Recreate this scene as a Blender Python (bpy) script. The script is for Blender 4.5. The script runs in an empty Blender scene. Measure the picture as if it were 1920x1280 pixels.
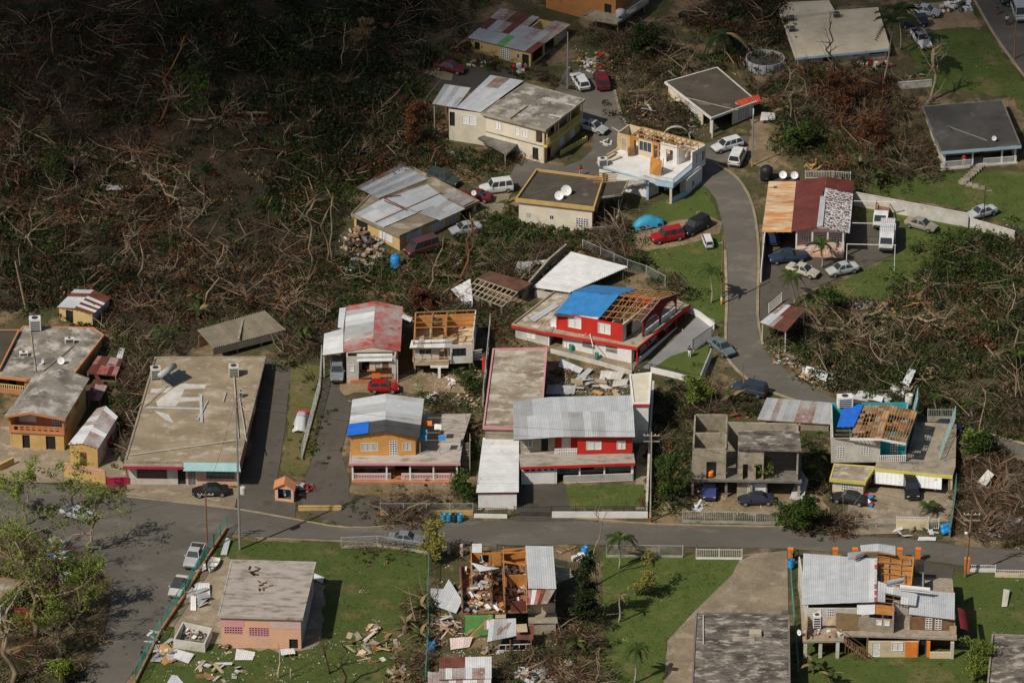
import bpy, math, random
import numpy as np
from mathutils import Vector as V, Matrix, Euler
from mathutils.geometry import delaunay_2d_cdt, tessellate_polygon

random.seed(7); np.random.seed(7)
SC = bpy.context.scene
COL = SC.collection
R = math.radians

# ---------------------------------------------------------------- camera
PITCH = R(28.0); FPX = 10000.0; DIST = 700.0
CAM = V((0, -DIST*math.cos(PITCH), DIST*math.sin(PITCH)))
cd = bpy.data.cameras.new('camera'); co = bpy.data.objects.new('camera', cd); COL.objects.link(co)
co.location = CAM; co.rotation_euler = (math.pi/2-PITCH, 0, 0)
cd.sensor_width = 36; cd.lens = FPX*36/1920; cd.clip_start = 1; cd.clip_end = 6000
SC.camera = co

# ---------------------------------------------------------------- sky, sun, exposure
SUN_EL = R(46); SUN_DIR = V((-0.77, -0.64, 0)).normalized()*math.cos(SUN_EL) + V((0, 0, math.sin(SUN_EL)))
w = bpy.data.worlds.new('World'); SC.world = w; w.use_nodes = True
nt = w.node_tree; bg = nt.nodes['Background']
sky = nt.nodes.new('ShaderNodeTexSky'); sky.sky_type = 'NISHITA'; sky.sun_disc = False
sky.sun_elevation = SUN_EL; sky.sun_rotation = math.atan2(SUN_DIR.x, SUN_DIR.y)
sky.dust_density = 2; sky.ozone_density = .4
nt.links.new(sky.outputs[0], bg.inputs[0]); bg.inputs[1].default_value = 0.05
sl = bpy.data.lights.new('sun', 'SUN'); so = bpy.data.objects.new('sun', sl); COL.objects.link(so)
sl.energy = 3.6; sl.angle = R(0.9); sl.color = (1, .93, .83)
so.rotation_euler = SUN_DIR.to_track_quat('Z', 'Y').to_euler(); so.location = (-60, -40, 120)
SC.view_settings.view_transform = 'Standard'; SC.view_settings.look = 'None'
SC.view_settings.exposure = 0.18; SC.view_settings.gamma = 1
SC.render.engine = 'CYCLES'

# ---------------------------------------------------------------- picture <-> place
def sst(a): a = min(1, max(0, a)); return a*a*(3-2*a)
def hz(x, y):
    if y > 220: y = 220
    if y < -150: y = -150
    t = y+50
    if t < 0: b = .03*t
    elif t < 50: b = .03*t+.0006*t*t
    else: b = 3+.09*y
    fy = y-22
    if fy > 0: b += .2*sst((-x-8)/35)*fy*fy/(fy+18)
    return b
CP, SP = math.cos(PITCH), math.sin(PITCH)
def ray(px):
    a = (px[0]-960)/FPX; b = (640-px[1])/FPX
    return V((a, CP+b*SP, -SP+b*CP))
def H(px, z):
    d = ray(px); t = (z-CAM.z)/d.z
    return CAM+d*t
def G(px, dz=0):
    z = 0
    for _ in range(60):
        p = H(px, z); z = hz(p.x, p.y)
    p.z += dz
    return p
def Yat(px, y):
    d = ray(px); return CAM+d*((y-CAM.y)/d.y)
def zat(base, vtop):
    g = G(base); return Yat((base[0], vtop), g.y).z
def TL(x0, y0, s): return lambda x, y: (x0+x*s, y0+y*s)
S3 = 640/1905
t00, t01, t02 = TL(0, 0, S3), TL(640, 0, S3), TL(1280, 0, S3)
t10, t11, t12 = TL(0, 430, S3), TL(640, 430, S3), TL(1280, 430, S3)
t20, t21, t22 = TL(0, 850, S3), TL(640, 850, S3), TL(1280, 850, S3)
zD, zL, zN = TL(1110, 220, .1406), TL(950, 460, .211), TL(590, 560, .1797)
zJ, zS, zU = TL(1400, 320, .1719), TL(1530, 740, .2109), TL(1480, 1010, .1953)
zX, zW = TL(790, 1010, .2109), TL(0, 880, .3125)
pp = lambda x, y: (x, y)
def Q(t, *xy): return [t(*c) for c in xy]

# ---------------------------------------------------------------- materials
MATS = {}
def mk(name, c, c2=None, s=1.0, c3=None, s3=.3, w3=.55, rough=.9, metal=0, bump=0, st=(1, 1, 1), rnd=.14, bs=None, sharp=.12, w2=.5, spec=.3, fv=.15):
    m = bpy.data.materials.new(name); m.use_nodes = True; n = m.node_tree.nodes; L = m.node_tree.links
    b = n['Principled BSDF']; b.inputs['Roughness'].default_value = rough; b.inputs['Metallic'].default_value = metal
    b.inputs['Specular IOR Level'].default_value = spec
    tc = n.new('ShaderNodeTexCoord'); mp = n.new('ShaderNodeMapping'); mp.inputs['Scale'].default_value = st
    L.new(tc.outputs['Object'], mp.inputs[0])
    def col4(x): return (x[0], x[1], x[2], 1)
    cur = n.new('ShaderNodeRGB'); cur.outputs[0].default_value = col4(c); cur = cur.outputs[0]
    def noise(sc, w, sh, det=6):
        t = n.new('ShaderNodeTexNoise'); t.inputs['Scale'].default_value = sc; t.inputs['Detail'].default_value = det
        t.inputs['Roughness'].default_value = .65
        L.new(mp.outputs[0], t.inputs['Vector'])
        r = n.new('ShaderNodeMapRange'); r.inputs[1].default_value = w-sh; r.inputs[2].default_value = w+sh
        L.new(t.outputs['Fac'], r.inputs[0]); return r.outputs[0], t.outputs['Fac']
    def mix(a, bcol, f):
        x = n.new('ShaderNodeMix'); x.data_type = 'RGBA'; L.new(f, x.inputs[0]); L.new(a, x.inputs[6]); x.inputs[7].default_value = col4(bcol)
        return x.outputs[2]
    if c2: cur = mix(cur, c2, noise(s, w2, sharp)[0])
    if c3: cur = mix(cur, c3, noise(s3, w3, .06)[0])
    oi = n.new('ShaderNodeObjectInfo'); hs = n.new('ShaderNodeHueSaturation')
    mr = n.new('ShaderNodeMapRange'); mr.inputs[3].default_value = 1-rnd; mr.inputs[4].default_value = 1+rnd
    fine = noise(bs or 6, .5, .35, 3)
    L.new(oi.outputs['Random'], mr.inputs[0])
    mm = n.new('ShaderNodeMath'); mm.operation = 'MULTIPLY'
    m2 = n.new('ShaderNodeMapRange'); m2.inputs[3].default_value = 1-fv; m2.inputs[4].default_value = 1+fv*.9
    L.new(fine[0], m2.inputs[0]); L.new(mr.outputs[0], mm.inputs[0]); L.new(m2.outputs[0], mm.inputs[1])
    L.new(mm.outputs[0], hs.inputs['Value']); L.new(cur, hs.inputs['Color']); L.new(hs.outputs[0], b.inputs['Base Color'])
    if bump:
        bp = n.new('ShaderNodeBump'); bp.inputs['Strength'].default_value = bump; bp.inputs['Distance'].default_value = .1
        L.new(fine[1], bp.inputs['Height']); L.new(bp.outputs[0], b.inputs['Normal'])
    MATS[name] = m; return m
def leafmat(name, c, c2, sc=.5, rough=.6, trans=.25):
    m = mk(name, c, c2, sc, rough=rough, rnd=.2, bs=2.5, sharp=.2)
    n = m.node_tree.nodes; L = m.node_tree.links; b = n['Principled BSDF']; o = n['Material Output']
    t = n.new('ShaderNodeBsdfTranslucent'); x = n.new('ShaderNodeMixShader'); x.inputs[0].default_value = trans
    L.new(b.inputs['Base Color'].links[0].from_socket, t.inputs[0]); L.new(b.outputs[0], x.inputs[1]); L.new(t.outputs[0], x.inputs[2]); L.new(x.outputs[0], o.inputs[0])
    return m
def paint(name, c, rough=.35, spec=.5):
    if name in MATS: return MATS[name]
    return mk(name, c, tuple(k*.8 for k in c), .6, rough=rough, rnd=.04, bs=1.5, spec=spec)

mk('ground', (.085, .063, .033), (.042, .05, .013), .3, (.2, .14, .08), .22, .56, bump=.8, bs=3.5, fv=.35)
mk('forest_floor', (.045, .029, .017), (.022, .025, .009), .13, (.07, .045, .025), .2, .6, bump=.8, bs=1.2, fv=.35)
mk('lawn', (.075, .098, .02), (.052, .078, .013), .3, (.125, .11, .04), .2, .6, bump=.6, bs=4, sharp=.18, fv=.35)
mk('rough_grass', (.095, .1, .024), (.15, .12, .05), .2, (.19, .14, .075), .15, .6, bump=.5, bs=2.5, fv=.35)
mk('dirt', (.25, .19, .115), (.17, .12, .07), .3, (.12, .11, .04), .2, .6, bump=.4, bs=2, fv=.35)
mk('asphalt', (.125, .111, .092), (.095, .085, .07), .14, (.155, .138, .115), .3, .6, bump=.2, bs=4, rough=.85, st=(.5, 1, 1))
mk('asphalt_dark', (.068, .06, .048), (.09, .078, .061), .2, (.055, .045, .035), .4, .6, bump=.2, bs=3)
mk('concrete_pad', (.29, .235, .16), (.2, .16, .11), .3, (.35, .29, .21), .5, .6, bump=.15, bs=3, fv=.26)
mk('grey_pad', (.24, .24, .235), (.19, .19, .185), .3, bump=.1)
mk('kerb', (.32, .26, .17), (.22, .18, .12), .6, bump=.2)
mk('concrete', (.37, .325, .245), (.26, .22, .16), .5, (.13, .12, .1), .8, .6, bump=.2, fv=.26)
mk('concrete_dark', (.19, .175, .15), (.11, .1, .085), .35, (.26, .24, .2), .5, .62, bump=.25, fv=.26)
mk('roof_tan', (.33, .265, .175), (.23, .18, .115), .25, (.43, .37, .28), .35, .58, bump=.2, st=(1, 1.3, 1), fv=.26)
mk('roof_grey', (.25, .225, .185), (.115, .1, .08), .3, (.42, .39, .34), .45, .56, bump=.2, fv=.26)
mk('roof_black', (.045, .042, .037), (.075, .07, .062), .2, (.13, .125, .115), .25, .66, bump=.2, fv=.26)
mk('roof_brown', (.085, .07, .05), (.06, .05, .037), .3, (.16, .14, .11), .35, .64, bump=.15, fv=.26)
mk('roof_cream', (.62, .54, .4), (.52, .43, .3), .35, (.28, .16, .08), .35, .7, bump=.1, fv=.26)
mk('roof_pale', (.42, .375, .325), (.31, .27, .23), .5, (.2, .16, .12), .5, .6, bump=.2, st=(1, 2.5, 1), fv=.26)
mk('roof_stain', (.17, .148, .12), (.05, .043, .036), .4, (.34, .3, .25), .6, .57, bump=.3, st=(1, 1.8, 1), fv=.26)
mk('roof_wash', (.36, .31, .235), (.2, .15, .1), .3, (.47, .43, .36), .5, .55, bump=.15, st=(1, 1.6, 1), fv=.26)
mk('zinc', (.5, .515, .52), (.44, .455, .46), .6, (.56, .57, .57), .8, .62, rough=.5, metal=.05, rnd=.06, bs=3, fv=.05)
mk('zinc_dull', (.4, .405, .4), (.33, .335, .33), .5, (.3, .22, .16), .5, .68, rough=.6, metal=.05, rnd=.1, bs=3, fv=.05)
mk('zinc_white', (.62, .62, .61), (.52, .53, .53), .6, (.36, .25, .17), .7, .7, rough=.5, rnd=.06, fv=.05)
mk('zinc_rust', (.37, .36, .34), (.22, .1, .06), .45, (.42, .42, .41), .9, .6, rough=.65, rnd=.12)
mk('rust', (.17, .055, .035), (.11, .035, .024), .7, (.24, .15, .1), 1.2, .66, rough=.8, rnd=.15)
mk('rust_brown', (.085, .04, .026), (.13, .065, .04), .6, rough=.85, rnd=.12)
mk('rust_red', (.36, .07, .055), (.33, .27, .25), .35, (.2, .045, .035), .8, .6, rough=.6, rnd=.1)
mk('maroon_sheet', (.14, .035, .026), (.1, .026, .02), .5, (.2, .06, .04), .3, .68, rough=.55, rnd=.06)
mk('orange_rust', (.55, .45, .31), (.45, .19, .055), 1.2, (.36, .11, .03), .8, .66, rough=.7, st=(.25, 1, 1))
mk('white_patch', (.6, .6, .58), (.5, .5, .48), 1, rough=.6)
mk('grey_brown_sheet', (.22, .19, .14), (.17, .145, .105), .6, rough=.7, rnd=.07)
mk('wood', (.44, .25, .1), (.33, .17, .065), 1.1, (.24, .13, .06), .8, .65, rnd=.25)
mk('wood_orange', (.5, .235, .06), (.4, .17, .045), 1, rnd=.18)
mk('wood_brown', (.23, .13, .07), (.15, .08, .045), 1, rnd=.25)
mk('wood_grey', (.34, .29, .225), (.24, .2, .15), 1.2, rnd=.2)
mk('wood_pale', (.5, .4, .27), (.4, .3, .19), 1, rnd=.2)
mk('white', (.72, .71, .68), (.62, .6, .56), .6, rnd=.05)
mk('white_dirty', (.56, .54, .49), (.43, .4, .35), .5, (.3, .27, .22), .7, .66, rnd=.08)
mk('cream', (.62, .52, .35), (.54, .44, .28), .5, (.4, .33, .22), .5, .65, rnd=.06)
mk('cream_pale', (.64, .58, .46), (.55, .49, .38), .5, rnd=.06)
mk('yellow', (.58, .42, .19), (.5, .35, .15), .5, (.42, .29, .13), .6, .66, rnd=.06)
mk('yellow_deep', (.54, .36, .13), (.46, .3, .11), .5, (.36, .26, .13), .6, .66, rnd=.06)
mk('olive_yellow', (.55, .5, .14), (.48, .42, .12), .5, rnd=.06)
mk('orange', (.62, .32, .09), (.54, .27, .08), .5, rnd=.06)
mk('orange_bright', (.75, .22, .03), (.6, .17, .03), .5, rnd=.06)
mk('terracotta', (.5, .22, .1), (.42, .17, .08), .5, rnd=.08)
mk('orange_brown', (.42, .19, .06), (.34, .145, .05), .4, rnd=.06)
mk('salmon', (.62, .36, .23), (.56, .33, .22), .5, (.5, .38, .3), .5, .62, rnd=.05)
mk('pink', (.6, .24, .27), (.55, .3, .3), .6, rnd=.05)
mk('pink_pale', (.55, .4, .36), (.5, .36, .32), .6, rnd=.05)
mk('magenta', (.42, .03, .075), (.34, .025, .06), .6, rnd=.05)
mk('red', (.5, .028, .018), (.42, .023, .016), .5, rnd=.04)
mk('red_dark', (.19, .016, .022), (.15, .013, .018), .5, rnd=.05)
mk('light_blue', (.36, .52, .62), (.3, .45, .55), .6, rnd=.05)
mk('teal', (.03, .36, .38), (.025, .3, .32), .6, rnd=.05)
mk('aqua_pale', (.3, .47, .47), (.25, .4, .4), .6, rnd=.05)
mk('green_wall', (.14, .36, .09), (.1, .28, .07), .6, rnd=.05)
mk('tarp_blue', (.045, .22, .5), (.035, .18, .43), .7, rough=.45, rnd=.03, bump=.3, bs=1.5)
mk('tarp_bright', (.02, .15, .62), (.018, .12, .52), .9, rough=.45, rnd=.03, bump=.3, bs=1.5)
mk('tarp_cyan', (.05, .33, .5), (.04, .27, .42), .9, rough=.5, bump=.3)
mk('black_sheet', (.05, .05, .05), (.065, .065, .063), .6, rough=.7)
mk('dark', (.018, .017, .016), rnd=.05)
mk('dark_metal', (.03, .03, .032), (.05, .045, .04), 1, rough=.6)
mk('steel', (.33, .33, .33), (.25, .25, .24), 1, rough=.5, metal=.4)
mk('glass', (.03, .036, .04), rough=.08, rnd=.2, spec=.6)
mk('glass_pale', (.25, .29, .31), rough=.12, rnd=.1, spec=.6)
mk('tyre', (.02, .02, .02), rough=.9)
mk('rim', (.33, .33, .34), rough=.4, metal=.5)
mk('lamp_red', (.35, .02, .02), rough=.2); mk('lamp_clear', (.6, .6, .58), rough=.15)
mk('plastic_blue', (.025, .25, .55), (.02, .2, .46), 1, rough=.4)
mk('plastic_teal', (.02, .2, .3), rough=.4); mk('plastic_black', (.02, .02, .022), rough=.5); mk('plastic_white', (.7, .7, .7), rough=.4)
mk('cloth_orange', (.75, .2, .04)); mk('cloth_pink', (.62, .5, .46)); mk('cloth_yellow', (.62, .5, .22)); mk('cloth_purple', (.16, .1, .4))
mk('fence_green', (.04, .2, .16), (.06, .24, .2), 1); mk('fence_steel', (.36, .38, .37), rough=.6)
mk('bark', (.115, .075, .045), (.065, .043, .027), 1.2, rnd=.25); mk('bark_pale', (.31, .235, .155), (.19, .14, .09), 1.2, rnd=.25)
mk('bark_dark', (.045, .027, .017), (.025, .016, .01), 1.2, rnd=.3); mk('bark_red', (.24, .1, .045), (.15, .07, .035), 1.2, rnd=.2)  # bark_dark holds the near-black shade of the upper wood in its colour
mk('palm_bark', (.33, .3, .24), (.24, .21, .17), 2, rnd=.1)
mk('tile_red', (.5, .07, .035), (.4, .055, .03), 1)
mk('skin', (.22, .12, .08)); mk('skin_light', (.42, .27, .19)); mk('hair', (.015, .012, .01))
mk('cloud_white', (.8, .8, .8))
leafmat('leaf_green', (.06, .095, .014), (.026, .052, .008), .35)
leafmat('leaf_dark', (.026, .042, .008), (.014, .026, .005), .35)  # deep shade of the growth put into this leaf colour
leafmat('leaf_fresh', (.2, .25, .035), (.12, .175, .025), .5)
leafmat('leaf_yellow', (.34, .3, .07), (.22, .22, .05), .5)
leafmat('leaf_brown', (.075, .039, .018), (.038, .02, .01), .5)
leafmat('leaf_rust', (.16, .062, .024), (.095, .038, .016), .5)
leafmat('leaf_straw', (.28, .2, .1), (.19, .13, .065), .5)
leafmat('grass_blade', (.09, .115, .024), (.07, .095, .018), .3, trans=.5)

# ---------------------------------------------------------------- mesh builder
ORG = {}
def link(o, parent=None, origin=None):
    COL.objects.link(o)
    if parent: o.parent = parent; ORG[o.name] = ORG[parent.name]
    else: ORG[o.name] = origin or V((0, 0, 0))
    return o
def tag(o, label=None, cat=None, group=None, kind=None):
    if label: o['label'] = label
    if cat: o['category'] = cat
    if group: o['group'] = group
    if kind: o['kind'] = kind
    return o
def empty(name, loc, label, cat, group=None, rz=0):
    o = bpy.data.objects.new(name, None); o.empty_display_size = .3
    link(o, None, V(loc)); o.location = loc; o.rotation_euler.z = rz
    return tag(o, label, cat, group)
class MB:
    def __init__(s): s.v = []; s.f = []
    def add(s, vs, fs):
        k = len(s.v); s.v += [tuple(p) for p in vs]; s.f += [tuple(i+k for i in f) for f in fs]
    def quad(s, a, b, c, d): s.add([a, b, c, d], [(0, 1, 2, 3)])
    def prism(s, poly, up):
        n = len(poly); poly = [V(p) for p in poly]; up = V(up)
        s.add(poly+[p+up for p in poly], [tuple(range(n-1, -1, -1)), tuple(range(n, 2*n))]+[(i, (i+1) % n, n+(i+1) % n, n+i) for i in range(n)])
    def box(s, c, x, y, z):
        c = V(c); x, y, z = V(x)/2, V(y)/2, V(z)/2
        s.prism([c-x-y-z, c+x-y-z, c+x+y-z, c-x+y-z], z*2)
    def bx(s, x0, x1, y0, y1, z0, z1): s.prism([(x0, y0, z0), (x1, y0, z0), (x1, y1, z0), (x0, y1, z0)], (0, 0, z1-z0))
    def beam(s, p, q, w=.08, h=.1):
        p, q = V(p), V(q); d = q-p
        if d.length < 1e-4: return
        a = d.cross(V((0, 0, 1)))
        if a.length < 1e-3: a = V((1, 0, 0))
        a.normalize(); b = a.cross(d).normalized()
        s.prism([p-a*w/2-b*h/2, p+a*w/2-b*h/2, p+a*w/2+b*h/2, p-a*w/2+b*h/2], d)
    def tube(s, pts, rs, n=5, cap=True):
        pts = [V(p) for p in pts]; k = len(s.v); m = len(pts)
        ref = V((.3, .2, 1)).normalized()
        for i, p in enumerate(pts):
            d = (pts[min(i+1, m-1)]-pts[max(i-1, 0)])
            if d.length < 1e-6: d = V((0, 0, 1))
            d.normalize(); a = d.cross(ref)
            if a.length < .05: a = d.cross(V((1, 0, .1)))
            a.normalize(); b = d.cross(a); r = rs[i] if hasattr(rs, '__len__') else rs
            for j in range(n):
                t = 2*math.pi*j/n; s.v.append(tuple(p+a*(r*math.cos(t))+b*(r*math.sin(t))))
        for i in range(m-1):
            for j in range(n):
                s.f.append((k+i*n+j, k+i*n+(j+1) % n, k+(i+1)*n+(j+1) % n, k+(i+1)*n+j))
        if cap:
            s.f.append(tuple(k+j for j in range(n-1, -1, -1))); s.f.append(tuple(k+(m-1)*n+j for j in range(n)))
    def cyl(s, c, r, h, n=14, r2=None):
        c = V(c); s.tube([c, c+V((0, 0, h))], [r, r if r2 is None else r2], n)
    def lathe(s, c, prof, n=14, axis=None):
        c = V(c); ax = V(axis or (0, 0, 1)).normalized(); a = ax.orthogonal().normalized(); b = ax.cross(a); k = len(s.v)
        for r, z in prof:
            for j in range(n):
                t = 2*math.pi*j/n; s.v.append(tuple(c+ax*z+a*(r*math.cos(t))+b*(r*math.sin(t))))
        for i in range(len(prof)-1):
            for j in range(n): s.f.append((k+i*n+j, k+i*n+(j+1) % n, k+(i+1)*n+(j+1) % n, k+(i+1)*n+j))
    def mesh(s, name, org=V((0, 0, 0))):
        me = bpy.data.meshes.new(name); o = tuple(org)
        me.from_pydata([(p[0]-o[0], p[1]-o[1], p[2]-o[2]) for p in s.v], [], s.f); return me
    def obj(s, name, mat, parent=None, org=None, smooth=False, label=None, cat=None, group=None, kind=None):
        og = ORG[parent.name] if parent else V(org or (0, 0, 0))
        me = s.mesh(name, og); me.materials.append(MATS[mat])
        if smooth: me.polygons.foreach_set('use_smooth', [True]*len(me.polygons))
        o = bpy.data.objects.new(name, me); link(o, parent, og)
        if not parent: o.location = og
        return tag(o, label, cat, group, kind)
def meshobj(name, verts, faces_n, mat, kind=None, label=None, cat=None):
    """numpy mesh: verts (N*k,3) in order, k verts per face"""
    k = faces_n; nv = len(verts); nf = nv//k
    me = bpy.data.meshes.new(name); me.vertices.add(nv); me.vertices.foreach_set('co', verts.astype(np.float32).ravel())
    me.loops.add(nv); me.loops.foreach_set('vertex_index', np.arange(nv, dtype=np.int32))
    me.polygons.add(nf); me.polygons.foreach_set('loop_start', np.arange(0, nv, k, dtype=np.int32))
    me.update(calc_edges=True); me.materials.append(MATS[mat])
    o = bpy.data.objects.new(name, me); link(o); return tag(o, label, cat, None, kind)
# ---------------------------------------------------------------- ground and roads
def hzn(x, y):
    y = np.clip(y, -150, 220); t = y+50
    b = np.where(t < 0, .03*t, np.where(t < 50, .03*t+.0006*t*t, 3+.09*y))
    fy = np.maximum(y-22, 0); a = np.clip((-x-8)/35, 0, 1); a = a*a*(3-2*a)
    return b+.2*a*fy*fy/(fy+18)
def axis(lo, hi, far):
    a = list(np.arange(lo, hi+.1, 2.0)); s = 4; l, r = [], []; p = lo; q = hi
    while p > -far: p -= s; q += s; l.append(p); r.append(q); s *= 1.5
    return l[::-1]+a+r
gx, gy = axis(-96, 96, 2500), axis(-120, 160, 2500)
mb = MB(); nx = len(gx)
mb.v = [(x, y, hz(x, y)) for y in gy for x in gx]
mb.f = [(j*nx+i, j*nx+i+1, (j+1)*nx+i+1, (j+1)*nx+i) for j in range(len(gy)-1) for i in range(nx-1)]
mb.obj('ground', 'ground', kind='structure', smooth=True)

def inpoly(x, y, poly):
    c = False; n = len(poly); j = n-1
    for i in range(n):
        xi, yi = poly[i][0], poly[i][1]; xj, yj = poly[j][0], poly[j][1]
        if (yi > y) != (yj > y) and x < (xj-xi)*(y-yi)/(yj-yi)+xi: c = not c
        j = i
    return c
def smooth_line(px, k=3):
    out = []
    n = len(px)
    for i in range(n-1):
        p0, p1, p2, p3 = px[max(i-1, 0)], px[i], px[i+1], px[min(i+2, n-1)]
        for j in range(k):
            t = j/k
            out.append(tuple(.5*((2*p1[a])+(-p0[a]+p2[a])*t+(2*p0[a]-5*p1[a]+4*p2[a]-p3[a])*t*t+(-p0[a]+3*p1[a]-3*p2[a]+p3[a])*t**3) for a in (0, 1)))
    return out+[px[-1]]
LAYER = [0]
PADS = []
def drape(name, px, mat, off, kind='structure', jag=0):
    if mat[:4] in ('asph', 'conc', 'grey'): PADS.append(px)
    pts = [G(p) for p in px]; ring = []
    rnd = random.Random(len(px)*13+int(px[0][0]))
    for i, a in enumerate(pts):
        b = pts[(i+1) % len(pts)]; n = max(1, int((b-a).length/(1.0 if jag else 2.0)))
        for k in range(n):
            p = a.lerp(b, k/n); ring.append(V((p.x+rnd.uniform(-jag, jag), p.y+rnd.uniform(-jag, jag)*1.6)))
    xs = [p.x for p in ring]; ys = [p.y for p in ring]; extra = []
    x = math.ceil(min(xs)/2)*2
    while x < max(xs):
        y = math.ceil(min(ys)/2)*2
        while y < max(ys):
            if inpoly(x, y, ring): extra.append(V((x, y)))
            y += 2
        x += 2
    n = len(ring)
    vs, es, fs, *_ = delaunay_2d_cdt(ring+extra, [], [list(range(n))], 1, 1e-4)
    mb = MB(); mb.v = [(p.x, p.y, hz(p.x, p.y)+off) for p in vs]
    for f in fs:
        a, b, c = [vs[i] for i in f[:3]]
        mb.f.append(tuple(f) if (b-a).cross(c-a) > 0 else tuple(f[::-1]))
    return mb.obj(name, mat, kind=kind, smooth=True)
def kerb(px, w=.22, h=.14, mat='kerb', name='kerb', side=1):
    pts = [G(p) for p in smooth_line(px)]; mb = MB(); sec = []
    for i, p in enumerate(pts):
        d = pts[min(i+1, len(pts)-1)]-pts[max(i-1, 0)]; d.z = 0; d.normalize(); nrm = V((-d.y, d.x, 0))*side
        a, b = p, p+nrm*w; z = p.z
        sec.append([V((a.x, a.y, z-.3)), V((a.x, a.y, z+h)), V((b.x, b.y, z+h)), V((b.x, b.y, z-.3))])
    for i in range(len(sec)-1):
        for j in range(3): mb.quad(sec[i][j], sec[i+1][j], sec[i+1][j+1], sec[i][j+1])
    return mb.obj(name, mat, kind='structure')

forest = [(-220, -200), (690, -200), (760, 110), (800, 200), (805, 290), (665, 350), (625, 480), (640, 570), (600, 640), (545, 640), (370, 630), (350, 668), (230, 640), (212, 556), (100, 572), (-220, 600)]
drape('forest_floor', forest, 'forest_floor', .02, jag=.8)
# lower street with junction
low_top = [(-300, 880), (-40, 905), (60, 905), (150, 915), (238, 932), (440, 955), (555, 975), (650, 990), (760, 985), (890, 976), (1060, 975), (1230, 985), (1470, 990), (1600, 1005), (1700, 1010), (1800, 1022), (1950, 1036), (2250, 1075)]
low_bot = [(2250, 1112), (1950, 1072), (1800, 1060), (1700, 1045), (1470, 1028), (1200, 1024), (1060, 1020), (900, 1024), (760, 1020), (640, 1012), (540, 1008), (480, 1006), (425, 1000)]
side_r = [(425, 1000), (405, 1022), (372, 1075), (318, 1160), (262, 1240), (215, 1310), (110, 1470)]
side_l = [(0, 1470), (120, 1310), (155, 1265), (195, 1195), (208, 1140), (205, 1085), (185, 1050), (90, 1010), (-40, 985), (-300, 960)]
drape('street', low_top+low_bot[:-1]+side_r+side_l, 'asphalt', .05)
up_l = [(1040, 172), (1085, 215), (1112, 250), (1108, 285), (1060, 312), (985, 300), (960, 322), (962, 350), (1040, 345), (1140, 322), (1240, 320), (1325, 352), (1350, 400), (1362, 470), (1365, 560), (1363, 640), (1372, 680), (1420, 722), (1470, 742), (1560, 772), (1700, 808), (1800, 830), (1950, 868), (2200, 945)]
up_r = [(2200, 918), (1950, 842), (1800, 800), (1720, 778), (1640, 765), (1570, 750), (1500, 712), (1455, 680), (1428, 648), (1418, 590), (1420, 470), (1408, 385), (1380, 335), (1340, 308), (1440, 290), (1400, 255), (1330, 268), (1250, 285), (1195, 262), (1165, 222), (1150, 170), (1130, 140), (1060, 130)]
drape('hillside_road', smooth_line(up_l, 2)+smooth_line(up_r, 2), 'asphalt', .045)
drape('ridge_road', [(1818, -20), (1860, 55), (1905, 120), (1960, 190), (1960, 60), (1900, -20)], 'asphalt', .05)
drape('parking_pad', [(800, 150), (870, 130), (960, 130), (985, 165), (950, 180), (840, 170)], 'asphalt_dark', .05)
drape('parking_slab', [(752, 118), (770, 107), (850, 140), (846, 152), (830, 150), (770, 128)], 'concrete_pad', .07)
for ln, sd in ((up_l[13:], -1), ([(1950, 842), (1800, 800), (1720, 778), (1640, 765)], -1), ([(1428, 648), (1418, 590), (1420, 470), (1408, 385), (1380, 335), (1340, 308)], -1)):
    kerb(ln, w=.35, side=sd)
kerb([(1195, 262), (1165, 222), (1150, 170)], w=.35, side=-1)
kerb(low_top[4:9], w=.2, side=1); kerb([(1075, 972), (1230, 984), (1470, 989)], w=.3, side=1)
kerb([(900, 1026), (760, 1022), (640, 1014), (480, 1008)], w=.2, side=1)
kerb([(1818, -20), (1860, 55), (1905, 120), (1960, 190)], w=.35, side=-1)
# forecourts, drives, lawns
drape('forecourt', [(236, 928), (440, 953), (448, 915), (240, 895)], 'concrete_pad', .07)
drape('driveway', [(500, 670), (545, 690), (535, 800), (520, 900), (556, 925), (553, 973), (446, 955), (450, 900), (470, 850)], 'asphalt_dark', .06)
drape('driveway', [(607, 700), (640, 735), (660, 760), (640, 850), (655, 900), (655, 930), (712, 930), (712, 985), (655, 988), (575, 960), (560, 930), (590, 850)], 'asphalt_dark', .062)
drape('driveway', [(760, 735), (640, 740), (640, 720), (760, 700), (900, 700), (905, 735)], 'dirt', .055, jag=.3)
drape('verge', [(545, 680), (607, 690), (590, 840), (572, 890), (525, 885), (540, 800)], 'rough_grass', .05, jag=.3)
drape('lawn', [(470, 1012), (800, 1030), (800, 1290), (250, 1290), (300, 1180), (385, 1060), (430, 1005)], 'lawn', .03, jag=.2)
drape('yard_slab_and_shade', [(425, 1040), (390, 1060), (320, 1170), (330, 1200), (545, 1225), (600, 1210), (610, 1100), (430, 1045)], 'concrete_pad', .05, jag=.3)
drape('lawn', [(1130, 1035), (1390, 1045), (1370, 1080), (1300, 1150), (1250, 1200), (1245, 1290), (1130, 1290)], 'lawn', .03)
drape('driveway', [(1392, 1040), (1476, 1032), (1478, 1150), (1305, 1152), (1296, 1290), (1243, 1290), (1252, 1200), (1300, 1148), (1372, 1078)], 'concrete_pad', .05)
drape('lawn', [(1490, 1050), (1505, 1240), (1490, 1290), (1800, 1290), (1960, 1270), (1960, 1080), (1800, 1075), (1760, 1090), (1620, 1060)], 'lawn', .03)
drape('yard_slab_and_shade', [(1730, 1055), (1790, 1062), (1780, 1110), (1725, 1110)], 'asphalt_dark', .05)  # dark sheet painting the cast shadow right of the silver-roofed house
drape('lawn', [(1060, 910), (1208, 908), (1212, 950), (1070, 955)], 'lawn', .06)
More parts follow.
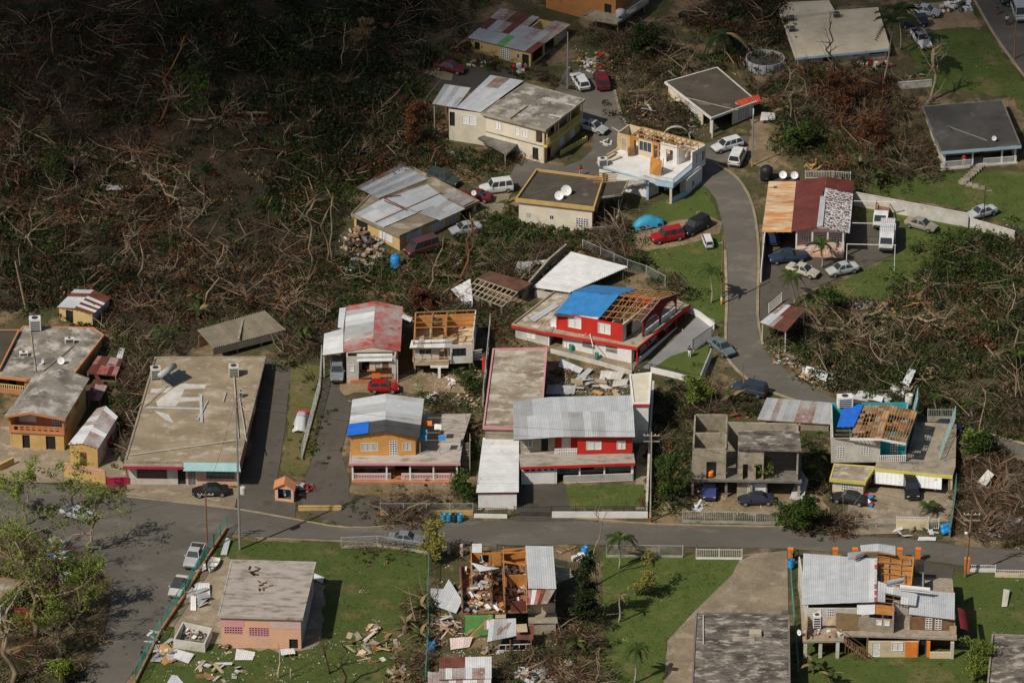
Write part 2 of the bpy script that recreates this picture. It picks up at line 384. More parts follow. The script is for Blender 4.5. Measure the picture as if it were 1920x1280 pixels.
drape('driveway', [(970, 905), (1062, 908), (1072, 958), (1075, 978), (965, 978)], 'asphalt_dark', .05)
drape('dirt_yard', [(658, 905), (890, 905), (890, 945), (715, 945), (655, 925)], 'dirt', .04, jag=.3)
drape('lawn', [(1110, 455), (1180, 440), (1220, 385), (1320, 345), (1345, 400), (1358, 470), (1360, 600), (1330, 610), (1285, 560), (1200, 500)], 'lawn', .03, jag=.2)
drape('driveway', [(1120, 450), (1190, 430), (1330, 405), (1352, 420), (1345, 440), (1240, 468), (1130, 470)], 'dirt', .045, jag=.3)
drape('lawn', [(1500, 560), (1640, 500), (1690, 470), (1610, 400), (1610, 372), (1830, 400), (1905, 450), (1860, 470), (1740, 520), (1700, 600), (1560, 600)], 'lawn', .03, jag=.3)
drape('lawn', [(1640, 330), (1920, 320), (1960, 450), (1905, 425), (1810, 392), (1610, 360)], 'lawn', .03, jag=.3)
drape('lawn', [(1700, 90), (1780, 40), (1850, 60), (1930, 170), (1960, 200), (1960, 310), (1900, 180), (1740, 170)], 'lawn', .03, jag=.3)
drape('parking_pad', [(1700, 10), (1815, 0), (1840, 50), (1770, 55), (1700, 70)], 'dirt', .04, jag=.2)
drape('driveway', [(1425, 560), (1430, 420), (1690, 420), (1692, 470), (1590, 515), (1500, 550), (1480, 590), (1425, 600)], 'asphalt_dark', .06)
drape('dirt_bank', [(1480, 590), (1560, 570), (1700, 560), (1720, 600), (1640, 640), (1560, 640)], 'dirt', .05, jag=.4)
drape('dirt_yard', [(1260, 890), (1510, 890), (1560, 960), (1470, 965), (1230, 962)], 'dirt', .05, jag=.3)
drape('driveway', [(1630, 915), (1790, 905), (1800, 975), (1690, 985), (1690, 1000), (1590, 1003), (1590, 940)], 'concrete_pad', .06)
drape('dirt_yard', [(1410, 225), (1450, 225), (1480, 275), (1440, 320), (1400, 300)], 'dirt', .055, jag=.3)
drape('terrace_pad', [(1205, 690), (1260, 640), (1310, 590), (1340, 600), (1335, 640), (1255, 672), (1225, 695)], 'grey_pad', .06)
drape('garden_lawn', [(1225, 690), (1258, 668), (1330, 645), (1325, 690), (1310, 705), (1240, 700)], 'lawn', .07)
drape('front_yard', [(0, 800), (200, 800), (235, 880), (240, 905), (60, 905), (0, 900)], 'concrete_pad', .04)

# unseen puffs out of frame towards the sun, spread to shade the upper hill
def shade_cloud():
    mb = MB(); rd = random.Random(4); n = 0
    while n < 3000:
        x, y = rd.uniform(-150, 140), rd.uniform(10, 150); tau = min(3, 1.5*math.exp((y-79)/13))+min(4, 3*math.exp((y-58)/14))*sst((-x-2)/40)
        if rd.random()*7 > tau: continue
        n += 1; c = V((x, y, 12))+SUN_DIR*1400+V((0, 0, rd.uniform(-25, 25))); r = rd.uniform(2.2, 4.6)
        mb.lathe(c, [(r*math.sin(a)*rd.uniform(.85, 1.1), -r*.7*math.cos(a)) for a in [math.pi*i/5 for i in range(6)]], 7)
    return mb.obj('shade_cloud', 'cloud_white', smooth=True, kind='structure')
shade_cloud()
# ---------------------------------------------------------------- building kit
def inset(q, d):
    out = []; n = len(q)
    for i in range(n):
        p, a, b = q[i], q[i-1], q[(i+1) % n]
        u = V((a.x-p.x, a.y-p.y, 0)).normalized(); v = V((b.x-p.x, b.y-p.y, 0)).normalized()
        s = abs(u.x*v.y-u.y*v.x); s = max(s, .3)
        out.append(p+(u+v)*(d/s))
    return out
def bar_grid(mb, o, ux, uz, n, w, h, cols, rows, t=.05, d=.05, rim=.07):
    """frame with bars: o = lower-left corner"""
    def b(x0, x1, z0, z1): mb.box(o+ux*((x0+x1)/2)+uz*((z0+z1)/2)+n*(d/2), ux*(x1-x0), n*d, uz*(z1-z0))
    b(0, w, 0, rim); b(0, w, h-rim, h); b(0, rim, rim, h-rim); b(w-rim, w, rim, h-rim)
    for i in range(1, cols): x = w*i/cols; b(x-t/2, x+t/2, rim, h-rim)
    for i in range(1, rows):
        z = h*i/rows
        for k in range(cols):
            x0 = w*k/cols+(t/2 if k else rim); x1 = w*(k+1)/cols-(t/2 if k < cols-1 else rim)
            if x1 > x0: b(x0, x1, z-t/2, z+t/2)
def opening(par, o, ux, n, w, h, kind, cm='white'):
    uz = V((0, 0, 1)); k = kind[0]; fm = cm
    if k == 'x': return
    if k in 'wgbj':                      # frame + pane
        mb = MB()
        rows, cols = (max(2, round(h/.33)), max(2, round(w/.33))) if k == 'b' else ((1, max(2, round(w/.7))) if k == 'w' else ((2, max(4, round(w/.16))) if k == 'g' else (1, max(2, round(w/.7)))))
        bar_grid(mb, o-n*.04, ux, uz, n, w, h, cols, rows, t=.1 if k == 'b' else (.03 if k == 'g' else .05), d=.06)
        f = mb.obj('window', fm, par)
        m2 = MB(); m2.box(o+ux*w/2+uz*h/2-n*.09, ux*w, n*.02, uz*h); m2.obj('pane', 'glass', f)
        if k == 'j':
            m3 = MB(); s = max(5, int(h/.11))
            for i in range(s):
                z = h*(i+.5)/s; m3.box(o+ux*w/2+uz*z-n*.05, ux*(w-.1), (n*.07-uz*.05), (uz*.012+n*.008))
            m3.obj('louvre', 'white_dirty', f)
        return
    if k == 's':                         # closed metal shutter leaves
        mb = MB(); bar_grid(mb, o-n*.02, ux, uz, n, w, h, 2 if w > .8 else 1, 1, t=.05, d=.07)
        f = mb.obj('window', fm, par); c = 2 if w > .8 else 1
        for i in range(c):
            m2 = MB(); m2.box(o+ux*(w*(i+.5)/c)+uz*h/2-n*.03, ux*(w/c-.06), n*.03, uz*(h-.1))
            for z in range(1, int(h/.16)): m2.box(o+ux*(w*(i+.5)/c)+uz*(z*.16+.03)-n*.01, ux*(w/c-.14), n*.02, uz*.06)
            m2.obj('shutter', 'white' if cm == 'white' else cm, f)
        return
    if k == 'd':                         # door
        mb = MB(); bar_grid(mb, o-n*.05, ux, uz, n, w, h, 1, 1, d=.07, rim=.06); f = mb.obj('door', fm, par)
        m2 = MB(); m2.box(o+ux*w/2+uz*h/2-n*.07, ux*(w-.12), n*.05, uz*(h-.12))
        for i in (.28, .72): m2.box(o+ux*w/2+uz*h*i-n*.04, ux*(w*.55), n*.03, uz*h*.3)
        m2.obj('leaf', kind[1:] or 'white_dirty', f)
        m3 = MB(); m3.box(o+ux*w*.85+uz*h*.48-n*.02, ux*.06, n*.08, uz*.1); m3.obj('handle', 'steel', f)
        return
    if k == 'D':                         # dark opening: black panel painted in place of the shade inside
        m2 = MB(); m2.box(o+ux*w/2+uz*h/2-n*.2, ux*w, n*.03, uz*h); m2.obj('doorway_shade', 'dark', par); return
class Hs:
    def __init__(s, name, label, base, cat='house', group=None):
        s.g = G(base); s.z = s.g.z; s.o = empty(name, s.g, label, cat, group)
    def up(s, base, top): return zat(base, top[1])
    def slab(s, name, px, z, th, mat, lip=0, lipmat=None, lw=.18, par=None):
        pts = [H(p, z) if len(p) == 2 and not isinstance(p, V) else V((p.x, p.y, z)) for p in px]
        mb = MB(); mb.prism([p-V((0, 0, th)) for p in pts], (0, 0, th)); o = mb.obj(name, mat, par or s.o)
        if lip:
            inn = inset(pts, lw); out = inset(pts, -.02); m2 = MB(); n = len(pts); zz = V((0, 0, lip)); zd = V((0, 0, -th-.02))
            for i in range(n):
                j = (i+1) % n
                m2.quad(out[i]+zd, out[j]+zd, out[j]+zz, out[i]+zz); m2.quad(out[i]+zz, out[j]+zz, inn[j]+zz, inn[i]+zz)
                m2.quad(inn[i]+zz, inn[j]+zz, inn[j]+V((0, 0, .002)), inn[i]+V((0, 0, .002)))
            m2.obj('roof_edge', lipmat or mat, o)
        return pts
    def wall(s, A, B, zb, zt, ops, mat, th=.16, zt2=None, name='wall', cm='white', zref=None):
        d = V((B.x-A.x, B.y-A.y, 0)); L = d.length; ux = d/L; n = V((ux.y, -ux.x, 0)); zr = s.z if zref is None else zref
        O = V((A.x, A.y, 0)); ops = [(a*L, b*L, max(zr+c, zb), min(zr+e, min(zt, zt2 or zt)-.05), k) for a, b, c, e, k in ops]
        S = sorted({0, L} | {a for a, *_ in ops} | {b for _, b, *_ in ops}); Z = sorted({zb} | {o[2] for o in ops} | {o[3] for o in ops}); Z = [z for z in Z if z < zt-.01]+[zt]
        def solid(i, j):
            if i < 0 or j < 0 or i >= len(S)-1 or j >= len(Z)-1: return False
            x = (S[i]+S[i+1])/2; z = (Z[j]+Z[j+1])/2
            return not any(a < x < b and c < z < e for a, b, c, e, _ in ops)
        def pt(i, j, k):
            z = Z[j]
            if j == len(Z)-1 and zt2 is not None: z = zt+(zt2-zt)*S[i]/L
            p = O+ux*S[i]-n*(th if k else 0); p.z = z; return p
        mb = MB()
        for i in range(len(S)-1):
            for j in range(len(Z)-1):
                if not solid(i, j): continue
                mb.quad(pt(i, j, 0), pt(i+1, j, 0), pt(i+1, j+1, 0), pt(i, j+1, 0)); mb.quad(pt(i+1, j, 1), pt(i, j, 1), pt(i, j+1, 1), pt(i+1, j+1, 1))
                if not solid(i-1, j): mb.quad(pt(i, j, 1), pt(i, j, 0), pt(i, j+1, 0), pt(i, j+1, 1))
                if not solid(i+1, j): mb.quad(pt(i+1, j, 0), pt(i+1, j, 1), pt(i+1, j+1, 1), pt(i+1, j+1, 0))
                if not solid(i, j-1): mb.quad(pt(i, j, 1), pt(i+1, j, 1), pt(i+1, j, 0), pt(i, j, 0))
                if not solid(i, j+1): mb.quad(pt(i, j+1, 0), pt(i+1, j+1, 0), pt(i+1, j+1, 1), pt(i, j+1, 1))
        wo = mb.obj(name, mat, s.o)
        for a, b, c, e, k in ops:
            if e-c > .1: opening(s.o, O+ux*a+V((0, 0, c)), ux, n, b-a, e-c, k, cm)
        return wo
    def walls(s, q, zb, zt, mat, ops=([], [], [], []), which='frbl', th=.16, cm='white', mats=None, zref=None):
        for i, c in enumerate('frbl'):
            if c in which:
                a, b = q[i], q[(i+1) % 4]; d = (b-a); d.z = 0; d.normalize()
                sh = d*(.002 if c in 'fb' else th+.002)
                s.wall(a+sh, b-sh, zb, zt, ops[i], (mats or {}).get(c, mat), th, cm=cm, zref=zref)
    def box(s, name, c, sz, mat, rz=0, par=None, tilt=None):
        m = Euler((tilt[0], tilt[1], rz) if tilt else (0, 0, rz)).to_matrix(); mb = MB(); mb.box(c, m @ V((sz[0], 0, 0)), m @ V((0, sz[1], 0)), m @ V((0, 0, sz[2]))); return mb.obj(name, mat, par or s.o)
    def beam(s, name, p, q, mat='wood', w=.08, h=.12, par=None):
        mb = MB(); mb.beam(p, q, w, h); return mb.obj(name, mat, par or s.o)
    def rafters(s, q, n, mat='wood', name='rafter', w=.09, h=.14, par=None, jit=.0, skip=()):
        a, b, c, d = q
        for i in range(n):
            if i in skip: continue
            t = i/(n-1) if n > 1 else .5; j = random.uniform(-jit, jit)
            s.beam(name, a.lerp(b, t)+V((j, j, 0)), d.lerp(c, t)+V((-j, j, 0)), mat, w, h, par)
    def sheets(s, q, n, mats, rows=1, ribs=3, amp=.022, skip=(), deck='wood_brown', name='roof_sheet', par=None, jit=.015, pick=None, over=.0):
        a, b, c, d = [V(p) for p in q]; nr = (b-a).cross(d-a).normalized()
        if nr.z < 0: nr = -nr
        rt = par
        if rt is None:
            mb = MB()
            if deck:
                for k in range(5):
                    t = k/4*.96+.02; mb.beam(a.lerp(d, t)-nr*.1, b.lerp(c, t)-nr*.1, .06, .1)
                if not skip:
                    e = -nr*.03; mb.prism([a.lerp(c, .01)+e-nr*.03, b.lerp(d, .01)+e-nr*.03, c.lerp(a, .01)+e-nr*.03, d.lerp(b, .01)+e-nr*.03], nr*.02)
            else: mb.beam(a.lerp(d, .5)-nr*.1, b.lerp(c, .5)-nr*.1, .06, .1)
            rt = mb.obj('roof', deck or 'wood_brown', s.o)
        for i in range(n):
            for r in range(rows):
                if (i, r) in skip: continue
                mb = MB(); s0, s1 = i/n, (i+1)/n+.004; t0, t1 = r/rows, min(1, (r+1)/rows+.01)
                lift = nr*(.012*((i+r) % 2)+random.uniform(0, jit)+.02*r/rows); prof = []
                for k in range(ribs):
                    for u, zz in ((0, 0), (.58, 0), (.68, amp), (.88, amp)): prof.append(((k+u)/ribs, zz))
                prof.append((1, 0))
                def pt(u, t, z): return a.lerp(b, s0+(s1-s0)*u).lerp(d.lerp(c, s0+(s1-s0)*u), t)+lift+nr*z
                for k in range(len(prof)-1):
                    (u0, z0), (u1, z1) = prof[k], prof[k+1]
                    mb.quad(pt(u0, t0, z0), pt(u1, t0, z1), pt(u1, t1, z1), pt(u0, t1, z0))
                m = pick(i, r) if pick else random.choice(mats)
                mb.obj(name, m, rt)
        return rt
    def posts(s, pts, z0, z1, mat='white_dirty', w=.16, name='post'):
        for p in pts:
            mb = MB(); zb = z0 if z0 is not None else hz(p.x, p.y)-.1; mb.bx(p.x-w/2, p.x+w/2, p.y-w/2, p.y+w/2, zb, z1); mb.obj(name, mat, s.o)
    def rail(s, A, B, z, h=.9, mat='white', step=.16, t=.05, name='railing', zB=None):
        A = V((A.x, A.y, z)); B = V((B.x, B.y, z if zB is None else zB)); mb = MB(); L = (B-A).length; zz = V((0, 0, 1))
        mb.beam(A+zz*h, B+zz*h, .09, .07); o = mb.obj(name, mat, s.o)
        m2 = MB(); m2.beam(A+zz*.08, B+zz*.08, .06, .05)
        for i in range(int(L/step)+1):
            p = A.lerp(B, min(1, i*step/L)); m2.box(p+zz*(h/2), V((t, 0, 0)), V((0, t, 0)), V((0, 0, h-.06)))
        m2.obj('baluster', mat, o, kind='stuff')
    def gable(s, a, b, apex, mat, name='gable', th=.12):
        d = b-a; n = V((d.y, -d.x, 0)).normalized(); mb = MB(); mb.prism([a, b, apex], -n*th); mb.obj(name, mat, s.o)
    def tarp(s, q, mat, nx=10, ny=8, wr=.06, name='tarp', sag=0):
        tarp_obj(name, q, mat, s.o, nx, ny, wr, sag)
def tarp_obj(name, q, mat, par, nx=10, ny=8, wr=.06, sag=0, **kw):
    a, b, c, d = [V(p) for p in q]; mb = MB(); rd = random.Random(int(a.x*100)); nr = (b-a).cross(d-a).normalized(); nr = nr if nr.z > 0 else -nr
    for j in range(ny+1):
        for i in range(nx+1):
            u, v = i/nx, j/ny; e = rd.uniform(-.02, .02)
            p = a.lerp(b, u).lerp(d.lerp(c, u), min(1, max(0, v+e)))+nr*(rd.uniform(0, wr)-sag*math.sin(u*math.pi)*math.sin(v*math.pi)); mb.v.append(tuple(p))
    mb.f = [(j*(nx+1)+i, j*(nx+1)+i+1, (j+1)*(nx+1)+i+1, (j+1)*(nx+1)+i) for j in range(ny) for i in range(nx)]
    return mb.obj(name, mat, par, smooth=True, **kw)
def dish(par, p, r=.9, az=(.3, -1, .5), mat='plastic_white', h=.5):
    r *= .62
    p = V(p); ax = V(az).normalized(); mb = MB(); mb.tube([p, p+V((0, 0, h))], .05, 6); b = mb.obj('mast', 'steel', par)
    mb = MB(); c = p+V((0, 0, h))
    mb.lathe(c, [(0.02, 0), (r*.5, r*.07), (r*.8, r*.19), (r, r*.3)], 16, ax); mb.lathe(c, [(0.02, -.03), (r*.5, r*.07-.03), (r*.8, r*.19-.03), (r, r*.3)], 16, ax); d = mb.obj('reflector', mat, par, smooth=True)
    mb = MB(); mb.tube([c+ax*.02-V((0, 0, r*.5)), c+ax*r*.8], .03, 5); mb.obj('feed_arm', 'steel', par)
def satellite(px, z, label, r=.9, az=(.3, -1, .5)):
    p = H(px, z); o = empty('satellite_dish', p, label, 'satellite dish', 'satellite dishes on roofs'); dish(o, p, r, az); return o
def acbox(px, z, label, sz=(.9, .7, .9), rz=0, mat='white_dirty', name='rooftop_unit', cat='cooling unit', group='white boxes on flat roofs'):
    p = H(px, z); o = empty(name, p, label, cat, group); m = Euler((0, 0, rz)).to_matrix()
    mb = MB(); mb.box(p+V((0, 0, sz[2]/2+.08)), m @ V((sz[0], 0, 0)), m @ V((0, sz[1], 0)), V((0, 0, sz[2]))); mb.obj('casing', mat, o)
    mb = MB()
    for k in range(5): mb.box(p+m @ V((0, -sz[1]/2-.01, 0))+V((0, 0, .2+k*(sz[2]-.2)/5)), m @ V((sz[0]*.8, 0, 0)), m @ V((0, .03, 0)), V((0, 0, (sz[2]-.2)/9)))
    mb.obj('vent_grille', 'dark_metal', o)
    mb = MB(); mb.lathe(p+V((0, 0, sz[2]+.08)), [(sz[1]*.36, 0), (sz[1]*.36, .04), (sz[1]*.1, .05), (.01, .05)], 12); mb.obj('fan_cap', 'dark_metal', o); return o
def flat_house(name, label, roof, base, bi, wall, roofm, ops=([], [], [], []), th=.25, lip=.12, lipm=None, ins=.35, which='frbl', mats=None, cm='white', base_drop=1.2, cat='house', zadd=0):
    """roof: four picture points FL FR BR BL; base: picture point under corner bi"""
    h = Hs(name, label, base, cat); h.zr = zat(base, roof[bi][1])+zadd
    h.r = h.slab('roof', roof, h.zr, th, roofm, lip, lipm); h.q = inset(h.r, ins)
    h.walls(h.q, h.z-base_drop, h.zr-th+.01, wall, ops, which, mats=mats, cm=cm)
    return h
# ---------------------------------------------------------------- houses, upper part of the hill
# A: cream house with patched roof
t = t01
h = Hs('house', 'yellow house with patched rusty sheet roof and a dark hole in it', t(1065, 388))
zr = h.up(t(1065, 388), t(0, 298))
rq = [H(p, zr) for p in Q(t, (705, 212), (1062, 298), (1278, 138), (890, 46))]
qa = inset(rq, .35)
h.walls(qa, h.z-1.5, zr-.12, 'yellow', ([(.06, .15, .9, 2, 'D'), (.5, .66, .5, 2.1, 'b'), (.76, .82, 1, 1.8, 'w'), (.86, .97, -.2, 1.9, 'D')], [(.03, .34, .5, 2.3, 'x'), (.38, .66, .5, 2.3, 'x'), (.76, .9, .9, 2, 'b')], [], []))
cols = ['zinc_dull', 'zinc_rust', 'rust', 'zinc_dull', 'zinc_rust', 'rust', 'zinc_dull', 'zinc_rust', 'rust_brown']
random.seed(3)
h.sheets(rq, 9, cols, rows=3, skip={(5, 2), (6, 2)}, pick=lambda i, r: 'green_wall' if (i, r) == (4, 0) else ('zinc_dull' if r == 0 and i < 7 else random.choice(cols)))
h.slab('floor', qa, h.z+.05, .2, 'concrete_dark')
h.wall(qa[0].lerp(qa[1], .6), qa[3].lerp(qa[2], .6), h.z, zr-.15, [(.3, .4, 0, 2, 'x')], 'cream', name='partition')

# B: orange house at the top edge
h = Hs('house', 'orange two storey house cut off by the top edge of the picture', t01(1142, 50))
a, b = G(t01(1142, 45)), G(t01(1530, 150)); d = (b-a); d.z = 0; n = V((d.y, -d.x, 0)).normalized(); q4 = [a, b, b-n*8, a-n*8]
h.walls(q4, h.z-1.5, h.z+5.6, 'orange_brown', ([(.12, .22, 1.6, 2.8, 'D'), (.84, .94, 1.3, 2.8, 'D'), (.4, .52, 3.6, 4.8, 'j')], [(.3, .6, 3.4, 4.8, 'j')], [], []))
h.slab('roof', inset(q4, -.5), h.z+5.8, .2, 'roof_brown', .1)
pz = h.z+1.4
bq = h.slab('balcony', Q(t01, (1340, 95), (1540, 130), (1715, 10), (1560, -30)), pz, .25, 'concrete', .1)
h.posts([bq[0].lerp(bq[3], .1)+V((.3, .3, 0)), bq[1].lerp(bq[2], .06)+V((-.2, .3, 0)), bq[2]+V((-.6, -.4, 0))], h.z-2, pz-.25, 'concrete')
h.rail(bq[1], bq[2], pz, .9, 'white_dirty')
wt = empty('water_tank', H(t01(1558, 100), pz), 'round pale water tank on the balcony of the orange house', 'water tank')
mb = MB(); mb.lathe(H(t01(1558, 100), pz), [(.02, 0), (.7, 0), (.72, .3), (.7, 1.1), (.5, 1.3), (.2, 1.35), (.02, 1.36)], 16); mb.obj('drum', 'zinc_dull', wt, smooth=True)
mb = MB(); mb.lathe(H(t01(1558, 100), pz+1.34), [(.25, 0), (.25, .1), (.02, .12)], 12); mb.obj('lid', 'plastic_black', wt)

# C: two storey yellow house, concrete and sheet roof
h = Hs('house', 'two storey yellow house, half stained concrete roof and half grey sheet roof', t01(1130, 930))
zr = h.up(t01(1130, 930), t01(0, 728)); f1 = h.z+(zr-h.z)*.5
rc = h.slab('roof', Q(t01, (780, 634), (1140, 728), (1362, 556), (1025, 465)), zr, .22, 'roof_grey', .06, 'concrete')
q = inset(rc, .5); hh = zr-h.z; u0 = hh*.5
h.wall(q[0], q[1], h.z-2, zr-.21, [(.16, .26, u0+.7, u0+2, 's'), (.5, .58, u0+.6, u0+1.9, 's'), (.62, .72, u0+.6, u0+1.7, 's'), (.86, .97, u0+.3, u0+2.2, 'x'), (.8, .9, .3, 2.2, 'D')], 'cream_pale')
h.wall(q[1], q[2], h.z-2, zr-.21, [(.03, .3, u0+.75, u0+2.5, 'x'), (.34, .64, u0+.75, u0+2.5, 'x'), (.68, .97, u0+.75, u0+2.5, 'x'), (.08, .2, 0, 2, 'D'), (.42, .54, .8, 2, 's'), (.72, .84, .8, 2, 's')], 'yellow')
h.wall(q[2], q[3], h.z-2, zr-.21, [], 'yellow')
h.wall(q[0].lerp(q[1], .86), q[3].lerp(q[2], .86), f1, zr-.21, [(.4, .5, u0, u0+2, 'D')], 'cream', name='partition')
h.slab('floor', q, f1, .2, 'concrete')
o2 = [a.lerp(b, 1.04) for a, b in ((q[0], q[1]), (q[3], q[2]))]
h.slab('balcony', [q[1], o2[0], o2[1], q[2]], f1+.15, .3, 'olive_yellow'); h.rail(o2[0], o2[1], f1+.15, .9, 'olive_yellow')
h.posts([o2[0].lerp(o2[1], k) for k in (0.01, .33, .66, .99)], f1, zr-.2, 'cream')
rs = [H(p, zr-.05) for p in Q(t01, (506, 580), (640, 603), (722, 492), (577, 470))]
rs2 = [H(p, zr-.02) for p in Q(t01, (641, 603), (777, 628), (1017, 452), (832, 420))]
h.sheets(rs, 5, ['zinc', 'zinc', 'zinc_dull'], rows=2); h.sheets(rs2, 5, ['zinc', 'zinc', 'zinc', 'zinc_rust'], rows=3)
wq = [H(t01(600, 603), zr), q[0], rs2[2], rs[3]]
h.wall(wq[0], q[0], f1-3.5, zr-.2, [(.35, .75, u0+.6, u0+2, 's'), (.02, .16, u0, u0+2.2, 'D')], 'cream_pale')
h.wall(rs[3], wq[0], f1-3.5, zr-.2, [], 'wood_brown'); h.wall(rs2[2], rs2[3], f1-3.5, zr-.2, [], 'wood_grey')
h.posts([rs[0]+V((.3, .4, 0))], f1-3, zr-.2, 'wood_grey')
ca = h.slab('canopy', Q(t01, (762, 770), (922, 862), (990, 800), (832, 748)), h.up(t01(918, 935), t01(0, 862)), .2, 'concrete_dark', .05)
h.posts([ca[1]+V((-.2, .25, 0)), ca[2]+V((-.3, 0, 0))], None, ca[0].z-.2, 'concrete')
mb = MB(); b0 = H(t01(975, 640), zr); h.beam('loose_board', H(t01(935, 660), zr+.12), H(t01(1030, 590), zr+.12), 'concrete', .5, .2)
for p in ((1160, 640, 1230, 655), (1250, 578, 1310, 592)): h.beam('loose_board', H(t01(p[0], p[1]), zr+.1), H(t01(p[2], p[3]), zr+.1), 'white_dirty', .3, .08)
# scalloped yellow garden wall
a, b = G(t01(1222, 868)), G(t01(1372, 785)); gw = empty('garden_wall', a, 'low yellow garden wall with scalloped top beside the two storey house', 'wall')
mb = MB(); mb.beam(a+V((0, 0, .2)), b+V((0, 0, .2)), .15, .6); mb.obj('base', 'olive_yellow', gw)
for k in range(9):
    c = a.lerp(b, (k+.5)/9)+V((0, 0, .5)); r = (b-a).length/9*.5; dr = (b-a).normalized(); mb = MB(); n = V((dr.y, -dr.x, 0)).normalized()
    mb.prism([c+dr*(r*math.cos(x))+V((0, 0, r*math.sin(x)*1.1)) for x in [math.pi*i/8 for i in range(9)]], n*.14); mb.obj('scallop', 'olive_yellow', gw)

# D: roofless upper floor, white terrace, blue trim
t = zD
h = Hs('house', 'white and blue house with roofless upper floor and open white terrace', t(1060, 1165))
zf = h.up(t(1060, 1165), t(0, 905)); zt = zf+2.5
fl = h.slab('terrace', Q(t, (150, 660), (690, 812), (850, 868), (1080, 905), (1515, 600), (980, 430), (400, 300)), zf, .3, 'white')
up = [H(p, zt) for p in Q(t, (333, 207), (1338, 470), (1522, 366), (492, 90))]
U = [V((p.x, p.y, zf)) for p in up]
w_ = lambda a, b, ops, m, top=zt, **k: h.wall(a, b, zf+.002, top, ops, m, zref=zf, **k)
F = lambda s: U[0].lerp(U[1], s); Bk = lambda s: U[3].lerp(U[2], s)
w_(F(0), F(.17), [(.35, .75, 0, 2.05, 'dwood_grey')], 'yellow'); w_(F(.17), F(.29), [(.5, .98, 0, 2.1, 'x')], 'wood_orange')
w_(F(.29), F(.47), [(.03, .97, .75, 2.3, 'w')], 'cream'); w_(F(.47), F(.56), [(.2, .8, 0, 2.1, 'x')], 'wood_orange')
w_(U[3], U[0], [], 'cream_pale'); w_(U[2], U[3], [(.18, .3, .6, 1.9, 'b'), (.55, .7, .6, 1.9, 'b')], 'cream')
w_(U[1], U[2], [(.25, .5, .5, 2, 'b'), (.7, .92, .3, 1.9, 'w')], 'white')
for s, m in ((.17, 'wood_orange'), (.36, 'cream'), (.58, 'wood_orange'), (.8, 'white')): w_(Bk(s), F(s).lerp(Bk(s), .05), [(.3, .55, 0, 2, 'x')], m, name='partition', th=.1)
h.wall(F(.58), F(.8), zf+.002, zt+.3, [(.35, .75, 0, 2, 'x')], 'white', zref=zf)
h.wall(F(.8).lerp(Bk(.8), .45), U[1].lerp(U[2], .45), zf+.002, zt, [(.1, .5, 0, 2, 'x')], 'white', zref=zf)
for i in range(11):
    s = .2+.07*i; h.beam('rafter', F(s)+V((0, 0, 2.45)), Bk(s)+V((0, 0, 2.5)), 'wood' if i % 3 else 'wood_pale', .07, .12)
for v in (.0, .33, .66, 1): h.beam('top_plate', F(.17).lerp(Bk(.17), v)+V((0, 0, 2.58)), F(.98).lerp(Bk(.98), v)+V((0, 0, 2.6)), 'wood', .1, .1)
h.beam('rafter', H(t(265, 135), zt+.1), H(t(370, 190), zt+.1), 'wood_pale'); ap = F(.69)+V((0, 0, 3.1))
for k in range(6): h.beam('rafter', F(.58+.22*k/5).lerp(Bk(.58+.22*k/5), .35)+V((0, 0, 2.7)), F(.58+.22*k/5)+V((0, 0, 2.9)), 'wood_pale', .06, .1)
g1, g2 = F(.6)+V((-.6, -1.2, 0)), F(.73)+V((-.6, -1.4, 0))
a = [H(p, zf+.05) for p in Q(t, (765, 765), (918, 778))]; tp = [H(p, zf+2.2) for p in Q(t, (935, 578), (785, 525))]
mb = MB(); nn = (a[1]-a[0]).cross(tp[0]-a[0]).normalized(); mb.prism([a[0], a[1], tp[0], tp[1]], nn*.08); lp = mb.obj('leaning_panel', 'wood_orange', h.o)
uu = (a[1]-a[0]).normalized(); vv = (tp[1]-a[0]).normalized(); mb = MB(); bar_grid(mb, a[0]+uu*.75+vv*.7-nn*.02, uu, vv, -nn, .75, 1.15, 3, 5, t=.07); mb.obj('window', 'white', lp)
mb = MB(); mb.box(a[0]+uu*1.12+vv*1.28-nn*.005, uu*.74, nn*.01, vv*1.14); mb.obj('pane', 'glass', lp)
for x in (.3, 1.75): 
    mb = MB(); mb.box(a[0]+uu*x+vv*1.2-nn*.03, uu*.1, nn*.04, vv*2.3); mb.obj('batten', 'wood', lp)
zb = h.z-1
A = H(t(95, 668), zf); Bp = H(t(745, 830), zf); Cc = H(t(1062, 900), zf); E1 = H(t(1272, 800), zf); E2 = H(t(1470, 640), zf)
h.wall(A, Bp, zb, zf-.3, [(.06, .2, .4, 2.3, 'w'), (.36, .5, .5, 2, 's'), (.6, .7, .2, 2, 's')], 'white')
h.wall(Bp+V((.1, .2, 0)), Bp.lerp(E1, .55)+V((0, 2, 0)), zb, zf-.3, [(.5, .8, 0, 2, 'D')], 'white_dirty')
h.wall(E1, E2, zb, zf-.3, [(.3, .5, .8, 1.8, 'w')], 'white'); h.wall(Bp.lerp(E1, .55)+V((0, 2, 0)), E1, zb, zf-.3, [(.2, .6, 0, 2, 'D')], 'white_dirty')
h.wall(Cc+V((.1, .1, 0)), E1, zb, h.z+.9, [], 'light_blue', name='porch_wall'); h.slab('porch_floor', [Bp, Cc, E1, Bp+V((0, 4, 0))], h.z+.08, .3, 'concrete_pad')
h.posts([Cc+V((-.1, .2, 0))], None, zf-.3, 'cream_pale', .32); h.posts([H(t(742, 850), zf)+V((0, .1, 0))], None, zf-.3, 'light_blue', .32)
K = [H(p, zf) for p in Q(t, (850, 868), (1080, 905), (1335, 690))]
for a, b in ((K[0], K[1]), (K[1], K[2])):
    h.rail(a, b, zf, .95, 'light_blue', .17); h.beam('fascia', a-V((0, 0, .16)), b-V((0, 0, .16)), 'light_blue', .14, .5)
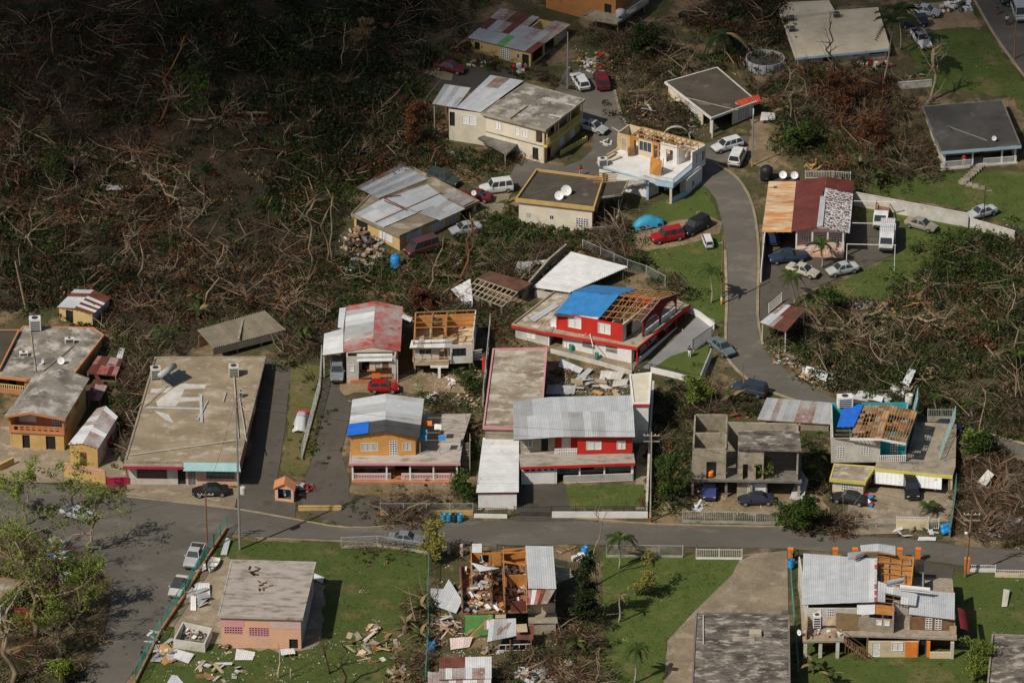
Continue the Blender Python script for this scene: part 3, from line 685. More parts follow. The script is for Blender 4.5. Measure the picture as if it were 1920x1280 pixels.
h.rail(H(t(625, 800), zf), H(t(850, 868), zf), zf, .95, 'white'); h.beam('fascia', fl[0]-V((0, 0, .1)), K[0]-V((0, 0, .1)), 'light_blue', .06, .25)
s0, s1 = H(t(690, 820), zf), G(t(360, 930)); s0 = s0+V((0, -.6, 0))
for k in range(9):
    p = s0.lerp(s1, k/9); h.box('stair_step', (p.x, p.y, p.z-.1), (.55, 1.1, .14), 'concrete')
h.rail(s0+V((0, -.5, 0)), s1+V((0, -.5, 0)), s0.z, .9, 'white', zB=s1.z+.2)
for k, p in enumerate(((200, 500, 340, 420), (150, 560, 330, 460), (220, 590, 390, 520), (60, 610, 170, 560), (200, 540, 300, 480))): h.beam('loose_board', H(t(*p[:2]), zf+.06+.05*k), H(t(*p[2:]), zf+.1+.05*k), 'wood' if k % 2 else 'wood_pale', .35, .05)
acbox(t(140, 640), zf, 'white water cistern box on the corner of the open white terrace', (1.2, .9, 1), .2, 'white')
h.box('cupboard', H(t(525, 520), zf)+V((0, .2, .6)), (.9, .5, 1.2), 'wood_brown', .25)
br = empty('broken_drum_cover', H(t(1120, 260), zf), 'pale rounded sheet leaning behind the roofless upper floor', 'metal sheet')
mb = MB(); c = H(t(1130, 290), zf)+V((0, 2.0, -1.2))
for k in range(8):
    a0, a1 = math.pi*k/8, math.pi*(k+1)/8
    mb.prism([c+V((-2*math.cos(x), .3, 1.9*math.sin(x))) for x in (a0, a1)]+[c+V((-1.8*math.cos(x), 1.2, 1.7*math.sin(x))) for x in (a1, a0)], (0, 0, .04))
mb.obj('curved_sheet', 'white_dirty', br)

# E: cream house with yellow-trimmed flat roof
rE = Q(t01, (972, 1118), (1412, 1168), (1465, 1000), (1088, 952))
h = flat_house('house', 'cream house with brown flat roof, yellow trim and two white dishes', rE, (1107, 441), 1, 'cream_pale', 'roof_brown', ([(.1, .18, 1.2, 2.1, 'j'), (.42, .48, 1.4, 2.1, 'w'), (.78, .95, .8, 2.2, 'b')], [(.2, .5, .6, 2.4, 'D')], [], []), lip=.3, lipm='yellow_deep', mats={'r': 'orange'})
hE = h; z = h.zr
h.slab('porch_roof', [h.r[1].lerp(h.r[2], .45), h.r[1].lerp(h.r[2], .45)+V((3.2, 1.0, 0)), h.r[2]+V((3.4, .3, 0)), h.r[2]], z-.35, .15, 'roof_brown', .05, 'concrete')
pq = [h.q[1], h.q[1]+V((3.0, .6, 0)), h.q[2]+V((3.0, .6, 0)), h.q[2]]
h.slab('porch_floor', pq, h.z+.15, 1, 'terracotta'); h.rail(pq[0]+V((0, -.2, 0)), pq[1]+V((0, -.2, 0)), h.z+.15, .9, 'white_dirty'); h.rail(pq[1], pq[2], h.z+.15, .9, 'white_dirty')
h.posts([pq[1], pq[2], pq[1].lerp(pq[2], .5)], h.z, z-.4, 'wood_brown', .14)
for k in range(5): h.beam('rafter', h.q[1].lerp(h.q[2], .1+.08*k)+V((0, 0, z-h.z-.5)), pq[1].lerp(pq[2], .1+.08*k)+V((0, 0, z-h.z-.7)), 'wood')
h.wall(pq[0]+V((0, -.3, 0)), pq[1]+V((0, -.3, 0)), h.z-1.5, h.z+.1, [], 'terracotta', name='plinth')
for px, l in ((t01(1216, 1110), 'smaller white dish on the brown yellow-trimmed flat roof'), (t01(1256, 1082), 'larger white dish on the brown yellow-trimmed flat roof')):
    satellite(px, z, l, 1.0 if 'smaller' in l else 1.2, (-.2, -1, .55))
h.beam('roof_pipe', H(t01(1060, 1085), z+.08), H(t01(1330, 1010), z+.08), 'steel', .08, .08)

# F: silver-roofed yellow house
rF = [(658, 402), (749, 443), (899, 378), (754, 304)]
h = flat_house('house', 'yellow house with torn silver sheet roof above rubbish heap and blue tank', rF, (752, 474), 1, 'yellow', 'roof_tan', ([(.05, .3, .3, 2, 'D'), (.55, .85, .7, 1.9, 's')], [(.08, .28, .8, 2, 's'), (.4, .58, .8, 2, 'b'), (.66, .74, .8, 1.8, 'b'), (.8, .98, 0, 2.2, 'x')], [], []), lip=.15, lipm='roof_tan', mats={'f': 'yellow'})
z = h.zr; e = lambda *c: [H(t01(x, y), z+.12+.004*i) for i, (x, y) in enumerate(c)]
h.sheets(e((85, 1045), (205, 1110), (480, 1000), (335, 915)), 6, ['zinc_white', 'zinc', 'zinc_rust'], rows=1, ribs=3, amp=.12, deck=None)
h.sheets(e((75, 1195), (230, 1270), (420, 1190), (240, 1105)), 5, ['zinc', 'zinc', 'zinc_white'], rows=2, deck=None)
h.sheets(e((245, 1110), (420, 1185), (590, 1115), (480, 1030)), 5, ['zinc', 'zinc'], rows=2, deck=None)
h.sheets(e((430, 1190), (550, 1230), (690, 1165), (560, 1100)), 4, ['zinc', 'zinc_dull'], rows=2, deck=None)
h.sheets(e((560, 1100), (680, 1150), (740, 1120), (620, 1060)), 4, ['zinc_rust', 'zinc_dull'], rows=1, ribs=3, amp=.06, deck=None)
for c in ((225, 1100, 350, 1160), (240, 1120, 370, 1175), (205, 1110, 470, 1010), (190, 1240, 560, 1075), (250, 1100, 330, 1090)): h.beam('roof_batten', H(t01(*c[:2]), z+.22), H(t01(*c[2:]), z+.22), 'rust' if c[2] < 400 else 'wood_brown', .14, .08)
hF = h
satellite(t01(740, 1095), z, 'white dish on the back corner of the torn silver roof', .6, (-.3, -1, .5))

# G: brown flat roof with red tile awning
rG = [(1333.5, 222), (1420, 190), (1345, 126), (1246, 154)]
h = flat_house('house', 'cream house with wide brown flat roof and a red tiled awning', rG, (1335, 256), 0, 'cream_pale', 'roof_brown', ([(.05, .5, 0, 2.3, 'x'), (.62, .9, .6, 2.2, 'b')], [], [], [(.45, .7, .6, 2.2, 'b'), (.8, .97, 0, 2.2, 'x')]), lip=.05, lipm='white_dirty', ins=.4)
h.wall(h.q[0].lerp(h.q[3], .35), h.q[1].lerp(h.q[2], .35), h.z-.5, h.zr-.25, [(.2, .35, 0, 2, 'D')], 'cream', name='partition')
tq = [H(p, h.zr+d) for p, d in zip(Q(t02, (330, 602), (442, 572), (425, 533), (292, 572)), (-.3, -.3, .25, .25))]
rt = MB(); rt.prism([p-V((0, 0, .1)) for p in tq], (0, 0, .06)); rt = rt.obj('awning', 'white_dirty', h.o)
for i in range(11):
    for r in range(2):
        mb = MB(); a = tq[0].lerp(tq[1], (i+.5)/11).lerp(tq[3].lerp(tq[2], (i+.5)/11), r/2); b = tq[0].lerp(tq[1], (i+.5)/11).lerp(tq[3].lerp(tq[2], (i+.5)/11), r/2+.52); mb.tube([a+V((0, 0, .06)), b+V((0, 0, .1))], [.17, .15], 6); mb.obj('roof_tile', 'tile_red', rt)
h.posts([H(t02(166, 668), h.zr), H(t02(395, 600), h.zr)], None, h.zr-.2, 'white')
for c in ((20, 545, 200, 590), (200, 590, 310, 615)): h.beam('roof_pipe', H(t02(*c[:2]), h.zr+.1), H(t02(*c[2:]), h.zr+.1), 'concrete', .1, .08)

# H: long cream-white roof
rH = Q(t02, (630, 325), (1160, 275), (1090, 45), (545, 85))
h = flat_house('house', 'house with wide cream-white flat roof and blue eave near palms', rH, t02(640, 385), 0, 'cream', 'roof_cream', ([(.28, .38, .5, 2, 'D'), (.58, .66, .6, 2, 's'), (.8, .98, .6, 2.2, 'x')], [], [], [(.3, .5, .8, 2, 's')]), lip=.1, lipm='cream_pale', ins=.45)
h.beam('eave_trim', h.r[0]+V((.1, -.06, -.1)), h.r[1]+V((-.1, -.06, -.1)), 'light_blue', .1, .32)
h.slab('annex_roof', Q(t02, (548, 96), (850, 66), (815, 5), (525, 20)), h.zr+.35, .6, 'roof_cream', .08, 'cream_pale')
h.rail(h.q[0].lerp(h.q[1], .78)+V((0, -.1, 0)), h.q[1]+V((0, -.1, 0)), h.z, .9, 'white')
for c, l in (((610, 175), 'small square vent box near the left edge of the cream roof'), ((605, 115), 'pale vent box at the back left of the cream roof'), ((858, 95), 'grey drum-like tank at the back of the cream roof')):
    acbox(t02(*c), h.zr, l, (.9, .8, .6), .1, 'concrete_dark')

# I: dark roof, white porch on stilts
rI = Q(t02, (1440, 850), (1890, 815), (1785, 560), (1335, 595))
h = flat_house('house', 'cream house on stilts with black flat roof, white balustrade and stair', rI, t02(1463, 960), 0, 'cream_pale', 'roof_black', ([], [], [], [(.1, .25, .6, 2, 'w'), (.5, .65, .6, 2, 'w')]), lip=.08, lipm='concrete_dark', ins=.5, which='rbl', zadd=0); h.beam('fascia', h.r[0]+V((0, -.09, -.12)), h.r[1]+V((0, -.09, -.12)), 'light_blue', .1, .36)
q = h.q; zf = h.z+.35
h.slab('porch_floor', inset(q, -.2), zf, .3, 'white_dirty')
h.wall(q[0].lerp(q[3], .25), q[1].lerp(q[2], .25), zf, h.zr-.24, [(.08, .38, .9, 2.2, 'w'), (.55, .63, 0, 2.1, 'dwood_brown'), (.75, .9, .8, 2, 'b')], 'cream_pale', name='porch_wall', zref=zf)
h.rail(q[0], q[0].lerp(q[1], .38), zf, .9, 'white'); h.rail(q[0].lerp(q[1], .55), q[1], zf, .9, 'white'); h.rail(q[1], q[1].lerp(q[2], .3), zf, .9, 'white')
h.posts([q[0].lerp(q[1], k)+V((0, .1, 0)) for k in (.02, .4, .8, .98)], zf, h.zr-.24, 'white', .24)
h.posts([q[0]+V((-.2, -.1, 0)), q[0].lerp(q[1], .5), q[1], q[3]], h.z-3, zf-.3, 'white_dirty', .3)
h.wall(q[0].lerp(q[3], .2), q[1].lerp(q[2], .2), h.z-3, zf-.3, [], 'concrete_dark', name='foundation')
a, b = q[0].lerp(q[1], .5)+V((0, -.3, 0)), q[0].lerp(q[1], .3)+V((-.6, -4.2, 0)); a.z = zf; b.z = hz(b.x, b.y)+.3
for k in range(8): p = a.lerp(b, k/7); h.box('stair_step', (p.x, p.y, p.z), (1.2, .6, .18), 'concrete')
b2 = b+V((3.4, -1.4, 0)); b2.z = hz(b2.x, b2.y)
for k in range(5): p = b.lerp(b2, k/4); h.box('stair_step', (p.x, p.y, p.z-.1), (.9, 1.1, .2), 'concrete')
satellite(t02(1738, 790), h.zr, 'small white dish on the black flat roof at the right', .55, (-.3, -1, .4))
h.beam('roof_pipe', H(t02(1480, 705), h.zr+.1), H(t02(1700, 785), h.zr+.1), 'concrete', .1, .08); h.beam('vent_pipe', H(t02(1480, 705), h.zr), H(t02(1480, 705), h.zr+1.1), 'white_dirty', .08, .08)

# J: carport and pink porch house with three-coloured roof
t = zJ
h = Hs('house', 'pink porch house with rusty orange, maroon and white-spotted sheet roof', t(1065, 960))
ze = zat(t(1065, 960), t(0, 680)[1]); zr = ze+.9
e = lambda z, *c: [H(t(x, y), z) for x, y in c]
o1 = e(ze, (165, 672), (485, 670), (540, 122), (240, 122))
h.sheets([o1[0], o1[3], o1[2], o1[1]], 12, ['orange_rust'], ribs=3, amp=.05)
m1 = [H(t(485, 668), ze), H(t(545, 110), ze), H(t(868, 68), zr), H(t(762, 620), zr)]
h.sheets(m1, 9, ['maroon_sheet'], ribs=4); 
m2 = [H(t(1122, 682), ze), H(t(1160, 255), ze), H(t(860, 190), zr), H(t(765, 618), zr)]
h.sheets([m2[3], m2[2], m2[1], m2[0]], 8, ['white_patch'], ribs=4)
m3 = [H(t(1160, 255), ze), H(t(1175, 110), ze), H(t(868, 66), zr), H(t(860, 195), zr)]
h.sheets([m3[3], m3[2], m3[1], m3[0]], 3, ['maroon_sheet'], ribs=4)
rd = random.Random(2); sp = MB(); nn = (m2[1]-m2[0]).cross(m2[3]-m2[0]).normalized(); nn = nn if nn.z > 0 else -nn
for i in range(9):
    for j in range(22):
        u = (i+.5+.3*(j % 2)+rd.uniform(-.2, .2))/9.3; v = (j+.5+rd.uniform(-.3, .3))/22; p = m2[0].lerp(m2[1], v).lerp(m2[3].lerp(m2[2], v), .02+.93*u)+nn*.06
        a = (m2[3]-m2[0]).normalized()*rd.uniform(.1, .24); b = (m2[1]-m2[0]).normalized()*rd.uniform(.08, .2); sp.prism([p-a-b, p+a-b*.5, p+a*.7+b, p-a*.8+b*.8], nn*.012)
sp.obj('bare_patch', 'maroon_sheet', h.o, kind='stuff')
h.sheets([H(t(765, 612), zr+.05), H(t(830, 606), zr+.02), H(t(865, 280), zr+.02), H(t(805, 278), zr+.05)], 2, ['zinc'], ribs=3, deck=None)
pq = [H(t(540, 660), ze), H(t(1065, 680), ze), H(t(1110, 250), ze), H(t(590, 200), ze)]
pf = [p.lerp(q_, .12) for p, q_ in zip(pq[:2], (pq[3], pq[2]))]
h.walls([pf[0], pf[1], pq[2], pq[3]], h.z-1, ze-.05, 'pink_pale', ([(.1, .3, 1.6, 2.5, 'b'), (.44, .6, .6, 2.7, 'b'), (.72, .9, 1.6, 2.5, 'b')], [(.3, .5, 1, 2.2, 'w')], [], []), zref=h.z)
h.slab('porch_floor', [pq[0], pq[1], pf[1], pf[0]], h.z+.6, 1.6, 'salmon')
h.posts([pq[0].lerp(pq[1], k)+V((0, .12, 0)) for k in (.01, .34, .66, .98)], h.z+.6, ze-.02, 'white', .2)
for k in ((.02, .33), (.67, .97)): h.rail(pq[0].lerp(pq[1], k[0]), pq[0].lerp(pq[1], k[1]), h.z+.6, .9, 'white')
h.posts([o1[0]+V((.2, .2, 0)), o1[3]+V((.2, -.2, 0))], None, ze-.05, 'white_dirty', .15)
h.gable(H(t(540, 660), ze), H(t(1080, 680), ze), H(t(762, 625), zr-.1), 'pink_pale')
h.slab('back_roof', e(ze+.1, (150, 110), (575, 105), (590, 0), (170, -10)), ze-.3, .2, 'roof_brown')
for c, l in (((395, 80), 'left of two large white dishes behind the rusty orange roof'), ((520, 85), 'right of two large white dishes behind the rusty orange roof')): satellite(t(*c), ze, l, .85, (-.1, -1, .45))
wt = empty('water_tank', H(t(215, 95), ze-.3), 'black cylindrical water tank behind the rusty orange carport roof', 'water tank')
mb = MB(); mb.lathe(H(t(215, 95), ze-.3), [(.02, 0), (.85, 0), (.85, .5), (.87, .55), (.85, 1.1), (.87, 1.15), (.85, 1.7), (.5, 2), (.02, 2.05)], 18); mb.obj('drum', 'plastic_black', wt, smooth=True)
mb = MB(); mb.lathe(H(t(215, 95), ze+1.73), [(.28, 0), (.28, .1), (.02, .12)], 12); mb.obj('lid', 'plastic_black', wt)
pg = empty('pipe_frame', G(t(1065, 880)), 'thin white pipe frame over the truck parking beside the pink house', 'frame')
zp = ze-.3
for c in (((1090, 800), (1628, 812)), ((1150, 570), (1629, 580)), ((1150, 330), (1629, 345))):
    mb = MB(); mb.tube([H(t(*c[0]), zp), H(t(*c[1]), zp)], .05, 6); mb.obj('pipe', 'white', pg)
for c in ((1620, 812), (1095, 800), (1625, 580)):
    p = H(t(*c), zp); mb = MB(); mb.tube([V((p.x, p.y, hz(p.x, p.y))), p], .05, 6); mb.obj('pipe', 'white', pg)
# K: small rusty carport by the bend
t = t12
h = Hs('carport', 'small carport with rusty silver sheet roof at the road bend', t(552, 682), 'carport')
zk = zat(t(552, 682), t(0, 562)[1])
kq = [H(p, z) for p, z in zip(Q(t, (430, 518), (575, 572), (692, 442), (560, 416)), (zk, zk, zk+.5, zk+.5))]
h.sheets(kq, 6, ['zinc', 'zinc_rust', 'rust'], rows=2, pick=lambda i, r: ['zinc', 'zinc', 'zinc_rust', 'rust', 'rust_brown', 'rust'][i] if r == 0 else ['zinc_rust', 'zinc', 'rust', 'rust', 'rust_brown', 'rust_brown'][i])
h.posts([p.lerp(kq[(i+2) % 4], .06) for i, p in enumerate(kq)], None, zk-.1, 'white_dirty', .14)
h.slab('floor', [p.lerp(kq[(i+2) % 4], .02) for i, p in enumerate(kq)], h.z+.12, .6, 'concrete_pad')
# ---------------------------------------------------------------- houses, middle band
# L: red and white house with blue tarp
t = zL
h = Hs('house', 'red and white two storey house with blue tarp over half its broken roof', t(1160, 1060))
zb = h.z-1.2; zf = zat(t(1150, 1060), t(0, 905)[1]); z0 = zf
bal = h.slab('balcony', Q(t, (360, 775), (1160, 910), (1630, 530), (1490, 470), (440, 640)), zf, .3, 'concrete', .0)
for a, b in ((bal[0], bal[1]), (bal[1], bal[2])): h.beam('fascia', a-V((0, 0, .13)), b-V((0, 0, .13)), 'red', .16, .4)
ze = zf+2.5
W = [H(p, zf) for p in Q(t, (440, 745), (1030, 858))]
WL, WR = W; dv = (WR-WL); dv.z = 0
Rr = H(t(1510, 585), zf)           # far right end of arch front
Fr = H(t(1215, 815), zf)           # near corner of arch front
side = (Rr-Fr)
BL = WL+side*1.05; BR = WR+side*1.05
h.wall(WL, WR, zf+.002, ze, [(.18, .38, .7, 2.2, 's'), (.63, .82, .7, 2.2, 's')], 'red', zref=zf)
h.wall(BL, WL, zf, ze, [], 'red'); h.wall(BR, BL, zf, ze, [], 'red'); h.wall(WR, BR, zf, ze, [(.1, .3, 0, 2.1, 'D'), (.5, .7, .8, 2, 's')], 'white_dirty', zref=zf)
# arched gallery front on the right
na = 2; uu = side.normalized(); nn = V((uu.y, -uu.x, 0))
mb = MB(); Ln = side.length; th = .22; zz = V((0, 0, 1)); apz = 1.0
def topz(x): return 2.5+apz*(1-abs(x/Ln*2-1))
m = 36
for k in range(m):
    x0, x1 = Ln*k/m, Ln*(k+1)/m
    def low(x):
        w = Ln/na; c = (math.floor(min(x, Ln-.001)/w)+.5)*w; r = w*.5-.22; d = abs(x-c)
        return 0 if d >= r else 1.05+math.sqrt(max(0, 1-(d/r)**2))*1.15
    xm = (x0+x1)/2; l = low(xm); a, b = Fr+uu*x0, Fr+uu*x1; tz0, tz1 = topz(x0), topz(x1)
    mb.prism([a+zz*l, b+zz*l, b+zz*tz1, a+zz*tz0], -nn*th)
mb.obj('arch_wall', 'red_dark', h.o)  # darker red than the front wall: this side's shade put into the colour
for k in range(na):
    mb = MB(); a, b = Fr+uu*(Ln*k/na+.25), Fr+uu*(Ln*(k+1)/na-.25); mb.prism([a, b, b+zz*.75, a+zz*.75], -nn*.12); mb.obj('parapet', 'white', h.o)
# roof: gable with ridge along the long side
apex = ze+1.25
eL, eR = H(t(440, 545), ze), H(t(1080, 690), ze); mv = side*.5
Fe = lambda s: WL.lerp(Fr, s)+V((0, 0, 2.5))-uu*.4; Be = lambda s: Fe(s)+side*1.12; Rg = lambda s: (Fe(s)+Be(s))/2+V((0, 0, 1.15))
TQ = [H(t(455, 515), ze), H(t(820, 612), ze), None, None]
h.tarp([Fe(.0), Fe(.52), Rg(.52), Rg(0)], 'tarp_blue', 12, 8, .05); h.tarp([Rg(0), Rg(.52), Be(.52), Be(0)], 'tarp_blue', 12, 8, .05)
h.sheets([Fe(.0)-uu*.35-V((0, 0, .2)), Fe(.24)-uu*.35-V((0, 0, .2)), Fe(.24)+uu*.3, Fe(0)+uu*.3], 3, ['black_sheet'], deck=None); h.sheets([Fe(.24)-uu*.35-V((0, 0, .2)), Fe(.5)-uu*.35-V((0, 0, .2)), Fe(.5)+uu*.3, Fe(.24)+uu*.3], 3, ['zinc_white'], deck=None)
for i in range(13):
    s = .02+i*.081
    for A_, B_ in ((Fe, Rg), (Be, Rg)): h.beam('rafter', A_(s)-V((0, 0, .12)), B_(s)-V((0, 0, .12)), 'wood' if i % 3 else 'wood_pale', .07, .13)
    if s > .5:
        h.beam('truss_chord', Fe(s)-V((0, 0, .15)), Be(s)-V((0, 0, .15)), 'wood', .06, .1)
        for k in (.3, .42, .58, .7): 
            q_ = Fe(s).lerp(Be(s), k); top = Fe(s).lerp(Rg(s), min(1, k*2)) if k < .5 else Be(s).lerp(Rg(s), min(1, 2-k*2)); h.beam('truss_web', q_-V((0, 0, .15)), top+uu*.5-V((0, 0, .2)), 'wood', .05, .07)
for v in (.05, .3, .55, .8, .98): 
    for A_, B_ in ((Fe, Rg), (Be, Rg)): h.beam('purlin', A_(.53).lerp(B_(.53), v), A_(1.03 if v > .4 else .97).lerp(B_(1.0), v), 'wood', .07, .06)
for k in range(4): h.wall(WL.lerp(WR, .5+.15*k), (WL.lerp(WR, .5+.15*k)+side*.98), zf, ze-.3, [(.3, .45, 0, 2, 'x')], ['cream', 'red_dark', 'cream', 'yellow'][k], th=.1, name='partition', zref=zf)
h.slab('upper_floor', [WL, WR, BR, BL], zf+.03, .1, 'wood_pale')
# lower floor
LA, LB = H(t(500, 775), zf), H(t(1110, 900), zf)
h.wall(LA, LB, zb, zf-.28, [(.0, .1, .2, 2.1, 's'), (.28, .48, 1, 2.3, 'g'), (.62, .8, 1, 2.3, 'g')], 'white')
h.wall(LB+(bal[2]-bal[1])*.0, LB+(bal[2]-bal[1])*.95-V((.5, 0, 0)), zb, zf-.28, [(.06, .2, .2, 2.2, 'D'), (.3, .42, .6, 2, 'w'), (.55, .7, .2, 2.2, 'D')], 'white_dirty')
for k in range(6):
    p = bal[1].lerp(bal[2], .02+k*.185)+V((-.15, .1, 0)); h.posts([p], None, zf-.28, 'red', .18)
h.wall(bal[1].lerp(bal[2], .03), bal[1].lerp(bal[2], .95), zb, h.z+.75, [], 'white', name='porch_wall')
h.slab('porch_floor', [LB, bal[1], bal[2], LB+(bal[2]-bal[1])], h.z+.1, .5, 'concrete')
zs = zat(t(75, 830), t(0, 735)[1]) if False else zf-.15
an = h.slab('annex_roof', Q(t, (45, 708), (395, 782), (470, 640), (575, 420), (440, 400)), zf-.1, .28, 'roof_wash', .2, 'concrete')
h.beam('fascia', an[0]+V((0, -.05, -.15)), an[1]+V((0, -.05, -.15)), 'red', .12, .34); h.beam('fascia', an[1]+V((.03, 0, -.15)), an[2]+V((.03, 0, -.15)), 'red', .12, .34)
aq = inset(an, .35); h.wall(aq[0], aq[1], zb-.5, zf-.4, [(.3, .6, .9, 2.2, 's')], 'white_dirty'); h.wall(aq[1], aq[2], zb-.5, zf-.4, [(.1, .35, .2, 2.3, 'w'), (.45, .75, .2, 2.3, 'dwhite')], 'white'); h.wall(aq[4], aq[0], zb-.5, zf-.4, [], 'white_dirty')
rb = [H(p, z) for p, z in zip(Q(t, (235, 372), (560, 420), (1075, 195), (570, 62)), (zf+.3, zf+.3, zf+.9, zf+.9))]
h.sheets([rb[0], rb[3], rb[2], rb[1]], 14, ['zinc_white'], ribs=2, amp=.13, jit=.01)
h.posts([p.lerp(rb[(i+2) % 4], .05) for i, p in enumerate(rb)], None, zf+.2, 'white_dirty')
h.wall(rb[0]+V((.2, .1, 0)), rb[1]+V((0, .1, 0)), zb, zf-.2, [], 'white_dirty'); 
for c in ((215, 655, 440, 515), (240, 670, 455, 530)): h.beam('loose_sheet', H(t(*c[:2]), zf), H(t(*c[2:]), zf), 'zinc', .5, .06)
satellite(t(440, 720), zf, 'big white dish on the flat annex roof against the red wall', 1.25, (-.35, -1, .25))
for k in range(3): h.beam('loose_board', H(t(280+25*k, 740), zf), H(t(300+40*k, 650), zf+.5), 'wood', .06, .06)
mb = MB(); mb.tube([G(t(770, 1030)), H(t(768, 900), zf), H(t(735, 765), zf+.3), H(t(680, 800), zf+.2)], .06, 6); mb.obj('downpipe', 'white', h.o)
# boundary wall and porch terrace of L
pw = empty('boundary_wall', G(t(430, 960)), 'long low white terrace wall with glass-like mesh in front of red house', 'wall')
pl = [G(p) for p in Q(t, (390, 955), (780, 1055), (1110, 1150))]
for a, b in zip(pl, pl[1:]):
    mb = MB(); mb.prism([a-V((0, 0, 1)), b-V((0, 0, 1)), b+V((0, 0, .55)), a+V((0, 0, .55))], (0, .25, 0)); mb.obj('wall_panel', 'white_dirty', pw)
drape('terrace_pad', Q(t, (400, 940), (780, 1045), (1110, 1140), (1160, 1050), (800, 960), (500, 880)), 'concrete_pad', .12)

# M: rusty roof with open rafters
t = t11
h = Hs('shed', 'open shed with dark rusty sheet roof and bare rafters below the track', t(900, 490), 'shed')
z0 = zat(t(900, 490), t(0, 435)[1])
h.sheets([H(p, z) for p, z in zip(Q(t, (755, 268), (985, 348), (1068, 300), (830, 232)), (z0+1, z0+1, z0+1.2, z0+1.2))], 8, ['rust_brown'], rows=2, deck='wood_brown')
rq = [H(p, z) for p, z in zip(Q(t, (690, 350), (900, 432), (985, 352), (760, 275)), (z0, z0, z0+.9, z0+.9))]
h.rafters(rq, 10, 'wood_pale', w=.1); h.rafters([rq[0], rq[3], rq[2], rq[1]], 4, 'wood_grey', name='purlin')
q = inset([V((p.x, p.y, z0)) for p in [rq[0], rq[1], H(t(1060, 330), z0), H(t(830, 250), z0)]], .2)
h.walls(q, h.z-1, z0-.1, 'wood_grey', ([(.35, .6, .1, 2, 'x'), (.7, .95, .3, 1.8, 'x')], [(.2, .8, .2, 2, 'x')], [], [(.1, .5, .5, 1.6, 'x')]))
h.slab('floor', q, h.z+.05, .6, 'concrete_dark')
for c, (a, b) in enumerate((((565, 372), (700, 335)), ((600, 395), (745, 345)), ((640, 420), (735, 380)), ((570, 385), (690, 310)))): h.beam('loose_rafter', G(t(*a), .6+.1*c), G(t(*b), 1.0), 'wood', .1, .1)

# N: roofless wooden upper floor
t = zN
h = Hs('house', 'grey stilt house with roof torn off and bare orange wall boards', t(1300, 825))
zf = zat(t(1300, 825), t(0, 690)[1]); zt = zf+2.4
q = [H(p, zf) for p in Q(t, (1040, 660), (1650, 612))]
FL_, FR_ = H(t(1030, 640), zf), H(t(1650, 615), zf); back = V((0, 8.5, 0))
q = [FL_, FR_, FR_+back+V((.4, 0, 0)), FL_+back+V((.1, 0, 0))]
h.slab('floor', inset(q, -.1), zf, .25, 'wood_pale')
h.wall(q[0], q[0].lerp(q[1], .62), zf, zt, [(.15, .5, .7, 1.8, 'w'), (.7, .95, 0, 2, 'x')], 'white_dirty', zref=zf)
h.wall(q[0].lerp(q[1], .62)+V((0, -1, 0)), q[1]+V((0, -1, 0)), zf-.2, zt+.1, [(.1, .7, .9, 2, 'w')], 'white_dirty', zref=zf, cm='dark_metal')
h.wall(q[1], q[2], zf, zt, [(.1, .35, .3, 2, 'x')], 'white_dirty', zref=zf); h.wall(q[2], q[3], zf, zt-.4, [(.55, .7, .6, 1.6, 'x')], 'wood_orange', zref=zf); h.wall(q[3], q[0], zf, zt, [(.3, .5, .6, 1.6, 'x')], 'wood_orange', zref=zf)
for s, m in ((.28, 'wood_grey'), (.52, 'wood_orange')): h.wall(q[3].lerp(q[2], s), q[0].lerp(q[1], s)+V((0, 1.5, 0)), zf, zt-.2, [(.4, .6, 0, 2, 'x')], m, th=.1, name='partition', zref=zf)
for v in (0, .17, .34, .5, .67, .84, 1):
    if v in (.34,): continue
    h.beam('top_plate', q[0].lerp(q[3], v)+V((0, 0, 2.45)), q[1].lerp(q[2], v)+V((0, 0, 2.4+.1*(v > .5))), 'wood', .08, .1)
for s in (0, .15, .3, .52, .66, .85, 1): h.beam('stud', q[0].lerp(q[1], s), q[0].lerp(q[1], s)+V((0, 0, 2.7)), 'wood', .09, .09); h.beam('stud', q[3].lerp(q[2], s), q[3].lerp(q[2], s)+V((0, 0, 2.3)), 'wood', .09, .09)
for k in range(14): 
    p = q[0].lerp(q[1], random.uniform(.1, .95)).lerp(q[3].lerp(q[2], random.uniform(.1, .95)), random.uniform(.1, .9)); a = random.uniform(0, 3.1); h.beam('loose_board', p+V((0, 0, .15)), p+V((1.6*math.cos(a), 1.6*math.sin(a), .3)), random.choice(['wood', 'wood_pale', 'white_dirty', 'wood_orange']), .25, .04)
aw = [H(p, z) for p, z in zip(Q(t, (990, 512), (1425, 512), (1435, 420), (1010, 432)), (zt-.3, zt-.3, zt, zt))]
h.sheets(aw, 6, ['zinc_white', 'zinc_dull'], ribs=4)
b0, b1 = H(t(1035, 690), zf-.1), H(t(1400, 690), zf-.1)
h.slab('balcony', [b0, b1, b1+V((0, 1.9, 0)), b0+V((0, 1.9, 0))], zf, .18, 'wood_pale'); h.rail(b0, b1, zf, 1.0, 'wood_pale', .25, .04)
h.posts([b0+V((.1, .1, 0)), b1+V((-.1, .1, 0))], zf, zt-.35, 'wood_grey', .1)
h.beam('column', V((H(t(1300, 700), zf).x, h.g.y, h.z-.2)), V((H(t(1300, 700), zf).x, h.g.y, zf-.45)), 'white', .35, .35); h.box('column_cap', (H(t(1300, 700), zf).x, h.g.y+.3, zf-.32), (2.3, .6, .25), 'white')
h.posts([q[0].lerp(q[1], k)+V((0, .2, 0)) for k in (.02, .95)]+[q[3], q[2]], None, zf-.25, 'concrete', .25)
h.wall(q[0].lerp(q[3], .4), q[1].lerp(q[2], .4), h.z-.5, zf-.25, [(.1, .3, 0, 2, 'D'), (.6, .8, .3, 1.8, 'w')], 'concrete_dark', name='lower_wall')
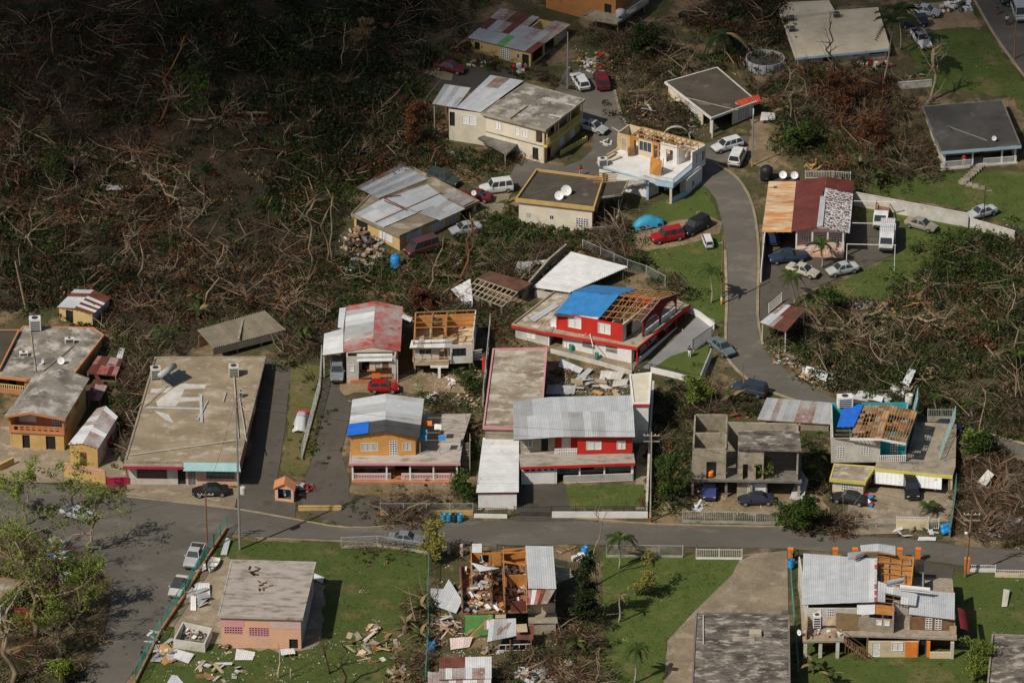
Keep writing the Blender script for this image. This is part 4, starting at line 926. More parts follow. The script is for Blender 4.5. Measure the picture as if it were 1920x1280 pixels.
h.rail(q[1], q[1]+V((1.2, .4, 0)), zf, 1.0, 'white', .16); h.box('landing', q[1]+V((.7, .7, -.15)), (1.5, 1.8, .15), 'wood_grey')
h.box('hanging_mattress', q[1]+V((1.4, -.4, -.7)), (.15, 1.1, 1.9), 'red', .3)
h.beam('lean_to_rafter', H(t(900, 130), zt), H(t(1040, 240), zt), 'wood'); h.sheets([H(p, zt) for p in Q(t, (905, 200), (1000, 245), (1020, 200), (920, 160))], 2, ['zinc_white'], deck=None)

# O: red-silver roof
h = Hs('house', 'white house under faded red and silver sheet roof with open carport', t(830, 830))
ze = zat(t(830, 830), t(0, 555)[1]); zr = ze+.7
e = lambda z, *c: [H(t(x, y), z) for x, y in c]
a = [H(t(605, 505), zr), H(t(632, 28), zr)]
lq = [H(t(298, 560), ze), H(t(330, 80), ze), a[1], a[0]]; rq = [a[0], a[1], H(t(920, 85), ze+.1), H(t(895, 548), ze)]
band = lambda i, r: ['rust_red', 'rust_red', 'zinc_rust', 'zinc_dull', 'zinc_dull', 'zinc', 'zinc_white', 'zinc_dull', 'rust_red'][i]
h.sheets(lq, 9, [], pick=band, ribs=4); h.sheets(rq, 9, ['rust_red', 'rust_red', 'rust_red'], ribs=4)
cq = [H(t(82, 590), ze-.5), H(t(100, 365), ze-.5), H(t(300, 310), ze-.05), H(t(297, 560), ze-.05)]
h.sheets(cq, 4, ['zinc_white', 'zinc'], ribs=4, pick=lambda i, r: 'zinc_white' if i < 3 else 'zinc'); h.sheets([H(t(240, 300), ze-.3), H(t(260, 100), ze-.2), H(t(328, 90), ze), H(t(300, 310), ze)], 4, ['zinc', 'zinc_rust', 'zinc'], deck=None)
q = [H(t(330, 600), ze), H(t(845, 590), ze), H(t(890, 110), ze), H(t(350, 120), ze)]
h.walls(q, h.z-1, ze-.1, 'white_dirty', ([(.0, .0001, 0, .1, 'x'), (.25, .92, .3, 3.0, 'x'), (.05, .16, 1.6, 2.6, 's')], [], [], []), which='frbl')
h.wall(q[0].lerp(q[3], .2), q[1].lerp(q[2], .2), h.z, ze-.1, [(.3, .45, .2, 2.4, 'D'), (.55, .68, .2, 2.4, 'dwhite_dirty'), (.7, .85, .2, 2.4, 'dwood_brown')], 'cream_pale', name='porch_wall')
h.gable(H(t(330, 565), ze-.05), H(t(850, 552), ze-.05), H(t(605, 515), zr-.12), 'cream_pale')
h.sheets([H(t(440, 655), ze-.6), H(t(808, 650), ze-.6), H(t(810, 570), ze-.1), H(t(440, 575), ze-.1)], 5, ['zinc_white'], ribs=5, deck=None)
h.slab('porch_floor', [q[0]+V((.5, -.3, 0)), q[1]+V((0, -.3, 0)), q[1].lerp(q[2], .2), q[0].lerp(q[3], .2)], h.z+.5, 1, 'terracotta')
h.rail(q[0].lerp(q[1], .25)+V((0, -.2, 0)), q[1]+V((-.5, -.2, 0)), h.z+.5, .9, 'dark_metal')
tw = H(t(640, 790), h.z+.5)+V((0, .0, .5)); mb = MB(); tw = q[0].lerp(q[1], .6)+V((0, -.27, 0)); mb.box(V((tw.x, tw.y, h.z+1)), (1.0, 0, 0), (0, .03, 0), (0, 0, .9)); mb.obj('hung_towel', 'cloth_orange', h.o)
h.posts([cq[0]+V((.15, .2, 0)), q[1]+V((.2, -.2, 0))], None, ze-.55, 'white_dirty')

# P: orange house, silver-blue-black roof, pink porch below
t = t11
h = Hs('house', 'orange house with silver, blue and black sheet roof over a pink porch', t21(50, 150))
zp = zat(t21(50, 150), t21(0, 45)[1])         # porch roof level
pr = h.slab('porch_roof', [(655, 868), (862, 868), (868, 825), (658, 828)], zp, .25, 'roof_pale', .05)
h.beam('fascia', pr[0]+V((-.1, -.07, -.12)), pr[1]+V((.1, -.07, -.12)), 'pink', .1, .3)
pf = inset(pr, .25)
h.posts([pf[0].lerp(pf[1], k) for k in (.01, .33, .55, .77, .99)], h.z, zp-.25, 'white', .2)
for k in ((.02, .37), (.47, .97)): h.rail(pf[0].lerp(pf[1], k[0])+V((0, -.05, 0)), pf[0].lerp(pf[1], k[1])+V((0, -.05, 0)), h.z+.25, .85, 'white', .2); h.wall(pf[0].lerp(pf[1], k[0])+V((0, .3, 0)), pf[0].lerp(pf[1], k[1])+V((0, .3, 0)), h.z, h.z+.85, [], 'pink', name='parapet')
h.slab('porch_floor', [pf[0]+V((0, -.6, 0)), pf[1]+V((0, -.6, 0)), pf[1]+V((0, 3, 0)), pf[0]+V((0, 3, 0))], h.z+.2, 1, 'terracotta')
h.wall(pf[0]+V((0, 2.6, 0)), pf[1]+V((0, 2.6, 0)), h.z-.5, zp-.25, [(.1, .25, .8, 1.9, 'j'), (.4, .55, .2, 2.2, 'D'), (.65, .75, .9, 1.8, 'w'), (.82, .92, .9, 1.8, 'w')], 'pink_pale', name='lower_wall')
h.wall(pf[1]+V((0, .3, 0)), pf[1]+V((0, 8, 0)), h.z-1, zp-.25, [], 'pink'); h.wall(pf[0]+V((0, 8, 0)), pf[0]+V((0, .3, 0)), h.z-1, zp-.25, [], 'pink')
UF = [H(p, zp) for p in Q(t, (52, 1262), (415, 1258))]; ux = UF[1]-UF[0]
q = [UF[0], UF[1], UF[1]+V((.5, 8.6, 0)), UF[0]+V((.5, 8.6, 0))]
h.slab('upper_deck', [pr[3], pr[2], pr[2]+V((1, 7, 0)), pr[3]+V((.4, 7, 0))], zp-.01, .2, 'roof_pale')
ze = zat((655+3, 853), t(0, 1155)[1]) if False else Yat(t(48, 1155), q[0].y-.4).z; zr = Yat(t(245, 1132), q[0].y-.5).z
h.walls(q, zp-.05, ze-.02, 'orange', ([(.16, .42, .65, 1.8, 'j'), (.6, .72, .05, 2.1, 'b'), (.8, .93, .65, 1.8, 'j')], [(.3, .5, .6, 1.8, 'j')], [], []), zref=zp)
mid = (q[0]+q[1])/2; h.gable(V((q[0].x, q[0].y, ze-.02)), V((q[1].x, q[1].y, ze-.02)), V((q[0].lerp(q[1], .53).x, q[0].y, zr-.05)), 'orange')
E = [H(p, z) for p, z in zip(Q(t, (35, 1155), (245, 1128), (435, 1160)), (ze, zr, ze))]
Bb = [H(p, z) for p, z in zip(Q(t, (62, 950), (250, 918), (462, 945)), (ze, zr, ze))]
ms = [a_.lerp(b_, .32) for a_, b_ in zip(E, Bb)]
h.sheets([E[0], ms[0], ms[1], E[1]], 3, ['black_sheet'], ribs=3); h.sheets([E[1], ms[1], ms[2], E[2]], 3, ['black_sheet'], ribs=3)
h.sheets([ms[0], Bb[0], Bb[1], ms[1]], 6, ['zinc', 'zinc_dull', 'zinc'], ribs=4); h.sheets([ms[1], Bb[1], Bb[2], ms[2]], 6, ['zinc', 'zinc', 'zinc_dull'], ribs=4)
up = V((0, 0, .09)); h.tarp([E[0]+up-V((.1, .1, 0)), E[0].lerp(E[1], .55)+up, ms[0].lerp(ms[1], .55)+up, ms[0]+up-V((.1, 0, 0))], 'tarp_bright', 8, 6, .04)
# clothes line beside P
cl = empty('clothes_line', H(t(500, 1240), zp), 'wash line with orange, cyan and white cloths beside the orange house', 'clothes line')
A, B, C2, D2 = [H(p, zp) for p in Q(t, (440, 1255), (550, 1255), (560, 1130), (450, 1130))]
for p in (A, B, C2, D2): mb = MB(); mb.tube([p, p+V((0, 0, 2.1))], .05, 5); mb.obj('pole', 'wood', cl)
for i in range(4): mb = MB(); mb.beam(A.lerp(D2, i/3)+V((0, 0, 2.05)), B.lerp(C2, i/3)+V((0, 0, 2.05)), .05, .05); mb.obj('batten', 'wood', cl)
for (u, v, m_) in ((.0, .1, 'tarp_cyan'), (.0, .35, 'tarp_cyan'), (.2, .75, 'cloth_orange'), (.7, .6, 'white'), (.95, .1, 'tarp_blue')):
    p = A.lerp(B, u+.15).lerp(D2.lerp(C2, u+.15), v)+V((0, 0, 2.12)); tarp_obj('cloth', [p+V((-.45, -.4, -.3)), p+V((.45, -.4, -.32)), p+V((.45, .5, 0)), p+V((-.45, .5, 0))], m_, cl, 4, 4, .1)
sx, sy = G((872, 893)), H((872, 826), zp)
st = empty('outside_stair', sx, 'dark grey outside stair on the right of the pink porch', 'stair')
for k in range(12): p = sx.lerp(sy, k/12); mb = MB(); mb.box(p, (1.1, 0, 0), (0, .35, 0), (0, 0, .2)); mb.obj('step', 'concrete_dark', st)
for dx in (-.6, .6): mb = MB(); mb.beam(sx+V((dx, 0, .6)), sy+V((dx, 0, .8)), .08, .9); mb.obj('side_wall', 'concrete', st)

# Q: grey roof, red and white house
t = t11
h = Hs('house', 'two storey red and white house under one wide light grey sheet roof', t21(1625, 160))
zb = h.z; zg = zat(t21(1625, 160), t21(0, 55)[1])
rr = h.slab('porch_roof', Q(t21, (1000, 75), (1640, 52), (1630, -15), (990, 0)), zg, .25, 'roof_pale'); h.beam('fascia', rr[0]+V((0, -.08, -.13)), rr[1]+V((0, -.08, -.13)), 'red', .12, .34)
fA, fB = rr[0]+V((.1, .3, 0)), rr[1]+V((-.2, .3, 0))
h.wall(fA, fA.lerp(fB, .3), h.z-.5, zg-.25, [], 'white', name='garage_door'); 
for k in range(5): 
    p = fA.lerp(fB, .03+.055*k)+V((.2, -.03, 0)); h.box('pane', (p.x+.1, p.y, h.z+2.05), (.45, .04, .25), 'glass')
h.wall(fA.lerp(fB, .3)+V((0, 2.2, 0)), fB+V((0, 2.2, 0)), h.z-.5, zg-.25, [(.05, .2, .3, 2.1, 'b'), (.3, .5, .5, 2, 'D'), (.6, .7, 0, 2, 'dwood_grey'), (.78, .95, .7, 2, 'j')], 'white_dirty', name='porch_wall')
h.wall(fA.lerp(fB, .38), fB, h.z-.5, h.z+.9, [], 'white', name='parapet'); h.rail(fA.lerp(fB, .38)+V((0, -.03, 0)), fB+V((0, -.03, 0)), h.z+.25, .8, 'white_dirty', .25, .12)
h.posts([fA.lerp(fB, k)+V((0, .1, 0)) for k in (.31, .52, .74, .985)], h.z, zg-.25, 'white', .2)
ga = [p+V((0, 9, 0)) for p in (fA, fB)]
h.wall(fB, ga[1], h.z-1, zg-.25, [], 'white'); h.wall(ga[0], fA, h.z-1, zg-.25, [], 'white')
q0, q1 = H(t(1000, 1262), zg), H(t(1622, 1250), zg); zf = zg+.02
ze = Yat(t(1630, 1155), q1.y-.6).z; zr2 = ze+.55
q = [q0, q1, q1+V((.3, 8, 0)), q0+V((.3, 8, 0))]
m_ = q0.lerp(q1, .31); m2_ = q0.lerp(q1, .51)
h.wall(q0+V((0, 1, 0)), m_+V((0, 1, 0)), zf, ze, [(.1, .35, .6, 1.9, 'j'), (.6, .8, 0, 2, 'D')], 'concrete', zref=zf)
h.wall(m_+V((0, 1.2, 0)), m2_+V((0, 1.2, 0)), zf, ze, [(.3, .7, 0, 2.1, 'dwhite')], 'red', zref=zf); h.wall(m2_, q1, zf, ze, [(.16, .44, .65, 1.85, 's'), (.72, .88, .65, 1.85, 's')], 'red', zref=zf)
h.wall(m2_+V((0, 1.2, 0)), m2_+V((0, .16, 0)), zf, ze, [], 'red', zref=zf)
h.wall(q1+V((0, .2, 0)), q[2], zf, ze, [(.3, .5, .7, 1.8, 's')], 'white', zref=zf); h.wall(q[3], q0+V((0, 1, 0)), zf, ze, [], 'concrete', zref=zf); h.wall(q[2], q[3], zf, ze, [], 'white')
h.rail(m_, m2_, zf, .85, 'white', .22, .12); h.slab('upper_floor', [q0, q1, q[2], q[3]], zf, .2, 'roof_pale')
e = [H(p, z) for p, z in zip(Q(t, (962, 1175), (1200, 1160), (1638, 1160), (1622, 925), (1168, 935), (958, 958)), (ze, ze, ze, ze+.3, ze+.3, ze+.3))]
ri = [e[0].lerp(e[5], .5)+V((0, 0, .35)), e[1].lerp(e[4], .55)+V((0, 0, .35)), e[2].lerp(e[3], .55)+V((0, 0, .35))]
h.sheets([e[0], e[1], ri[1], ri[0]], 6, ['zinc', 'zinc_dull'], ribs=4); h.sheets([e[1]+V((0, 0, .05)), e[2]+V((0, 0, .05)), ri[2]+V((0, 0, .05)), ri[1]+V((0, 0, .05))], 11, ['zinc', 'zinc', 'zinc_dull'], ribs=4)
h.sheets([ri[0], ri[1], e[4], e[5]], 6, ['zinc', 'zinc_dull'], ribs=4); h.sheets([ri[1], ri[2], e[3], e[4]], 11, ['zinc', 'zinc'], ribs=4)
hQ = h; zQg = zg
# long flat roof wing behind
wz = ze-.9
wg = h.slab('wing_roof', Q(t, (790, 1105), (1115, 1110), (1150, 665), (845, 670)), wz, .25, 'roof_wash', .18, 'pink')
wq = inset(wg, .25); h.walls(wq, h.z-.5, wz-.24, 'concrete', ([], [(.5, .6, 1, 2.2, 's')], [], []))
# white ribbed carport roof, front left
zc = zat(t21(770, 318), t21(0, 218)[1])
cq = [H(p, z) for p, z in zip(Q(t21, (752, 218), (990, 215), (992, -82), (790, -85)), (zc, zc, zc+.5, zc+.5))]
h.sheets([cq[0], cq[3], cq[2], cq[1]], 15, ['zinc_white'], ribs=2, amp=.12, jit=.01)
ci = inset([V((p.x, p.y, zc)) for p in cq], .25)
h.walls(ci, h.z-.6, zc-.08, 'white', ([], [(.1, .8, .1, 2.4, 'D')], [], []))
h.beam('fascia', ci[0]+V((0, -.1, -.18)), ci[1]+V((0, -.1, -.18)), 'red_dark', .1, .15)
# right hand white annex roof
az = zat((1205, 830), t(0, 975)[1])
ag = h.slab('annex_roof', Q(t, (1628, 975), (1720, 975), (1732, 800), (1608, 815)), az, .25, 'cream_pale', .15, 'white'); h.beam('fascia', ag[0]+V((0, -.07, -.1)), ag[1]+V((0, -.07, -.1)), 'red', .1, .25)
aq = inset(ag, .12); h.walls(aq, h.z-.6, az-.24, 'white', ([(.1, .8, 1.6, 2.3, 's')], [], [], []))
# ---------------------------------------------------------------- houses at the left
t = t10
# AA: big flat roof shop building
rA = [(233, 866), (449, 869), (499, 669), (290, 670)]
h = Hs('commercial_building', 'large low building with wide tan flat roof, grey and orange front', (450, 912), 'building')
zr = zat((445, 912), 868)
h.r = h.slab('roof', rA, zr, .3, 'roof_tan', .12, 'concrete', .22); q = inset(h.r, .3); h.q = q
fA, fB = q[0], q[1]; mid = fA.lerp(fB, .53)
h.wall(fA, mid, h.z-1, zr-.29, [(.16, .68, .9, 2.5, 'w'), (.86, .995, 0, 2.3, 'D')], 'white_dirty', cm='magenta')
h.wall(mid+(fB-fA)*.001, fB, h.z-1, zr-.29, [(.02, .2, 0, 2.3, 'g'), (.38, .96, .9, 2.3, 'g')], 'salmon', th=.17)
h.wall(q[1]+V((0, .18, 0)), q[2], h.z-1.5, zr-.29, [(.3, .36, 1, 2, 's'), (.6, .66, 1, 2, 's')], 'terracotta'); h.wall(q[2], q[3], h.z-1, zr-.29, [], 'concrete'); h.wall(q[3], q[0], h.z-1, zr-.29, [(.3, .4, 1, 2, 's')], 'concrete')
h.slab('canopy', [h.r[0]+V((-.1, -.9, 0)), h.r[0].lerp(h.r[1], .51)+V((0, -.9, 0)), h.r[0].lerp(h.r[1], .51)+V((0, .02, 0)), h.r[0]+V((-.1, .02, 0))], zr-.14, .25, 'roof_tan')
h.beam('fascia', h.r[0]+V((-.1, -.97, -.2)), h.r[0].lerp(h.r[1], .51)+V((0, -.97, -.2)), 'magenta', .1, .35)
a, b = h.r[0].lerp(h.r[1], .515), h.r[1]
mb = MB(); mb.prism([a+V((0, -.05, .05)), b+V((0, -.05, .05)), b+V((.2, -1.1, -.55)), a+V((0, -1.1, -.55))], (0, 0, .07)); mb.obj('awning', 'aqua_pale', h.o)
hA = h; z = zr
acbox(t(870, 830), z, 'white cistern box at the left end of the tan roof', (1.3, 1.1, 1.5), .1)
acbox(t(1305, 815), z, 'white air conditioner box at the back right of the tan roof', (1.3, 1.1, 1.4), .05)
acbox(t(1345, 935), z, 'small white box with duct in the middle right of the tan roof', (.5, .5, .8), .05)
sp = empty('solar_water_heater', H(t(990, 830), z), 'solar water heater with slanted dark panels and silver drum on tan roof', 'solar heater')
a, b, c, d = [H(p, zz) for p, zz in zip(Q(t, (965, 878), (1070, 822), (1000, 782), (905, 835)), (z+.15, z+.15, z+1.0, z+1.0))]
for k in range(4):
    mb = MB(); p = [a.lerp(b, (k+.05)/4), a.lerp(b, (k+.95)/4), d.lerp(c, (k+.95)/4), d.lerp(c, (k+.05)/4)]; mb.prism(p, (0, 0, .06)); mb.obj('panel', 'glass', sp)
for p, q_ in ((a, b), (d, c), (a, d), (b, c)): mb = MB(); mb.beam(p-V((0, 0, .05)), q_-V((0, 0, .05)), .07, .07); mb.obj('frame', 'steel', sp)
mb = MB(); mb.tube([d+V((-.3, .3, .3)), c+V((-.6, .5, .3))], .42, 12); mb.obj('drum', 'zinc_dull', sp, smooth=True)
for k in (d, c): mb = MB(); mb.tube([V((k.x, k.y+.2, z)), k+V((0, .2, 0))], .04, 5); mb.obj('leg', 'steel', sp)
for i, (c, lb) in enumerate((((815, 992, 1120, 1000), 'long grey metal gutter lying across the tan roof'), ((1120, 925, 1125, 1075), 'bundle of grey metal strips lying upright on tan roof'), ((1105, 1060, 1160, 955), 'metal strip crossing the bundle on the tan roof'), ((1245, 960, 1262, 905), 'short metal strip on the right half of the tan roof'), ((720, 1258, 1320, 1175), 'long thin pipe across the front of the tan roof'), ((1305, 820, 1330, 1160), 'thin white conduit running down the right of tan roof'), ((1335, 940, 1375, 1180), 'second white conduit beside the first on the tan roof'), ((800, 985, 930, 865), 'thin pipe from solar heater to the left roof edge'))):
    w = .35 if i in (0, 1) else .1; mb = MB(); mb.beam(H(t(*c[:2]), z+.08+.03*i), H(t(*c[2:]), z+.08+.03*i), w, .07); mb.obj('metal_strip' if i < 4 else 'roof_pipe', 'zinc' if i < 4 else 'white_dirty', None, H(t(*c[:2]), z), label=lb, cat='metal strip' if i < 4 else 'pipe')
# white repair patches of the tan roof: thin coats of sealant
for pts in (((870, 960), (1000, 860), (1155, 865), (1140, 885), (1030, 890), (1010, 935), (1120, 935), (1115, 955), (1000, 960), (980, 985), (880, 985)), ((860, 1010), (940, 1030), (970, 1080), (920, 1060)), ((845, 890), (960, 880), (930, 910), (840, 910))):
    h.slab('sealant_patch', Q(t, *pts), z+.012, .01, 'white_dirty', par=h.o)
# AB: yellow house with grey gable roof
h = Hs('house', 'two storey yellow house with mottled grey gable roof and terracotta balcony', t(80, 1230))
ze = zat(t(80, 1230), t(0, 1040)[1]); zr = ze+.9
RF, RB = H(t(165, 1018), zr), H(t(335, 770), zr); EL = [H(t(25, 1038), ze), H(t(190, 812), ze)]; ER = [H(t(365, 1055), ze), H(t(500, 830), ze)]
def rplane(a, b, c, d, m='roof_grey'): mb = MB(); mb.prism([p-V((0, 0, .16)) for p in (a, b, c, d)], (0, 0, .16)); return mb.obj('roof', m, h.o)
rplane(EL[0], RF, RB, EL[1]); rplane(RF, ER[0], ER[1], RB)
for a, b in ((EL[0], RF), (RF, ER[0])): h.beam('bargeboard', a-V((0, .1, .15)), b-V((0, .1, .15)), 'terracotta', .12, .28)
q = inset([V((p.x, p.y, 0)) for p in (EL[0], ER[0], ER[1], EL[1])], .45)
fz = h.z+(ze-h.z)*.52; u0 = fz-h.z
qb = [q[0].lerp(q[3], .16), q[1].lerp(q[2], .16)]
h.wall(qb[0], qb[1], fz, ze-.15, [(.1, .42, .5, 1.7, 's'), (.72, .95, 0, 2.1, 'b')], 'terracotta', zref=fz, name='balcony_wall')
h.wall(q[0], q[1], h.z-1, fz-.1, [(.22, .36, 0, 2, 'D'), (.66, .84, 0, 2, 'D')], 'yellow_deep')
h.wall(q[1]+V((0, .18, 0)), q[2], h.z-1, ze-.15, [(.1, .3, u0+.6, u0+1.8, 's'), (.5, .68, u0+.6, u0+1.8, 's')], 'yellow_deep', cm='terracotta'); h.wall(q[3], q[0], h.z-1, ze-.15, [], 'yellow_deep'); h.wall(q[2], q[3], h.z-1, ze-.15, [], 'yellow_deep')
h.gable(V((q[0].x, q[0].y+.2, ze-.2)), V((q[1].x, q[1].y+.2, ze-.2)), V((RF.x, q[0].y+.2, zr-.2)), 'terracotta')
h.slab('balcony', [q[0]+V((-.1, -.2, 0)), q[1]+V((.1, -.2, 0)), qb[1], qb[0]], fz, .2, 'terracotta')
h.wall(q[0]+V((0, -.1, 0)), q[1]+V((0, -.1, 0)), fz, fz+.85, [(.08+.11*k, .15+.11*k, .15, .7, 'x') for k in range(8)], 'terracotta', name='parapet', zref=fz, th=.1)
h.posts([q[0], q[1]], fz, ze-.2, 'terracotta', .25)
for k in range(4): h.beam('roof_pipe', H(t(80+3*k, 985), zr-.35), H(t(205, 800), zr-.2), 'white_dirty', .05, .05) if k == 0 else None
# AC: grey flat roof behind
rC = Q(t, (140, 838), (405, 790), (580, 590), (60, 560))
h = Hs('house', 'house with long grey flat roof, orange edge and dishes at left', t(150, 935))
zr = zat(t(150, 935), t(0, 835)[1])
h.r = h.slab('roof', Q(t, (-90, 812), (145, 838), (420, 800), (582, 590), (520, 548), (130, 540)), zr, .25, 'roof_grey', .08, 'terracotta')
q = inset(h.r, .35)
h.wall(q[0], q[1], h.z-1, zr-.25, [(.25, .95, .7, 2.3, 'x')], 'terracotta'); h.wall(q[2], q[3], h.z-2, zr-.25, [(.1, .28, .8, 2, 's'), (.55, .73, .8, 2, 's')], 'yellow_deep', cm='terracotta'); h.wall(q[1], q[2], h.z-1, zr-.25, [], 'yellow_deep'); h.wall(q[3], q[4], h.z-1, zr-.25, [], 'yellow'); h.wall(q[4], q[5], h.z-1, zr-.25, [], 'yellow'); h.wall(q[5], q[0], h.z-1, zr-.25, [], 'yellow')
h.wall(q[0]+V((0, 2, 0)), q[1]+V((0, 2, 0)), h.z-1, zr-.25, [(.5, .7, 0, 2, 'D')], 'terracotta', name='porch_wall'); h.rail(q[0].lerp(q[1], .25), q[0].lerp(q[1], .95), h.z+.7, .7, 'yellow', .3, .14)
h.slab('side_roof', Q(t, (-140, 800), (0, 780), (110, 560), (-40, 560)), zr+.4, .25, 'roof_brown', .06, 'terracotta')
acbox(t(197, 560), zr, 'tall white crate tank on the grey flat roof at left', (1.5, 1.2, 1.7), .1, 'plastic_white')
acbox(t(388, 635), zr, 'white air conditioner in middle of the grey flat roof', (1.2, .5, .7), .1, 'white'); acbox(t(132, 705), zr, 'low white box near the edge of the grey flat roof', (1.1, .6, .5), .1, 'white')
satellite(t(225, 755), zr, 'left of two dishes on the grey flat roof', .75, (.6, -1, .2)); satellite(t(342, 750), zr, 'right of two dishes on the grey flat roof', .8, (-.2, -1, .4))
h.beam('roof_pipe', H(t(170, 575), zr+.1), H(t(200, 790), zr+.1), 'concrete', .12, .1); h.beam('roof_pipe', H(t(240, 790), zr+.1), H(t(410, 650), zr+.1), 'concrete', .1, .1)
# AD: shed
h = Hs('shed', 'small yellow block shed with red and silver striped sheet roof', t(520, 555), 'shed')
ze = zat(t(520, 555), t(0, 475)[1]); zr = ze+.5
A = [H(t(318, 435), ze), H(t(415, 440), zr), H(t(518, 474), ze)]; B = [H(t(415, 335), ze), H(t(525, 338), zr), H(t(620, 383), ze)]
h.sheets([A[0], B[0], B[1], A[1]], 5, [], pick=lambda i, r: ['zinc', 'zinc', 'zinc_white', 'rust', 'zinc'][i]); h.sheets([A[1], B[1], B[2], A[2]], 9, [], pick=lambda i, r: ['rust', 'zinc_white'][i % 2] if i < 7 else 'rust')
q = inset([V((p.x, p.y, 0)) for p in (A[0], A[2], B[2], B[0])], .2)
h.walls(q, h.z-1, ze-.05, 'yellow', ([(.2, .42, 0, 1.9, 'D')], [(.55, .6, 1, 1.6, 'D')], [], []), mats={'r': 'white_dirty'}); h.gable(V((q[0].x, q[0].y, ze-.05)), V((q[1].x, q[1].y, ze-.05)), V((A[1].x, (q[0].y+q[1].y)/2, zr-.05)), 'yellow')
# AE: small red roofs
h = Hs('lean_to', 'upper dark red sheet lean-to beside the yellow wall', t(640, 850), 'lean-to')
z0 = zat(t(640, 850), t(0, 800)[1]); h.sheets([H(p, z0+d) for p, d in zip(Q(t, (480, 800), (650, 815), (688, 722), (545, 705)), (0, 0, .1, .1))], 6, ['rust', 'rust_red', 'maroon_sheet'], rows=2); h.posts([H(t(645, 815), z0), H(t(490, 800), z0), H(t(680, 730), z0)], None, z0-.1, 'wood_grey', .1)
h.sheets([H(p, z0+.1) for p in Q(t, (650, 715), (680, 722), (698, 665), (668, 660))], 1, ['zinc_white'], deck=None)
h = Hs('lean_to', 'lower dark red sheet lean-to beside the yellow wall', t(560, 990), 'lean-to')
z0 = zat(t(560, 990), t(0, 950)[1]); h.sheets([H(p, z0+d) for p, d in zip(Q(t, (490, 950), (560, 955), (600, 870), (510, 860)), (0, 0, .1, .1))], 4, ['maroon_sheet', 'rust_red'], rows=2); h.posts([H(t(556, 953), z0), H(t(495, 948), z0), H(t(595, 875), z0)], None, z0-.1, 'wood_grey', .1)
h.sheets([H(t(525, 812), z0+.8), H(t(545, 812), z0+.8), H(t(580, 865), z0+.1), H(t(550, 870), z0+.1)], 2, ['maroon_sheet'], deck=None)
# AF: white-red roof annex
h = Hs('annex', 'small yellow annex with streaky red and white sheet roof', t20(440, 68), 'annex')
ze = zat(t20(440, 68), t(0, 1205)[1]); zr = ze+.4
A = [H(t(378, 1200), ze), H(t(460, 1195), zr), H(t(548, 1222), ze)]; B = [H(t(540, 1000), ze), H(t(590, 985), zr), H(t(658, 1045), ze)]
h.sheets([A[0], B[0], B[1], A[1]], 8, ['zinc_white', 'zinc_rust', 'zinc'], ribs=3); h.sheets([A[1], B[1], B[2], A[2]], 9, ['zinc_rust', 'rust_red', 'zinc_white', 'zinc_rust'], ribs=3)
q = inset([V((p.x, p.y, 0)) for p in (A[0], A[2], B[2], B[0])], .18)
h.walls(q, h.z-1, ze-.05, 'yellow_deep', ([(.35, .6, 0, 2, 'g')], [(.5, .75, .6, 1.6, 's')], [], []), mats={'r': 'pink_pale'}, cm='magenta'); h.gable(V((q[0].x, q[0].y, ze-.05)), V((q[1].x, q[1].y, ze-.05)), V((A[1].x, (q[0].y+q[1].y)/2, zr-.05)), 'yellow_deep')
# front garden walls
def blockwall(name, label, pts, hgt, mat, th=.2, cat='wall', lattice=None):
    P_ = [G(p) for p in pts]; o = empty(name, P_[0], label, cat)
    for a, b in zip(P_, P_[1:]):
        mb = MB(); d = (b-a); d.z = 0; n = V((d.y, -d.x, 0)).normalized(); hh = hgt
        mb.prism([a-V((0, 0, .6)), b-V((0, 0, .6)), b+V((0, 0, hh)), a+V((0, 0, hh))], -n*th); mb.obj('wall_panel', mat, o)
        mb = MB(); mb.prism([a+n*.04+V((0, 0, hh)), b+n*.04+V((0, 0, hh)), b+n*.04+V((0, 0, hh+.08)), a+n*.04+V((0, 0, hh+.08))], -n*(th+.08)); mb.obj('coping', mat, o)
        if lattice:
            mb = MB(); L = d.length; u = d.normalized(); k = int(L/.4)
            for i in range(k):
                for r in range(2): mb.box(a+u*((i+.5)*L/k)+n*.01+V((0, 0, hh-.2-.36*r)), u*.26, n*.04, V((0, 0, .26)))
            mb.obj('lattice_block', lattice, o, kind='stuff')
    return o
blockwall('garden_wall', 'yellow garden wall with pink lattice blocks beside the street', Q(t20, (360, 130), (590, 175)), 1.9, 'yellow_deep', lattice='pink')
blockwall('garden_wall', 'crimson garden wall between yellow wall and grey shopfront', Q(t20, (597, 180), (720, 175)), 1.0, 'magenta')
blockwall('garden_wall', 'yellow garden wall at the far left by the tree', Q(t20, (0, 100), (80, 60)), .9, 'yellow_deep')
# AG: open shed with grey-brown corrugated roof
h = Hs('shed', 'long open shed with sloping grey-brown corrugated roof below the woods', t(1290, 720), 'shed')
z0 = zat(t(1190, 730), t(0, 690)[1])
aq = [H(p, z0+d) for p, d in zip(Q(t, (1190, 665), (1595, 562), (1475, 455), (1100, 562)), (.8, .8, 1.6, 1.6))]
h.sheets(aq, 17, ['grey_brown_sheet'], ribs=2, amp=.12, jit=.01)
a, b = aq[0]-V((0, 0, .08)), aq[1]-V((0, 0, .08)); n17 = 17
for i in range(n17):
    mb = MB(); p, q_ = a.lerp(b, i/n17), a.lerp(b, (i+1)/n17); mb.prism([p-V((0, 0, .9)), q_-V((0, 0, .9)), q_, p], (0, .03*(i % 2)+.02, 0)); mb.obj('front_sheet', 'grey_brown_sheet', h.o)
h.posts([p.lerp(aq[(i+2) % 4], .05) for i, p in enumerate(aq)]+[aq[0].lerp(aq[1], .33)+V((0, .3, 0)), aq[0].lerp(aq[1], .66)+V((0, .3, 0))], None, z0+.6, 'wood_grey', .14)
